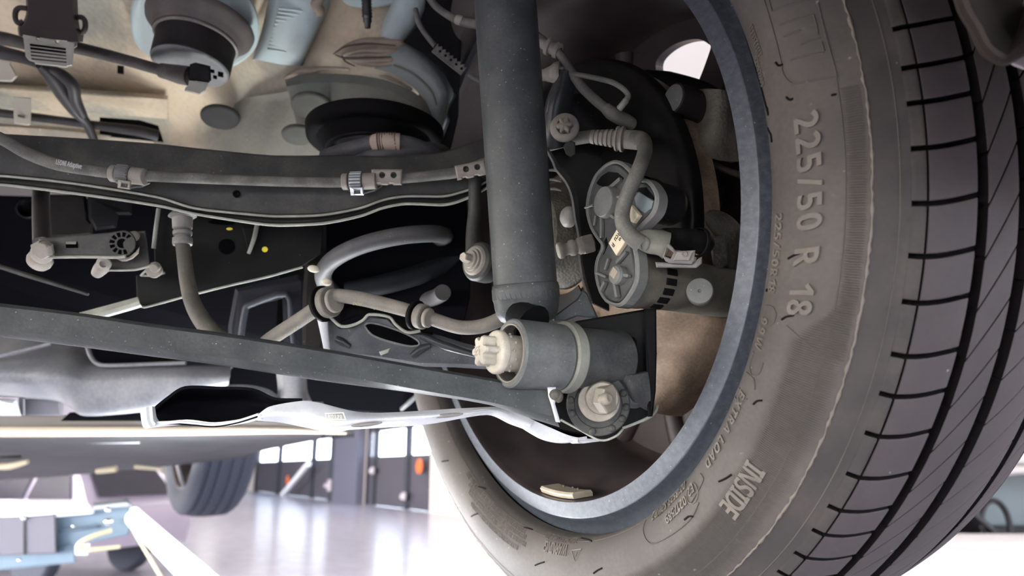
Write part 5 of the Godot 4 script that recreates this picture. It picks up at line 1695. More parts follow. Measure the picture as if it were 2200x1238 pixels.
	platp(b, ol, .585, .018, .003)
	part(C, "pressed_plate", b, M.arm_gloss)
	var oh := curve2([[784, 700], [796, 694], [826, 700], [870, 716], [898, 732], [900, 742], [880, 744], [836, 734], [800, 720]], 4)
	b = MB.new(); platp(b, oh, .5842, .002, 0.0)  # flat inlay, paints the shade of the oval hole
	part(C, "oval_hole_inlay", b, M.hole_shade, "dark inlay painted as the shade of an oval hole")
	b = MB.new(); tubp(b, oh.map(func(v): return [v[0], v[1], .5845]) + [[oh[0][0], oh[0][1], .5845]], 2.6, 8, 1)
	part(C, "hole_rim", b, M.edge_grey)
	b = MB.new()
	tubp(b, [[690, 662, .576], [712, 684, .576], [733, 701, .576], [760, 698, .576], [780, 688, .576], [793, 676, .576], [836, 681, .576], [850, 697, .576], [875, 714, .576], [903, 711, .576]], 3.4, 8, 4)
	part(C, "upper_edge", b, M.edge_pale, "pale wavy upper edge")
	b = MB.new()
	tubp(b, [[692, 676, .578], [696, 710, .578], [706, 776, .578]], [13, 9, 5], 12, 4)
	part(C, "left_flange", b, M.arm_white)
	b = MB.new()
	loft(b, [PA([[730, 640, .592], [790, 655, .592], [860, 680, .59], [930, 706, .588]]), PA([[732, 690, .588], [790, 672, .586], [860, 700, .585], [930, 716, .585]])], 4, false, 0, .003)
	part(C, "inner_web", b, M.black_dark)
	for q in [[[905, 722, .583], [960, 745, .581], [1030, 765, .579]], [[885, 765, .583], [905, 750, .583], [925, 742, .583]], [[722, 728, .584], [735, 735, .584], [752, 746, .584]]]:
		b = MB.new(); tubp(b, q, [7, 9, 5], 10, 4)
		part(C, "stiffening_bead", b, M.black_gloss)
	b = MB.new()
	platp(b, [[814, 756], [838, 748], [834, 758], [818, 764]], .575, .003, .0006)
	part(C, "spot_weld_tab", b, M.edge_pale)
	# dark cross tube from the coil to the right
	b = MB.new()
	tubp(b, [[745, 625, .70], [820, 612, .70], [900, 590, .71], [975, 560, .72], [1030, 530, .72]], [20, 22, 22, 20, 16], 16, 5)
	one("dark_lower_arm", "dark rounded arm running from the coil towards the shock absorber", "arm", "arm", b, M.rubber_blue)
	# stabiliser link ball joint left of the shock
	var J := thing("stabiliser_link", "dark stabiliser link with a pale hex pin left of the shock tube", "link", P(1020, 560, .60))
	b = MB.new()
	tubp(b, [[1020, 380, .62], [1020, 450, .62], [1016, 500, .615], [1018, 540, .61]], [14, 14, 15, 18], 14, 4)
	part(J, "rod", b, M.black_paint)
	b = MB.new()
	var jax := (IN + BK * .35).normalized()
	lathe(b, P(1030, 563, .60), jax, hard([[0, -.012], [.0155, -.012], [.016, -.010], [.0165, .002], [.015, .0045], [.012, .006], [0, .006]]), 32)
	part(J, "housing", b, M.black_paint)
	b = MB.new()
	lathe(b, P(1030, 563, .60) + jax * .006, jax, hard([[.0125, 0], [.011, .0018], [.0095, .002], [.009, .004], [.0075, .0042], [.007, .006], [0, .006]]), 28)
	part(J, "boot", b, M.clip_tan, "tan stepped dust boot")
	b = MB.new()
	hexa(b, P(1030, 563, .60) + jax * .010, jax, .0042, .0095, 6, .3)
	part(J, "pin", b, M.bolt_tan)
	for k in 3:
		b = MB.new()
		var yy := 575 + k * 9
		platp(b, [[1030 + k * 2, yy - 4], [1046, yy - 8], [1048, yy + 2], [1034, yy + 5]], .592, .004, .0006)
		part(J, "housing_slot", b, M.black_dark)
func knuckle():
	var K := thing("wheel_knuckle", "dark cast wheel knuckle with cylindrical boss and stiffening plate beneath the shock", "knuckle", P(1310, 800, .47))
	# collar beside the eye, then the round boss towards the wheel
	var b := MB.new()
	var e1 := P(1094, 759, .448) - IN * .036
	var o := e1 - IN * .0005
	lathe(b, o + Vector3.UP * .0005, -IN, hard([[0, 0], [.0215, 0], [.0228, .0012], [.0228, .0075], [.0215, .009], [.010, .009]]), 48)
	part(K, "collar", b, M.collar_tan, "pale collar next to the eye")
	b = MB.new()
	var bx := (-IN + Vector3.UP * .05).normalized()
	lathe(b, o - IN * .006 + Vector3.UP * .0005, bx, [[.0212, 0], [.0205, .004], [.0196, .010], [.0192, .020], [.0192, .034], [.0190, .042], null, [.0180, .044], [0, .045]], 56)
	loft(b, [
		PA([[1300, 800, .468], [1330, 806, .470], [1360, 806, .472], [1392, 800, .476]]),
		PA([[1310, 806, .476], [1334, 815, .473], [1360, 822, .473], [1396, 824, .478]]),
		PA([[1330, 816, .486], [1342, 830, .478], [1364, 852, .476], [1398, 860, .482]]),
		PA([[1345, 830, .495], [1352, 850, .484], [1368, 870, .482], [1396, 886, .487]])], 6, false, 4, .003)
	part(K, "boss", b, M.knuckle_paint)
	b = MB.new()
	lathe(b, P(1356, 741, .4895), -away(1356, 741) + cdir(-.2, 0, 0), [[.0055, 0], [.0048, .0006], null, [.0040, -.002], [0, -.002]], 20)
	part(K, "boss_hole", b, M.black_dark)
	# side plate behind
	b = MB.new()
	platp(b, [[1235, 690], [1408, 660], [1411, 760], [1409, 840], [1402, 890], [1386, 900], [1345, 918], [1328, 936], [1306, 947], [1276, 940], [1200, 902], [1188, 868], [1195, 836], [1235, 820]], .489, .012, .0015)
	part(K, "side_plate", b, M.black_dark2)
	b = MB.new()
	platp(b, [[1384, 660], [1410, 660], [1411, 760], [1409, 840], [1402, 895], [1392, 896], [1386, 800]], .482, .012, .001)
	part(K, "plate_flange", b, M.black_dark)
	b = MB.new()
	tubp(b, [[1352, 812, .485], [1378, 838, .487], [1376, 856, .486], [1356, 866, .484], [1350, 850, .484]], [12, 18, 17, 12, 8], 14, 5)
	part(K, "weld", b, M.knuckle_paint)
	# lower lip and front tab
	b = MB.new()
	tubp(b, [[1204, 902, .478], [1250, 926, .476], [1282, 944, .475], [1302, 946, .475], [1325, 936, .476], [1338, 922, .478]], 2.6, 8, 5)
	part(K, "lower_edge", b, M.edge_pale)
	b = MB.new()
	tubp(b, [[1338, 920, .48], [1365, 910, .482], [1394, 897, .485], [1408, 884, .49], [1412, 872, .494]], [3, 3.4, 4, 4, 3], 8, 5)
	part(K, "lower_edge", b, M.edge_pale)
	b = MB.new()
	platp(b, [[1176, 832], [1194, 832], [1196, 850], [1192, 868], [1204, 908], [1194, 907], [1184, 870], [1178, 852]], .448, .006, .001)
	part(K, "front_tab", b, M.arm_white, "bright front tab edge")
	b = MB.new()
	loft(b, [PA([[1176, 832, .449], [1208, 828, .452], [1240, 816, .46], [1252, 806, .468]]), PA([[1180, 842, .452], [1210, 834, .455], [1240, 823, .463], [1256, 812, .47]])], 5, false, 0, .004)
	part(K, "under_flange", b, M.collar_tan)
	b = MB.new()
	ball(b, P(1192, 848, .448), Vector3(.0035, .0035, .003), Basis(), 12); ball(b, P(1200, 852, .449), Vector3(.003, .004, .003), Basis(), 12)
	part(K, "weld_spatter", b, M.cast_iron)
	# eccentric plate with dimples, washer, nut and bolt end
	var E := thing("camber_bolt", "dusty hex nut with round washer on a dimpled black camber plate below the knuckle boss", "bolt", P(1288, 858, .465))
	var ax := cdir(-.10, .03, 1.0)
	var cc := P(1285, 868, .474)
	b = MB.new()
	lathe(b, cc, ax, hard([[0, 0], [.0205, 0], [.0205, .0018], [.0198, .0024], [.0155, .0024], [.015, .0018], [0, .0018]]), 56)
	var cpl := part(E, "camber_plate", b, M.black_paint)
	var fr := [cdir(1, 0, .1), cdir(0, 1, 0)]
	for k in [200, 172, 300, 258, 330, 355, 25]:
		b = MB.new()
		var t := deg_to_rad(float(k))
		lathe(b, cc + ax * .0025 + (fr[0] * cos(t) + fr[1] * sin(t)) * .0177, ax, [[.0026, 0], [.0023, .0010], [.0014, .0016], [0, .0018]], 14)
		part(cpl, "dimple", b, M.black_paint)
	b = MB.new()
	var wc := P(1287, 861, .468)
	lathe(b, wc, ax, hard([[0, 0], [.0130, 0], [.0132, .0006], [.0132, .0026], [.0127, .0032], [.008, .0032]]), 48)
	part(E, "washer", b, M.bolt_metal)
	b = MB.new()
	var nc := P(1294, 856, .462)
	cyl(b, nc - ax * .003, nc + ax * .001, .0108, .0102, .0005, 36)
	hexa(b, nc, (ax + cdir(.12, 0, 0)).normalized(), .0092, .0070, 6, .35, .1)
	part(E, "nut", b, M.bolt_metal)
	b = MB.new()
	var tip := nc + ax * .0068
	var pr := []
	for k in 8: pr.append([.0042 if k % 2 == 0 else .0037, k * .0007])
	pr += [[.0030, .0062], [.0020, .0060], [0, .0058]]
	lathe(b, tip, (ax + cdir(.15, .05, 0)).normalized(), pr, 24)
	part(E, "bolt_end", b, M.bolt_metal)
	# gusset over the boss
	b = MB.new()
	platp(b, [[1182, 684], [1205, 668], [1240, 642], [1252, 622], [1262, 630], [1285, 683], [1262, 683], [1240, 680], [1215, 690], [1190, 690]], .50, .006, .001)
	one("knuckle_gusset", "dusty dark gusset plate above the knuckle boss", "gusset", "plate", b, M.shock_paint)
	# thin dust shield with a wavy edge right of the shock
	var S := thing("splash_shield", "black brake splash shield with a thin pale wavy edge right of the shock", "shield", P(1240, 480, .55))
	b = MB.new()
	platp(b, [[1150, 320], [1178, 330], [1196, 362], [1220, 400], [1232, 450], [1240, 505], [1244, 560], [1252, 610], [1265, 650], [1330, 680], [1330, 240], [1240, 200], [1150, 230]], .585, .006, .001)
	part(S, "shield_plate", b, M.black_gloss2)
	b = MB.new()
	loft(b, [PA([[1170, 322, .555], [1185, 348, .555], [1192, 366, .555], [1214, 394, .552], [1226, 424, .55], [1233, 470, .55], [1240, 508, .55], [1243, 560, .552], [1251, 608, .555], [1266, 650, .56]]), PA([[1174, 320, .565], [1190, 344, .565], [1199, 360, .565], [1224, 388, .563], [1236, 420, .562], [1241, 470, .56], [1244, 506, .56], [1247, 560, .562], [1256, 606, .565], [1270, 650, .57]])], 6, false, 0, .0016)
	part(S, "rolled_edge", b, M.edge_grey, "pale rolled edge")
	b = MB.new()
	for k in 3:
		tubp(b, [[1178, 366 + k * 20, .57], [1192, 366 + k * 20, .57], [1206, 372 + k * 19, .57]], [2.5, 3, 1.5], 8, 3)
	part(S, "crease", b, M.edge_grey)
	b = MB.new()
	lathe(b, P(1228, 467, .565), IN, [[.008, 0], [.0085, .004], [.006, .007], [0, .008]], 20)
	part(S, "shield_button", b, M.fitting_grey)
	b = MB.new()
	var q0 := P(1198, 540, .545); var q1 := P(1274, 522, .548)
	var a2 := (q1 - q0).normalized(); var kk := px(.545)
	var pr2 := []
	for q in [[0, 0], [15, 0], [18, 3], [18, 10], [14, 14], [13, 24], [17, 28], [18, 36], [15, 41], [15, 44], [19, 48], [18, 58]]: pr2.append([q[0] * kk, q[1] * kk])
	lathe(b, q0, a2, pr2, 28)
	hexa(b, q0 + a2 * 56 * kk, a2, 22 * kk, 24 * kk, 6, .2, .1)
	one("bleed_bolt", "tan stepped guide bolt with hex head left of the actuator cover", "bolt", "bolt_body", b, M.clip_tan)
func PP(x: float, y: float, p0: Vector3, n: Vector3) -> Vector3:   # where the line of sight meets a plane
	var r := away(x, y)
	return CAM + r * ((p0 - CAM).dot(n) / r.dot(n))
func PPL(l: Array, p0: Vector3, n: Vector3) -> Array:
	var o := []
	for q in l: o.append(PP(q[0], q[1], p0, n))
	return o
func inset(l: Array, d: float) -> Array:
	var v := PackedVector2Array()
	for q in l: v.append(Vector2(q[0], q[1]))
	var r := Geometry2D.offset_polygon(v, -d, Geometry2D.JOIN_ROUND)
	var best := PackedVector2Array()
	for q in r:
		if q.size() > best.size(): best = q
	var o := []
	for q in best: o.append([q.x, q.y])
	return o
func smooth_px(l: Array, per: int) -> Array: return curve2(l, per)
func actuator():
	var n := IN
	var p0 := P(1322, 592, .472)
	var T := thing("brake_actuator", "grey plastic electric parking-brake actuator with figure-eight cover and ribbed barrel", "brake actuator", p0)
	var ol := smooth_px([[1321, 343], [1337, 349], [1352, 362], [1366, 378], [1374, 384], [1385, 383], [1397, 391], [1406, 403], [1412, 416], [1413, 430], [1410, 446], [1404, 460], [1392, 474], [1374, 492], [1365, 508], [1364, 525], [1369, 551], [1371, 583], [1368, 607], [1356, 632], [1340, 653], [1327, 659], [1313, 657], [1297, 648], [1284, 628], [1276, 599], [1275, 573], [1280, 551], [1288, 534], [1287, 524], [1276, 509], [1264, 488], [1258, 466], [1256, 445], [1260, 415], [1268, 391], [1278, 371], [1294, 354], [1307, 346]], 2)
	var inn := inset(ol, 7.5)
	var b := MB.new()
	plate(b, PPL(ol, p0, n), -n * .008, .0012, [PPL(inn, p0, n)])
	part(T, "cover_rim", b, M.act_grey)
	b = MB.new()
	plate(b, PPL(inset(ol, 10.0), p0 - n * .0022, n), -n * .005, .0008)
	part(T, "cover", b, M.act_grey2)
	# dark plates painting the recess shade between the ribs
	for l in [[[1281, 393], [1292, 378], [1306, 369], [1326, 371], [1340, 383], [1328, 396], [1310, 406], [1296, 402], [1284, 397]], [[1358, 415], [1372, 404], [1388, 402], [1400, 418], [1404, 430], [1390, 424], [1374, 412]], [[1283, 540], [1294, 525], [1302, 510], [1306, 525], [1296, 548]]]:
		b = MB.new(); plate(b, PPL(l, p0 - n * .0018, n), -n * .002, .0002)
		part(T, "pocket_shade", b, M.black_dark, "recess shade painted dark in the cover")
	b = MB.new(); plate(b, PPL([[1362, 424], [1372, 412], [1402, 432], [1398, 448], [1384, 458], [1366, 446]], p0 - n * .0014, n), -n * .003, .0005)
	part(T, "dome_panel", b, M.act_blue)
	var rib := func(a: Array, c: Array, w: float, h: float):
		var rb := MB.new()
		var A := PP(a[0], a[1], p0 - n * .002, n); var C := PP(c[0], c[1], p0 - n * .002, n)
		var u := (C - A) * .5
		box(rb, (A + C) * .5 + n * h * .5, u, u.cross(n).normalized() * w, n * h * .5, .0004)
		part(T, "rib", rb, M.act_grey)
	rib.call([1262, 448], [1280, 442], .0008, .003); rib.call([1316, 428], [1345, 424], .0010, .003); rib.call([1308, 455], [1326, 470], .0009, .003)
	rib.call([1283, 464], [1279, 486], .0007, .002); rib.call([1312, 408], [1338, 386], .0014, .003); rib.call([1297, 466], [1297, 512], .0010, .003)
	rib.call([1331, 590], [1357, 594], .0011, .0035); rib.call([1326, 606], [1332, 640], .0011, .0035); rib.call([1306, 606], [1296, 628], .0011, .0035)
	rib.call([1308, 596], [1285, 586], .0008, .003); rib.call([1330, 566], [1351, 542], .0011, .003); rib.call([1304, 580], [1312, 556], .0009, .0025)
	b = MB.new()
	var c1 := PP(1295, 433, p0 + n * .004, n)
	lathe(b, c1 - n * .007, n, [[.0115, 0], [.0104, .0062], null, [.0101, .0070], [.0098, .0072], null, [0, .0072]], 36)
	part(T, "round_boss", b, M.act_grey)
	b = MB.new()
	var c2 := PP(1319, 590, p0 + n * .004, n)
	lathe(b, c2 - n * .007, n, [[.0064, 0], [.0062, .005], null, [.0056, .0060], null, [.0054, .0070], [0, .0071]], 30)
	part(T, "hub_boss", b, M.act_grey)
	b = MB.new(); plate(b, PPL([[1309, 590], [1318, 573], [1327, 584], [1319, 600]], c2 + n * .0003, n), -n * .0004, 0.0)
	part(T, "tan_sticker", b, M.label_dull, "faded tan sticker")
	# cream labels with handwriting (the square codes are left out)
	b = MB.new(); plate(b, PPL([[1331, 482], [1347, 513], [1323, 549], [1307, 523]], p0 + n * .0012, n), -n * .003, .0003)
	var lbl := part(T, "label", b, M.label_cream, "cream label with handwritten letters")
	var lp := PP(1327, 516, p0 + n * .0014, n)
	var ex := (PP(1308, 526, p0, n) - PP(1331, 484, p0, n)).normalized(); var ey := n.cross(ex).normalized()
	for q in [["R", .0034, .0052, .0004], ["Rcu", .0034, -.0014, .0008], ["51B 02", .0018, -.0040, -.0022]]:
		b = MB.new()
		letters(b, q[0], q[1], .0002, func(x, y, z): return lp + ex * (x + q[2]) + ey * (y - q[1] * .35 - q[3]) + n * (.0002 if z >= 0 else -.0001), false, false, .9)
		part(lbl, "ink", b, M.ink)
	b = MB.new(); plate(b, PPL([[1355, 440], [1372, 462], [1360, 479], [1352, 474], [1344, 458]], p0 + n * .0016, n), -n * .003, .0003)
	part(T, "label", b, M.label_cream, "small blank cream sticker")
	# barrel towards the wheel
	b = MB.new()
	var a0 := p0 - n * .006
	lathe(b, a0, -n, hard([[.0204, 0], [.0204, .006], [.0198, .0065], [.0196, .014]]) + [null, [.0196, .014], [.0190, .0145], [.0187, .030], null, [.0182, .0305], [.0178, .050], [.0176, .095], null, [0, .095]], 56)
	var brl := part(T, "barrel", b, M.act_brown)
	var up := n.cross(Vector3.UP).cross(n).normalized() * 1.0
	if up.y < 0: up = -up
	var sd := n.cross(up).normalized()
	if sd.dot(CAM - p0) < 0: sd = -sd
	for k in 6:
		b = MB.new()
		var t := deg_to_rad(26.0 - 20.0 * k)
		var nr: Vector3 = up * sin(t) + sd * cos(t)
		var tg: Vector3 = nr.cross(n).normalized()
		box(b, a0 - n * (.026 - .0006 * k) + nr * .0186, n * .0042, tg * .0022, nr * .0012, .0003)
		part(brl, "slot_pad", b, M.black_dark)
	b = MB.new()
	var capc := P(1503, 625, .472)
	var cx := (IN * .75 + BK * .65).normalized()
	lathe(b, capc - cx * .006, cx, [[.0088, 0], [.0088, .005], null, [.0082, .006], null, [.0012, .0061], null, [.0008, .0052], [0, .0052]], 36)
	part(T, "end_cap", b, M.act_grey, "round cap on the barrel")
	# upper housing behind the right lobe
	b = MB.new()
	var h0 := PP(1376, 428, p0 - n * .006, n)
	lathe(b, h0, -n, hard([[.0150, 0], [.0150, .008], [.0136, .009], [.0132, .026], [.0120, .029], [0, .029]]), 40)
	part(T, "gear_housing", b, M.plastic_black)
	b = MB.new()
	var h1 := PP(1305, 420, p0 - n * .006, n)
	lathe(b, h1, -n, hard([[.0175, 0], [.0175, .010], [.016, .014], [0, .014]]), 40)
	part(T, "gear_housing", b, M.plastic_black)
	# connector plug on the elbow of the cable
	var C := thing("actuator_plug", "dusty cable plug with pale locking clip plugged into the brake actuator", "connector", P(1440, 540, .462))
	b = MB.new()
	loft(b, [PA([[1354, 498, .470], [1380, 488, .468], [1412, 492, .468], [1440, 496, .470]]), PA([[1358, 508, .460], [1384, 496, .456], [1414, 500, .456], [1442, 506, .458]]), PA([[1364, 526, .456], [1390, 526, .450], [1412, 528, .450], [1436, 534, .452]]), PA([[1372, 536, .460], [1392, 545, .456], [1412, 548, .456], [1424, 556, .458]]), PA([[1374, 530, .470], [1392, 540, .468], [1412, 545, .468], [1424, 552, .470]])], 5, false, 3)
	part(C, "back_shell", b, M.plug_grey)
	b = MB.new()
	tubp(b, [[1372, 508, .453], [1386, 520, .449], [1384, 536, .452]], [9, 11, 6], 12, 4)
	part(C, "shell_fold", b, M.plug_grey)
	b = MB.new()
	tubp(b, [[1425, 512, .468], [1460, 514, .472], [1500, 520, .478], [1520, 530, .481]], [22, 24, 26, 22], 20, 4)
	part(C, "socket", b, M.plastic_black)
	b = MB.new()
	lathe(b, P(1498, 520, .478), -n, [[.0090, 0], [.0098, .0005], [.0098, .0028], [.0088, .0034]], 32)
	part(C, "collar", b, M.plastic_black)
	b = MB.new()
	platp(b, [[1434, 520], [1446, 532], [1452, 540], [1494, 538], [1492, 560], [1486, 568], [1440, 566], [1430, 562], [1424, 552]], .450, .006, .0006, [[[1433, 532], [1447, 543], [1441, 556], [1428, 551]]])
	part(C, "lock_frame", b, M.fitting_grey)
	b = MB.new()
	platp(b, [[1455, 541], [1490, 540], [1481, 560], [1446, 560]], .4485, .003, .0005)
	part(C, "lock_tab", b, M.clip_tan)
	b = MB.new()
	lathe(b, P(1471, 546, .448), -away(1471, 546), [[.0018, 0], [.0015, .0005], [.0011, 0]], 16)
	part(C, "lock_ring", b, M.fitting_grey)
	b = MB.new()
	platp(b, [[1408, 563], [1486, 568], [1500, 556], [1508, 552], [1508, 566], [1496, 576], [1410, 575]], .4525, .006, .0008)
	part(C, "lower_rail", b, M.fitting_grey)
	caliper()
func caliper():
	var n := IN
	var T := thing("brake_caliper", "brown cast brake caliper with dark guide-pin boot at the right of the rim opening", "brake caliper", P(1520, 350, .55))
	var b := MB.new()
	var f0 := P(1446, 211, .535)
	lathe(b, f0, -n, hard([[0, 0], [.0106, 0], [.0114, .0008], [.0114, .024], [.012, .026], [.012, .034], [0, .034]]), 36)
	part(T, "pin_boot", b, M.boot_black)
	b = MB.new()
	lathe(b, f0, n, [[.0102, .0], [.0098, .0006], [0, .0007]], 30)
	part(T, "pin_end", b, M.act_grey2)
	b = MB.new()
	loft(b, [
		PA([[1520, 190, .545], [1522, 250, .548], [1500, 300, .553], [1480, 330, .555]]),
		PA([[1538, 192, .532], [1540, 250, .534], [1524, 300, .54], [1504, 330, .545]]),
		PA([[1548, 205, .534], [1556, 260, .535], [1552, 300, .54], [1552, 345, .545]]),
		PA([[1562, 215, .55], [1566, 270, .55], [1566, 310, .553], [1570, 350, .556]])], 5, false, 4, .006)
	part(T, "bracket_arm", b, M.cast_iron)
	b = MB.new()
	loft(b, [
		PA([[1380, 250, .60], [1440, 236, .60], [1492, 250, .60]]),
		PA([[1392, 280, .585], [1442, 262, .585], [1486, 258, .59]]),
		PA([[1420, 312, .59], [1448, 296, .59], [1474, 270, .595]])], 5, false, 4, .01)
	part(T, "housing", b, M.disc_rust)
	b = MB.new()
	tubp(b, [[1380, 180, .63], [1430, 190, .62], [1500, 210, .61], [1560, 240, .60]], [30, 36, 36, 30], 16, 4)
	part(T, "housing_back", b, M.caliper_dark)
	b = MB.new()
	tubp(b, [[1500, 470, .53], [1540, 478, .528], [1566, 505, .53], [1572, 560, .535], [1566, 640, .54]], [18, 26, 30, 28, 24], 16, 5)
	part(T, "housing_arm", b, M.cast_iron)
	b = MB.new()
	platp(b, [[1524, 510], [1560, 506], [1566, 565], [1536, 590], [1530, 560]], .505, .006, .0012)
	part(T, "pad_carrier", b, M.cast_iron)
	b = MB.new()
	loft(b, [PA([[1396, 345, .57], [1460, 352, .57], [1560, 400, .57]]), PA([[1392, 380, .555], [1460, 392, .555], [1550, 430, .56]]), PA([[1410, 420, .57], [1470, 430, .57], [1540, 470, .57]])], 5, false, 4, .02)
	part(T, "housing_body", b, M.caliper_dark)
	b = MB.new()
	lathe(b, P(1399, 364, .545), n, hard([[0, -.01], [.013, -.01], [.0125, 0], [.0062, 0], [.0062, .0025], [.0036, .003], [.003, -.002], [0, -.002]]), 28)
	part(T, "pin_bolt", b, M.bolt_brown)
	b = MB.new()
	platp(b, [[1452, 340], [1474, 336], [1490, 348], [1478, 362], [1460, 352]], .56, .004, .0008)
	part(T, "pad_tab", b, M.disc_rust)
	b = MB.new()
	tubp(b, [[1530, 660, .51], [1556, 668, .512], [1575, 660, .515]], [6, 7, 5], 10, 4)
	part(T, "lower_lug", b, M.cast_iron)
	# wear and speed sensor with its lead
	var S := thing("wheel_sensor", "dark wheel-speed sensor with square cap and lead running to the rim", "sensor", P(1420, 300, .55))
	b = MB.new()
	tubp(b, [[1402, 306, .548], [1424, 312, .55], [1438, 316, .552]], [19, 20, 15], 16, 3)
	part(S, "sensor_body", b, M.rubber_brown)
	b = MB.new(); platp(b, [[1418, 268], [1440, 272], [1442, 290], [1430, 296], [1414, 288]], .54, .008, .001)
	part(S, "cap", b, M.black_dark)
	b = MB.new()
	tubp(b, [[1436, 314, .55], [1452, 318, .552], [1468, 324, .555], [1482, 334, .558]], [11, 13, 12, 9], 14, 3)
	part(S, "plug", b, M.rubber_brown)
	b = MB.new()
	tubp(b, [[1480, 333, .558], [1520, 350, .56], [1556, 364, .56], [1600, 380, .56], [1640, 390, .57]], [7, 7.5, 7, 7, 7], 12, 5)
	part(S, "lead", b, M.rubber_brown)
func upper_lines():
	# bracket with bolt
	var T := thing("line_bracket", "black twisted sheet bracket holding two hose grommets above a washered bolt", "bracket", P(1205, 230, .57))
	var b := MB.new()
	loft(b, [
		PA([[1196, 150, .566], [1194, 180, .566], [1182, 210, .566], [1175, 240, .566], [1172, 290, .566], [1174, 322, .568]]),
		PA([[1214, 152, .558], [1208, 184, .558], [1200, 212, .558], [1194, 240, .560], [1196, 280, .562], [1200, 318, .566]]),
		PA([[1234, 158, .566], [1228, 196, .568], [1224, 222, .570], [1232, 246, .572], [1252, 276, .574], [1262, 300, .576]])], 5, false, 3, .0025)
	part(T, "bracket_sheet", b, M.black_gloss)
	b = MB.new(); platp(b, [[1218, 300], [1236, 306], [1236, 332], [1226, 338], [1216, 332], [1210, 316]], .556, .004, .0006)
	part(T, "lower_tab", b, M.black_paint)
	b = MB.new()
	tubp(b, [[1196, 154, .562], [1194, 180, .562], [1182, 212, .562], [1175, 244, .562]], 2.4, 8, 4)
	part(T, "pale_edge", b, M.edge_grey)
	var B2 := thing("bracket_bolt", "pale star-headed bolt on a wide dusty washer beside the shock tube", "bolt", P(1213, 273, .55))
	var ax := (cdir(0, .05, 1) + IN * .25).normalized()
	b = MB.new()
	lathe(b, P(1213, 274, .556), ax, [[0, -.001], [.0112, -.001], null, [.0112, 0], [.0106, .0016], [.0080, .0030], [.006, .0032]], 36)
	part(B2, "washer", b, M.clip_tan)
	b = MB.new()
	var fr := frame(ax); var g := []
	for q in [[1.0, .0], [1.0, .005], [.9, .0065], [0.0, .0067]]:
		var row := []
		for s in 60:
			var t := TAU * s / 60
			var r: float = (.0052 + .0011 * cos(6 * t)) * q[0]
			row.append(P(1214, 272, .551) + fr[0] * (cos(t) * r) + fr[1] * (sin(t) * r) + ax * q[1])
		g.append(row)
	b.grid([g[0], g[1]], true); b.grid([g[1], g[2], g[3]], true)
	part(B2, "star_head", b, M.bolt_metal)
	b = MB.new()
	ball(b, P(1222, 267, .546), Vector3(.0022, .0022, .002), Basis(), 10)
	part(B2, "rust_patch", b, M.clip_tan)
	# two lines to the right of the shock
	var L := thing("abs_line", "grey flexible line running diagonally down from the shock to the hub", "line", P(1260, 180, .57))
	b = MB.new()
	tubp(b, [[1120, 62, .575], [1150, 78, .573], [1175, 94, .57], [1192, 104, .567], [1208, 124, .563], [1226, 152, .56], [1250, 186, .557], [1278, 214, .556], [1302, 234, .556]], [11, 12, 10, 9, 9, 10, 11, 11, 11], 14, 5)
	part(L, "line", b, M.rubber_dusty)
	b = MB.new()
	tubp(b, [[1300, 230, .5555], [1312, 242, .555], [1330, 252, .556], [1350, 262, .558], [1366, 270, .56]], [12, 15, 16, 15, 12], 14, 4)
	part(L, "sleeve", b, M.rubber_dusty)
	b = MB.new()
	var gx := cdir(.85, -.5, .3)
	lathe(b, P(1188, 104, .568) - gx * .006, gx, hard([[.0038, -.008], [.0042, 0], [.0070, .001], [.0072, .004], [.005, .0045], [.005, .008], [.0064, .0085], [.006, .012], [.003, .0125]]), 24)
	part(L, "grommet", b, M.clip_tan)
	var L2 := thing("brake_pipe", "thin bent grey pipe hooking from the bracket grommet beside the rim", "pipe", P(1280, 170, .58))
	b = MB.new()
	tubp(b, [[1220, 158, .560], [1250, 162, .553], [1290, 170, .546], [1318, 178, .542], [1340, 192, .540], [1350, 205, .540], [1346, 214, .540], [1338, 224, .542], [1330, 232, .545]], [5, 5.5, 6, 6, 6, 6.5, 6.5, 6, 6], 12, 6)
	part(L2, "pipe", b, M.rubber_dusty)
	b = MB.new(); tubp(b, [[1345, 216, .540], [1337, 226, .540], [1331, 233, .542]], 7.5, 12, 3)
	part(L2, "sleeve", b, M.fitting_grey)
	b = MB.new()
	var g2 := cdir(1, .02, .35)
	lathe(b, P(1206, 157, .565) - g2 * .004, g2, hard([[.0035, -.022], [.0040, -.016], [.0046, -.010], [.0064, -.004], [.0086, -.001], [.0090, .002], [.0085, .004], [.0052, .0042], [.0050, .007], [.002, .0075]]), 26)
	part(L2, "grommet", b, M.clip_tan, "tan grommet")
	# two lines left of the shock
	var A := thing("sensor_line", "thin grey line with toothed sleeve in the dark gap left of the shock", "line", P(960, 110, .66))
	b = MB.new()
	tubp(b, [[892, 20, .68], [900, 50, .675], [916, 76, .67], [936, 100, .665]], [6, 6, 6, 6], 12, 5)
	part(A, "line", b, M.rubber_dusty)
	b = MB.new()
	tubp(b, [[1008, 162, .65], [1030, 174, .645], [1060, 190, .64]], 6, 12, 3)
	part(A, "line", b, M.rubber_dusty)
	b = MB.new()
	var dirv := [cos(deg_to_rad(40)), sin(deg_to_rad(40))]
	var ol := []
	for k in 17:
		var w := 12.0 if k % 2 == 0 else 6.5
		ol.append([934 + k * 5.2 * dirv[0] - dirv[1] * -w, 102 + k * 5.0 * dirv[1] - dirv[0] * w])
	for k in range(16, -1, -1):
		ol.append([934 + k * 5.2 * dirv[0] - dirv[1] * 12.0, 102 + k * 5.0 * dirv[1] + dirv[0] * 12.0])
	var hl := []
	for k in 5: hl.append(oval(942 + (k * 2.9 + 1.6) * 5.2 * dirv[0] - dirv[1] * 4.0, 102 + (k * 2.9 + 1.6) * 5.0 * dirv[1] + dirv[0] * 4.0, 3, 3, 0, 8))
	platp(b, ol, .655, .005, .0006, hl)
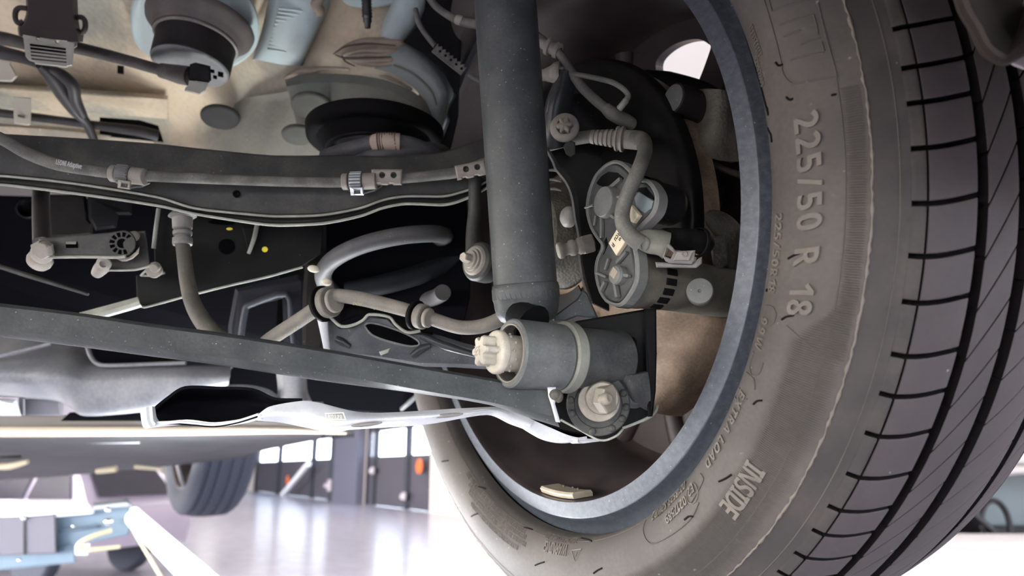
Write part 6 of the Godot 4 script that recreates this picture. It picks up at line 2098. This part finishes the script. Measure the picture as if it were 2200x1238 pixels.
	part(A, "toothed_sleeve", b, M.rubber_dusty)
	var A2 := thing("vent_line", "short grey line entering the shock edge at the top of the dark gap", "line", P(970, 40, .63))
	b = MB.new()
	tubp(b, [[918, -12, .64], [935, 12, .635], [955, 28, .63], [980, 42, .625], [1000, 48, .62], [1040, 54, .615]], [8, 8, 8, 8.5, 11, 11], 12, 5)
	part(A2, "line", b, M.rubber_dusty)
	b = MB.new()
	tubp(b, [[982, 42, .6235], [996, 46, .621]], 11, 14, 1)
	part(A2, "ferrule", b, M.clip_tan)
func plug_parts():
	# round rubber plug on the recess
	var T := thing("round_mount", "round black rubber mount hanging from the pale blue recess", "rubber mount", P(430, 70, .78))
	var top := P(430, 58, .772); var ax := (Vector3.DOWN + HF * .03 + HO * -.10).normalized()
	var b := MB.new()
	lathe(b, top, ax, [[.0400, .012], [.0392, .018], [.0388, .046], null, [.0380, .0475], [.0350, .048], null, [.0345, .047], [0, .047]], 64)
	part(T, "mount_body", b, M.mount_black)
	b = MB.new()
	lathe(b, top, ax, [[.0530, -.006], [.0545, -.003], [.0530, .003], [.0475, .008], [.0455, .012], [.0430, .0160], null, [.0390, .0165]], 64)
	part(T, "flange", b, M.mount_flange, "brown-grey flared flange")
	b = MB.new()
	lathe(b, top, ax, [[.0412, .0165], [.0425, .0185], [.0412, .0200], [.0396, .0195]], 64)
	part(T, "dust_ring", b, M.clip_tan, "dusty ring under the flange")
	b = MB.new()
	lathe(b, top, ax, [[.0385, .0470], [.0375, .0488], [.0350, .0492], [.0250, .0488], [0, .0486]], 56)
	part(T, "end_face", b, M.plastic_grey)
	for q in [[456, 153, 8, 5], [474, 160, 10, 7], [462, 166, 7, 5]]:
		b = MB.new(); platp(b, [[q[0] - q[2] * .6, q[1] - q[3]], [q[0] + q[2] * .6, q[1] - q[3] * .6], [q[0] + q[2] * .6, q[1] + q[3]], [q[0] - q[2] * .6, q[1] + q[3] * .6]], .736, .004, .0004)
		part(T, "slot", b, M.black_dark)
	# elbow plug and cable to the square connector
	var C := thing("mount_cable", "dusty dark cable from the square connector to the plug on the round mount", "cable", P(260, 130, .75))
	b = MB.new()
	tubp(b, [[150, 100, .76], [170, 104, .758], [220, 116, .755], [280, 132, .75], [350, 152, .742]], [13, 13, 12.5, 12, 12], 16, 5)
	part(C, "cable", b, M.rubber_dusty2)
	b = MB.new()
	tubp(b, [[348, 152, .740], [362, 155, .737], [384, 160, .735], [408, 164, .733]], [16, 17, 20, 21], 16, 3)
	part(C, "boot", b, M.rubber_dusty2)
	b = MB.new()
	platp(b, [[408, 138], [420, 134], [452, 142], [454, 172], [448, 178], [406, 172]], .722, .012, .0016)
	part(C, "plug_body", b, M.plastic_black)
	b = MB.new()
	platp(b, [[406, 173], [448, 179], [442, 196], [430, 204], [396, 196], [398, 188], [404, 184]], .720, .010, .0012)
	part(C, "plug_tab", b, M.louvre)
	b = MB.new()
	tubp(b, [[-40, 78, .77], [0, 82, .768], [30, 88, .765], [60, 96, .762]], [15, 15, 14, 12], 14, 4)
	part(C, "cable_end", b, M.rubber_dusty2)
	# square connector
	var K := thing("square_connector", "black square connector box with a grey louvred cap at the upper left", "connector", P(105, 70, .73))
	b = MB.new()
	loft(b, [PA([[54, -40, .75], [56, 30, .742], [46, 52, .74], [38, 58, .74], [40, 76, .74]]), PA([[58, -40, .722], [60, 30, .718], [52, 54, .716], [42, 60, .715], [44, 78, .714]]), "c", PA([[156, -40, .720], [156, 30, .716], [160, 62, .714], [166, 70, .713], [168, 90, .712]]), "c", PA([[166, -40, .75], [168, 30, .745], [172, 62, .742], [180, 70, .742], [178, 90, .742]])], 3)
	part(K, "box", b, M.plastic_black2)
	for q in [[44, 32, -1], [172, 52, 1]]:
		b = MB.new()
		tubp(b, [[q[0] + 14 * -q[2], q[1] - 14, .728], [q[0] + 2 * q[2], q[1] - 15, .726], [q[0] + 10 * q[2], q[1] - 8, .726], [q[0] + 11 * q[2], q[1] + 8, .726], [q[0] + 4 * q[2], q[1] + 18, .727], [q[0] - 6 * q[2], q[1] + 14, .728]], 5.5, 10, 4)
		part(K, "side_latch", b, M.plastic_black2)
	b = MB.new()
	var slots := []
	for k in 5:
		var y := 96.0 + k * 7.6; var w := 2.4 if k < 2 else 1.3
		slots.append([[64 + k * 1.0, y - w], [142 + k * .4, y + 10 - w - k * .6], [142 + k * .4, y + 10 + w - k * .6], [64 + k * 1.0, y + w]])
	platp(b, [[49, 74], [78, 79], [80, 84], [84, 85], [86, 80], [120, 86], [122, 91], [126, 92], [128, 87], [152, 90], [160, 92], [156, 142], [146, 143], [144, 146], [76, 138], [74, 134], [62, 130], [55, 122]], .706, .008, .0012, slots)
	part(K, "louvred_cap", b, M.louvre)
	b = MB.new()
	platp(b, [[52, 84], [156, 96], [152, 138], [60, 126]], .716, .01, .001)
	part(K, "cap_inside", b, M.black_dark)
	b = MB.new(); platp(b, [[154, 90], [166, 90], [166, 100], [156, 106]], .71, .006, .0006)
	part(K, "side_lug", b, M.plug_grey)
	# dark loom twisting down, thin hose and two clips
	var L := thing("dark_loom", "twisted dark cable loom hanging below the square connector", "cable loom", P(160, 210, .85))
	b = MB.new()
	tubp(b, [[84, 140, .80], [112, 166, .82], [134, 200, .84], [160, 236, .86], [184, 262, .88], [204, 306, .90]], [8, 16, 16, 13, 10, 8], 14, 5)
	part(L, "bundle", b, M.loom_black)
	b = MB.new()
	tubp(b, [[96, 142, .81], [132, 160, .81], [156, 184, .82], [162, 214, .84], [180, 250, .86]], [6, 12, 13, 12, 8], 14, 5)
	part(L, "bundle", b, M.loom_black)
	b = MB.new()
	tubp(b, [[-40, 96, .80], [0, 112, .80], [50, 124, .80], [90, 140, .81]], [14, 15, 13, 9], 14, 4)
	part(L, "branch", b, M.loom_black)
	var Hh := thing("thin_hose", "thin black hose clipped along the floor ledge at the left", "hose", P(140, 258, .9))
	b = MB.new()
	tubp(b, [[-40, 238, .905], [60, 250, .90], [150, 262, .895], [240, 274, .89], [300, 282, .89], [340, 292, .9]], [9, 9, 9, 10, 12, 12], 12, 5)
	part(Hh, "hose", b, M.loom_black)
	var K1 := thing("pale_clip", "pale upright clip gripping the thin black hose at left", "clip", P(48, 240, .88), "pale clips at the left edge")
	b = MB.new(); platp(b, [[28, 208], [68, 210], [66, 268], [60, 270], [30, 266]], .875, .014, .0015)
	part(K1, "clip_body", b, M.clip_cream)
	b = MB.new(); platp(b, [[38, 246], [54, 250], [52, 254], [38, 251]], .872, .004, .0004)
	part(K1, "clip_slot", b, M.ink_brown)
	var K2 := thing("pale_clip", "pale clip cut by the left picture edge beneath the cable", "clip", P(10, 150, .86), "pale clips at the left edge")
	b = MB.new(); platp(b, [[-30, 126], [28, 130], [24, 138], [38, 164], [26, 176], [-30, 174]], .855, .016, .0015)
	part(K2, "clip_body", b, M.clip_cream)
func tank():
	var T := thing("fuel_tank", "large grey plastic tank shell with a moulded flange behind the long link", "tank", P(250, 820, .9))
	var b := MB.new()
	loft(b, [
		PA([[-620, 662, 0.950], [-60, 690, 0.95], [60, 700, 0.95], [170, 735, .95], [190, 750, .95], [200, 790, .93], [330, 790, .93], [420, 785, .93], [500, 785, .94]]),
		PA([[-620, 717, 0.900], [-60, 740, 0.9], [60, 748, 0.9], [150, 760, .90], [190, 782, .89], [230, 790, .88], [330, 788, .88], [420, 787, .88], [496, 788, .89]]),
		PA([[-620, 780, 0.860], [-60, 792, 0.86], [60, 796, 0.86], [130, 800, .86], [180, 812, .86], [240, 812, .86], [330, 808, .86], [420, 808, .86], [494, 806, .87]]),
		PA([[-620, 810, 0.860], [-60, 822, 0.86], [60, 826, 0.86], [130, 834, .86], [172, 850, .86], [240, 848, .86], [330, 842, .86], [420, 832, .86], [492, 822, .87]]),
		PA([[-620, 825, 0.900], [-60, 842, 0.9], [60, 848, 0.9], [134, 858, .89], [166, 884, .87], [204, 890, .87], [300, 880, .87], [400, 862, .88], [490, 838, .89]]),
		PA([[-620, 833, 1.000], [-60, 850, 1], [60, 856, 1], [134, 866, .98], [172, 892, .96], [210, 894, .96], [300, 886, .96], [400, 870, .96], [490, 845, .96]])], 5, false, 5, .004)
	part(T, "shell", b, M.tank_grey)
	b = MB.new()
	tubp(b, [[188, 745, .885], [194, 764, .88], [206, 780, .878], [224, 786, .876], [300, 784, .876], [400, 780, .876]], 5, 10, 5)
	part(T, "moulded_bead", b, M.tank_grey)
	b = MB.new()
	tubp(b, [[-40, 776, .862], [40, 756, .866], [110, 738, .87]], [4, 5, 4], 10, 4)
	part(T, "moulded_bead", b, M.tank_grey)
	b = MB.new()
	platp(b, [[196, 744], [212, 744], [400, 774], [400, 778], [226, 779], [210, 773], [200, 760]], .91, .01, .001)
	part(T, "recess", b, M.black_navy)
	b = MB.new()
	loft(b, [PA([[486, 826, .88], [540, 828, .88], [580, 838, .88], [606, 856, .88], [640, 862, .88], [694, 864, .88]]), PA([[484, 836, .875], [540, 838, .875], [578, 850, .875], [604, 866, .875], [640, 872, .875], [694, 872, .875]])], 4, false, 0, .006)
	part(T, "flange", b, M.tank_grey)
	b = MB.new()
	loft(b, [PA([[600, 800, .90], [604, 840, .895], [598, 862, .89]]), PA([[616, 800, .88], [618, 840, .878], [616, 864, .876]]), PA([[640, 806, .88], [642, 842, .878], [650, 864, .876]]), PA([[652, 806, .90], [654, 842, .895], [664, 866, .89]])], 4, false, 4, .004)
	part(T, "strut", b, M.tank_grey)
	b = MB.new()
	for q in [[[40, 855], [54, 855], [54, 894], [40, 894]], [[126, 857], [136, 857], [136, 894], [128, 894]]]:
		platp(b, q, .98, .02, .002)
	platp(b, [[50, 857], [130, 857], [130, 894], [50, 894]], 1.0, .02, .002)
	part(T, "support_block", b, M.support_grey)
	b = MB.new()
	platp(b, [[-40, 852], [36, 858], [46, 894], [-40, 894]], .97, .04, .006)
	part(T, "tank_pad", b, M.arm_white)
	# dark cover between tank and arm
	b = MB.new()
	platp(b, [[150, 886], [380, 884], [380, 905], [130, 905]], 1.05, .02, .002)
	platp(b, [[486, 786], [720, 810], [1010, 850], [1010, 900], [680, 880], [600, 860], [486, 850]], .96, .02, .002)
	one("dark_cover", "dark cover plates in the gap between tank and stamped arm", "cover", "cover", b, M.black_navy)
	b = MB.new()
	tubp(b, [[862, 880, .95], [880, 864, .945], [900, 846, .94]], [5, 6, 4], 10, 3)
	one("pale_rod", "short pale rod end in the dark gap above the stamped arm", "rod", "rod", b, M.edge_grey)
	# sill beam
	var S := thing("cross_brace", "long beige cross brace with a bright lower lip under the tank", "brace", P(300, 915, 1.2))
	b = MB.new()
	loft(b, [PA([[-640, 890, 1.220], [-80, 892, 1.22], [300, 894, 1.26], [600, 906, 1.33], [740, 926, 1.38]]), PA([[-640, 891, 1.180], [-80, 894, 1.18], [300, 897, 1.22], [600, 908, 1.29], [740, 928, 1.35]]), "c", PA([[-640, 919, 1.180], [-80, 919, 1.18], [300, 919, 1.22], [600, 920, 1.29], [740, 929, 1.35]])], 4, false, 0, .003)
	part(S, "face", b, M.sill_dark)
	b = MB.new()
	loft(b, [PA([[-640, 918, 1.175], [-80, 918, 1.175], [300, 918, 1.215], [600, 919, 1.285], [744, 928, 1.35]]), PA([[-640, 928, 1.170], [-80, 928, 1.17], [300, 928, 1.21], [600, 926, 1.28], [744, 931, 1.345]]), PA([[-640, 942, 1.180], [-80, 940, 1.18], [300, 937, 1.22], [600, 932, 1.29], [744, 934, 1.35]])], 4, false, 3, .003)
	part(S, "lower_lip", b, M.cream_strip, "bright cream lower lip")
# ---------------------------------------------------------------- further away
func background():
	# front underbody panel
	var U := thing("underbody_panel", "grey mottled underbody panel running forward below the cross brace", "underbody panel", P(300, 980, 2.0))
	var b := MB.new()
	loft(b, [PA([[-680, 930, 1.280], [-120, 930, 1.28], [200, 930, 1.32], [500, 926, 1.4], [760, 930, 1.48]]), PA([[-680, 995, 1.750], [-120, 985, 1.75], [200, 975, 1.8], [480, 962, 1.85], [680, 946, 2.0]]), PA([[-680, 1025, 2.300], [-120, 1012, 2.3], [180, 1000, 2.35], [400, 988, 2.3], [560, 970, 2.35]]), PA([[-680, 1056, 2.900], [-120, 1038, 2.9], [100, 1026, 2.9], [320, 1006, 2.5], [520, 984, 2.45]])], 5, false, 4, .01)
	part(U, "panel", b, M.carbon_floor)
	b = MB.new()
	tubp(b, [[120, 944, 1.5], [180, 948, 1.52], [300, 950, 1.55]], [4, 5, 3], 8, 4)
	tubp(b, [[200, 940, 1.5], [240, 946, 1.52], [290, 948, 1.55]], [3, 4, 3], 8, 4)
	part(U, "panel_edge", b, M.white_trim)
	b = MB.new(); platp(b, [[0, 968], [44, 964], [46, 984], [0, 984]], 1.75, .03, .004)
	part(U, "mount_block", b, M.plastic_black)
	b = MB.new(); tubp(b, [[-30, 1002, 1.85], [20, 1002, 1.85], [60, 992, 1.85]], [7, 8, 5], 10, 3)
	part(U, "pale_pipe", b, M.label_cream)
	b = MB.new(); tubp(b, [[208, 1013, 2.2], [250, 1008, 2.2]], [6, 7], 10, 1); tubp(b, [[290, 1003, 2.3], [345, 1008, 2.3]], [5, 4], 10, 1)
	part(U, "pale_pipe", b, M.label_cream)
	b = MB.new()
	for k in 14:
		platp(b, [[692 + k * 5, 931], [695 + k * 5, 931], [695 + k * 5, 945 - k * .4], [692 + k * 5, 945 - k * .4]], 1.6, .01, .001)
	part(U, "bristle_edge", b, M.black_dark, "dark bristle-like edge").set_meta("kind", "stuff")
	# front wheel under the far end of the car
	var c := wheel_c + HF * 2.62 + HO * .02 + Vector3.UP * -.03
	var ax := (HO + HF * .10).normalized()
	var F := thing("tyre", "dark front wheel with tyre of the lifted car seen beyond the underbody panel", "wheel", c)
	b = MB.new()
	lathe(b, c, ax, [[.235, .005], [.26, -.006], [.30, -.004], [.318, .006], [.328, .018], null, [.3285, .030], [.324, .031], [.324, .037], [.331, .038], null, [.334, .060], [.328, .061], [.328, .070], [.335, .071], null, [.336, .100], [.330, .101], [.330, .111], [.336, .112], null, [.334, .140], [.328, .141], [.328, .150], [.333, .151], null, [.331, .172], [.318, .190], [.30, .203], [.26, .206], [.235, .195]], 90)
	part(F, "tyre", b, M.tyre_far)
	b = MB.new()
	lathe(b, c, ax, [[.238, .006], [.228, .004], [.215, .02], [.20, .07], [.19, .12], [.18, .14], [.06, .15], [0, .15]], 60)
	part(F, "rim", b, M.rim_inner)
	b = MB.new()
	var lk := MB.new()
	tubp(lk, [[384, 1000, 2.75], [392, 1030, 2.7], [400, 1052, 2.7]], [6, 6, 5], 10, 3)
	one("front_strut_edge", "grey curved edge of the front wheel carrier left of the far tyre", "strut", "edge", lk, M.support_grey)
	# arm of the car lift
	var L := thing("lift_arm", "blue-grey steel arm of the car lift with bolts at the lower left", "lift arm", P(190, 1140, 1.9))
	var d := 1.9
	b = MB.new()
	platp(b, [[120, 1100], [276, 1082], [279, 1096], [282, 1134], [276, 1150], [206, 1164], [160, 1176], [164, 1210], [-60, 1230], [-60, 1160], [120, 1150]], d, .10, .004)
	part(L, "arm_body", b, M.lift_blue)
	b = MB.new()
	platp(b, [[-60, 1112], [52, 1110], [120, 1104], [122, 1190], [-60, 1196]], d - .03, .03, .004)
	part(L, "side_plate", b, M.lift_grey)
	b = MB.new(); platp(b, [[50, 1112], [54, 1112], [54, 1192], [50, 1192]], d - .034, .005, .001)
	part(L, "plate_joint", b, M.interior_dark)
	b = MB.new()
	loft(b, [PA([[200, 1080, d + .02], [272, 1072, d + .02], [278, 1078, d + .02]]), PA([[200, 1088, d - .03], [272, 1080, d - .03], [278, 1084, d - .03]]), "c", PA([[202, 1096, d - .03], [274, 1088, d - .03], [279, 1094, d - .03]])], 3, false, 0, .01)
	part(L, "pad", b, M.lift_pale)
	b = MB.new()
	tubp(b, [[120, 1106, d - .02], [200, 1098, d - .02]], [6, 6], 10, 1)
	part(L, "pale_edge", b, M.white_trim)
	b = MB.new()
	platp(b, [[124, 1138], [210, 1128], [210, 1134], [124, 1146]], d - .012, .012, .001)
	platp(b, [[122, 1176], [160, 1172], [160, 1180], [122, 1186]], d - .012, .012, .001)
	part(L, "groove", b, M.lift_groove)
	for q in [[232, 1096, 6], [233, 1121, 9], [158, 1131, 4], [42, 1204, 4], [52, 1114, 6]]:
		b = MB.new()
		ball(b, P(q[0], q[1], d - .035), Vector3.ONE * q[2] * px(d), Basis(), 12)
		part(L, "bolt", b, M.chrome)
	b = MB.new()
	tubp(b, [[240, 1140, d - .04], [206, 1150, d - .06], [180, 1162, d - .07], [168, 1174, d - .07], [176, 1182, d - .07], [210, 1180, d - .06], [258, 1175, d - .04]], [5, 5, 5.5, 6, 6, 5, 4], 12, 6)
	one("air_hose", "cream curled air hose hooked on the lift arm", "hose", "hose", b, M.cable_yellow)
	b = MB.new()
	tubp(b, [[284, 1136, d], [310, 1180, 1.7], [352, 1250, 1.45]], [3, 3.5, 4], 10, 3)
	one("lamp_cable", "thin pale cable running beside the bright light tube", "cable", "cable", b, M.cable_yellow)
	# bright light tube on the lift, its unseen near part added for light
	var T := thing("light_tube", "bright white light tube running from the lift arm and added on past the lower edge as key light", "light tube", P(360, 1170, 1.4))
	var A := P(284, 1108, 1.95); var C := P(780, 1580, .66)
	b = MB.new()
	tube(b, [A, A.lerp(C, .5), C], .0225, 18, 1)
	var tm := part(T, "tube", b, M.lamp_tube)
	b = MB.new()
	cyl(b, A + (A - C).normalized() * .02, A, .024, .024, .003, 18)
	part(T, "end_cap", b, M.white_trim)
	var l := AreaLight3D.new(); l.name = "tube_glow"
	var len := (C - A).length()
	l.area_size = Vector2(len * .55, .05); l.area_normalize_energy = false
	var dx := (C - A).normalized(); var dz := -(Vector3.UP - dx * dx.y).normalized()
	l.basis = Basis(dx, dz.cross(dx).normalized(), dz)
	l.position = A.lerp(C, .71) - dz * .03  # glow lies along the added near part only
	l.light_energy = TUBE_E; l.shadow_enabled = true; l.light_color = Color(0.97, 0.98, 1.0)
	add_child(l, true)
	parked_cars()
	# leaning white bar by the far gate and things on the gates
	b = MB.new()
	tube(b, [H(10.4, 0.10, 45.0), H(10.4, 1.8, 39.8)], .15, 12, 1)
	one("white_barrier", "white slanting barrier bar in front of the left gate", "barrier", "bar", b, M.white_trim)
	var k := 0
	for q in [[10.9, .9, 46.2], [10.9, 1.6, 25.95]]:
		b = MB.new()
		lathe(b, H(q[0], q[1], q[2]), -HO, [[0, 0], [.27, 0], null, [.27, .04], [.25, .05], [0, .05]], 28)
		one("orange_disc", ("orange disc on the left gate beside the white bar" if k == 0 else "orange disc on the right gate beside the cream wall"), "sign", "disc", b, M.orange, "orange discs on the gates")
		k += 1
	for q in [[10.65, .75, 36.6], [10.85, 1.45, 31.0], [10.85, .5, 27.3]]:
		b = MB.new()
		box(b, H(q[0], q[1], q[2]), HO * .05, Vector3.UP * (.28 if k == 2 else .14), HF * (.22 if k == 2 else .12), .02)
		box(b, H(q[0], q[1] - .02, q[2] + (.5 if k == 2 else .2)), HO * .05, Vector3.UP * .09, HF * (.3 if k == 2 else .1), .02)
		one("gate_handle", ["pale handle box on the pole between the gates", "pale handle on the right gate under its middle pane", "low pale handle on the right gate"][int(k) - 2], "handle", "handle", b, M.gate_handle, "handles on the gates")
		k += 1
func parked_cars():
	# lilac suv ahead
	var c := Vector3(-7.4, 0, -11.3)
	var fd := Vector3(-.966, 0, -.26); var sd := Vector3(-.26, 0, .966)
	var S := thing("parked_suv", "lilac-grey parked estate car with silver roof rails beyond the lift arm", "car", c)
	var prof := [[-2.35, .45], [-2.38, .95], [-2.2, 1.08], [-1.9, 1.45], [-1.55, 1.62], [-.2, 1.68], [.7, 1.60], [1.35, 1.12], [2.2, .98], [2.42, .75], [2.4, .4]]
	var R := func(x: float, y: float, z: float) -> Vector3: return c + fd * x + Vector3.UP * y + sd * z
	var b := MB.new(); var g := []
	for s in [-.92, -.88, -.72, .72, .88, .92]:
		var row := []
		for q in prof:
			var w := 1.0 if absf(s) < .9 else 1.0
			var inn := clampf((q[1] - .95) / .7, 0, 1) * .20 * signf(s)
			row.append(R.call(q[0], q[1] - (.03 if absf(s) > .85 else 0.0), s - (inn if absf(s) > .6 else 0.0)))
		g.append(row)
	loft(b, g, 4)
	for side in [0, 5]:
		var p: Array = spline(g[side], 4)
		var m := Vector3.ZERO
		for v in p: m += v
		m /= p.size()
		for k in p.size() - 1: b.tri(m, p[k], p[k + 1])
		b.tri(m, p[-1], p[0])
	part(S, "body", b, M.car_lilac)
	for side in [-1, 1]:
		for w in [[[-1.95, 1.08], [-1.80, 1.40], [-1.30, 1.52], [-1.22, 1.08]], [[-1.14, 1.08], [-1.2, 1.53], [-.35, 1.56], [-.30, 1.06]], [[-.22, 1.06], [-.27, 1.56], [.50, 1.50], [.95, 1.12], [.9, 1.05]]]:
			b = MB.new(); var l := []
			for q in w: l.append(R.call(q[0], q[1], side * (.925 - clampf((q[1] - .95) / .7, 0, 1) * .20 + .012)))
			plate(b, l, R.call(0, 0, -side * .02) - R.call(0, 0, 0), .003)
			part(S, "side_window", b, M.glass_dark)
		b = MB.new()
		tube(b, [R.call(-1.8, 1.64, side * .68), R.call(-1.5, 1.73, side * .68), R.call(0, 1.77, side * .68), R.call(.55, 1.66, side * .68)], .025, 10, 4)
		part(S, "roof_rail", b, M.chrome)
		for x in [-1.45, 1.5]:
			b = MB.new()
			var a0: Vector3 = R.call(x, .33, side * .70); var a1: Vector3 = R.call(x, .33, side * .93)
			cyl(b, a0, a1, .33, .33, .03, 32)
			part(S, "wheel", b, M.tyre_far)
	b = MB.new(); var l2 := []
	for q in [[-1.92, 1.12, -.70], [-1.92, 1.12, .70], [-1.62, 1.56, .60], [-1.62, 1.56, -.60]]: l2.append(R.call(q[0] - .30, q[1], q[2]) if q[1] < 1.2 else R.call(q[0] - .22, q[1], q[2]))
	plate(b, l2, R.call(.02, 0, 0) - R.call(0, 0, 0), .003)
	part(S, "rear_window", b, M.glass_dark)
	# white car at the right: a door side with open interior behind the glass
	var w0 := P(2140, 1150, 5.2); w0.y = 0
	var ax := cdir(1, 0, 0); ax.y = 0; ax = (ax.normalized() + Vector3(0, 0, .06)).normalized()
	var az := Vector3(ax.z, 0, -ax.x)   # away
	if az.z > 0: az = -az
	var Q := func(x: float, y: float, z: float) -> Vector3: return w0 + ax * x + Vector3.UP * y + az * z
	var V := thing("white_car", "white parked car with open window and steering wheel at the right edge", "car", w0)
	b = MB.new()
	loft(b, [[Q.call(-1.4, .30, .06), Q.call(0, .30, .04), Q.call(2.4, .30, .06)], [Q.call(-1.4, .45, .0), Q.call(0, .45, -.02), Q.call(2.4, .45, .0)], [Q.call(-1.4, .74, -.03), Q.call(0, .74, -.05), Q.call(2.4, .74, -.03)], [Q.call(-1.4, .93, .0), Q.call(0, .935, -.02), Q.call(2.4, .94, .0)], [Q.call(-1.4, .965, .04), Q.call(0, .97, .03), Q.call(2.4, .98, .04)]], 6, false, 4, .05)
	part(V, "door_skin", b, M.car_white)
	b = MB.new()
	tube(b, [Q.call(-1.35, .975, .05), Q.call(0, .98, .04), Q.call(2.4, .99, .05)], .016, 10, 3)
	part(V, "belt_seal", b, M.support_grey)
	b = MB.new()
	tube(b, [Q.call(-.75, 1.0, .08), Q.call(-.15, 1.30, .16), Q.call(.15, 1.43, .2), Q.call(.9, 1.47, .22), Q.call(2.4, 1.5, .22)], .035, 12, 5)
	part(V, "window_frame", b, M.car_white)
	b = MB.new()
	loft(b, [[Q.call(-1.2, .95, .4), Q.call(-.4, 1.10, .4), Q.call(-.02, 1.17, .4), Q.call(.25, .95, .4)], [Q.call(-1.2, .95, 1.2), Q.call(-.4, 1.10, 1.2), Q.call(-.02, 1.17, 1.2), Q.call(.25, .95, 1.2)]], 3, false, 0, .03)
	part(V, "dashboard", b, M.interior_dark)
	b = MB.new()
	var rg := []
	for k in 25: rg.append(Q.call(.30 + .04 * sin(TAU * k / 24), 1.02 + .17 * sin(TAU * k / 24), .62 + .19 * cos(TAU * k / 24)))
	rg = []
	for k in 25: rg.append(Q.call(.34 + .16 * cos(TAU * k / 24), 1.04 + .18 * sin(TAU * k / 24), .60 + .10 * cos(TAU * k / 24)))
	tube(b, rg, .022, 10, 1)
	part(V, "steering_wheel", b, M.interior_dark)
	b = MB.new()
	tube(b, [Q.call(-.28, .95, .4), Q.call(-.24, 1.1, .42)], .014, 8, 1); tube(b, [Q.call(-.42, .95, .4), Q.call(-.42, 1.07, .42)], .014, 8, 1)
	part(V, "pillar_trim", b, M.chrome)
	b = MB.new()
	box(b, Q.call(.5, 1.22, 1.62), ax * 1.9, Vector3.UP * .26, az * .02, .01)
	part(V, "far_window", b, M.interior_grey)
	b = MB.new()
	box(b, Q.call(.5, .72, 1.6), ax * 1.9, Vector3.UP * .24, az * .03, .01)
	box(b, Q.call(.5, .45, .8), ax * 1.9, Vector3.UP * .1, az * .7, .02)
	part(V, "cabin", b, M.interior_dark)
	b = MB.new()
	box(b, Q.call(.6, 1.52, .95), ax * 1.6, Vector3.UP * .025, az * .72, .02)
	part(V, "roof", b, M.car_white)
	for x in [-1.0, 1.9]:
		b = MB.new(); cyl(b, Q.call(x, .32, .05), Q.call(x, .32, .28), .32, .32, .03, 32)
		part(V, "wheel", b, M.tyre_far)
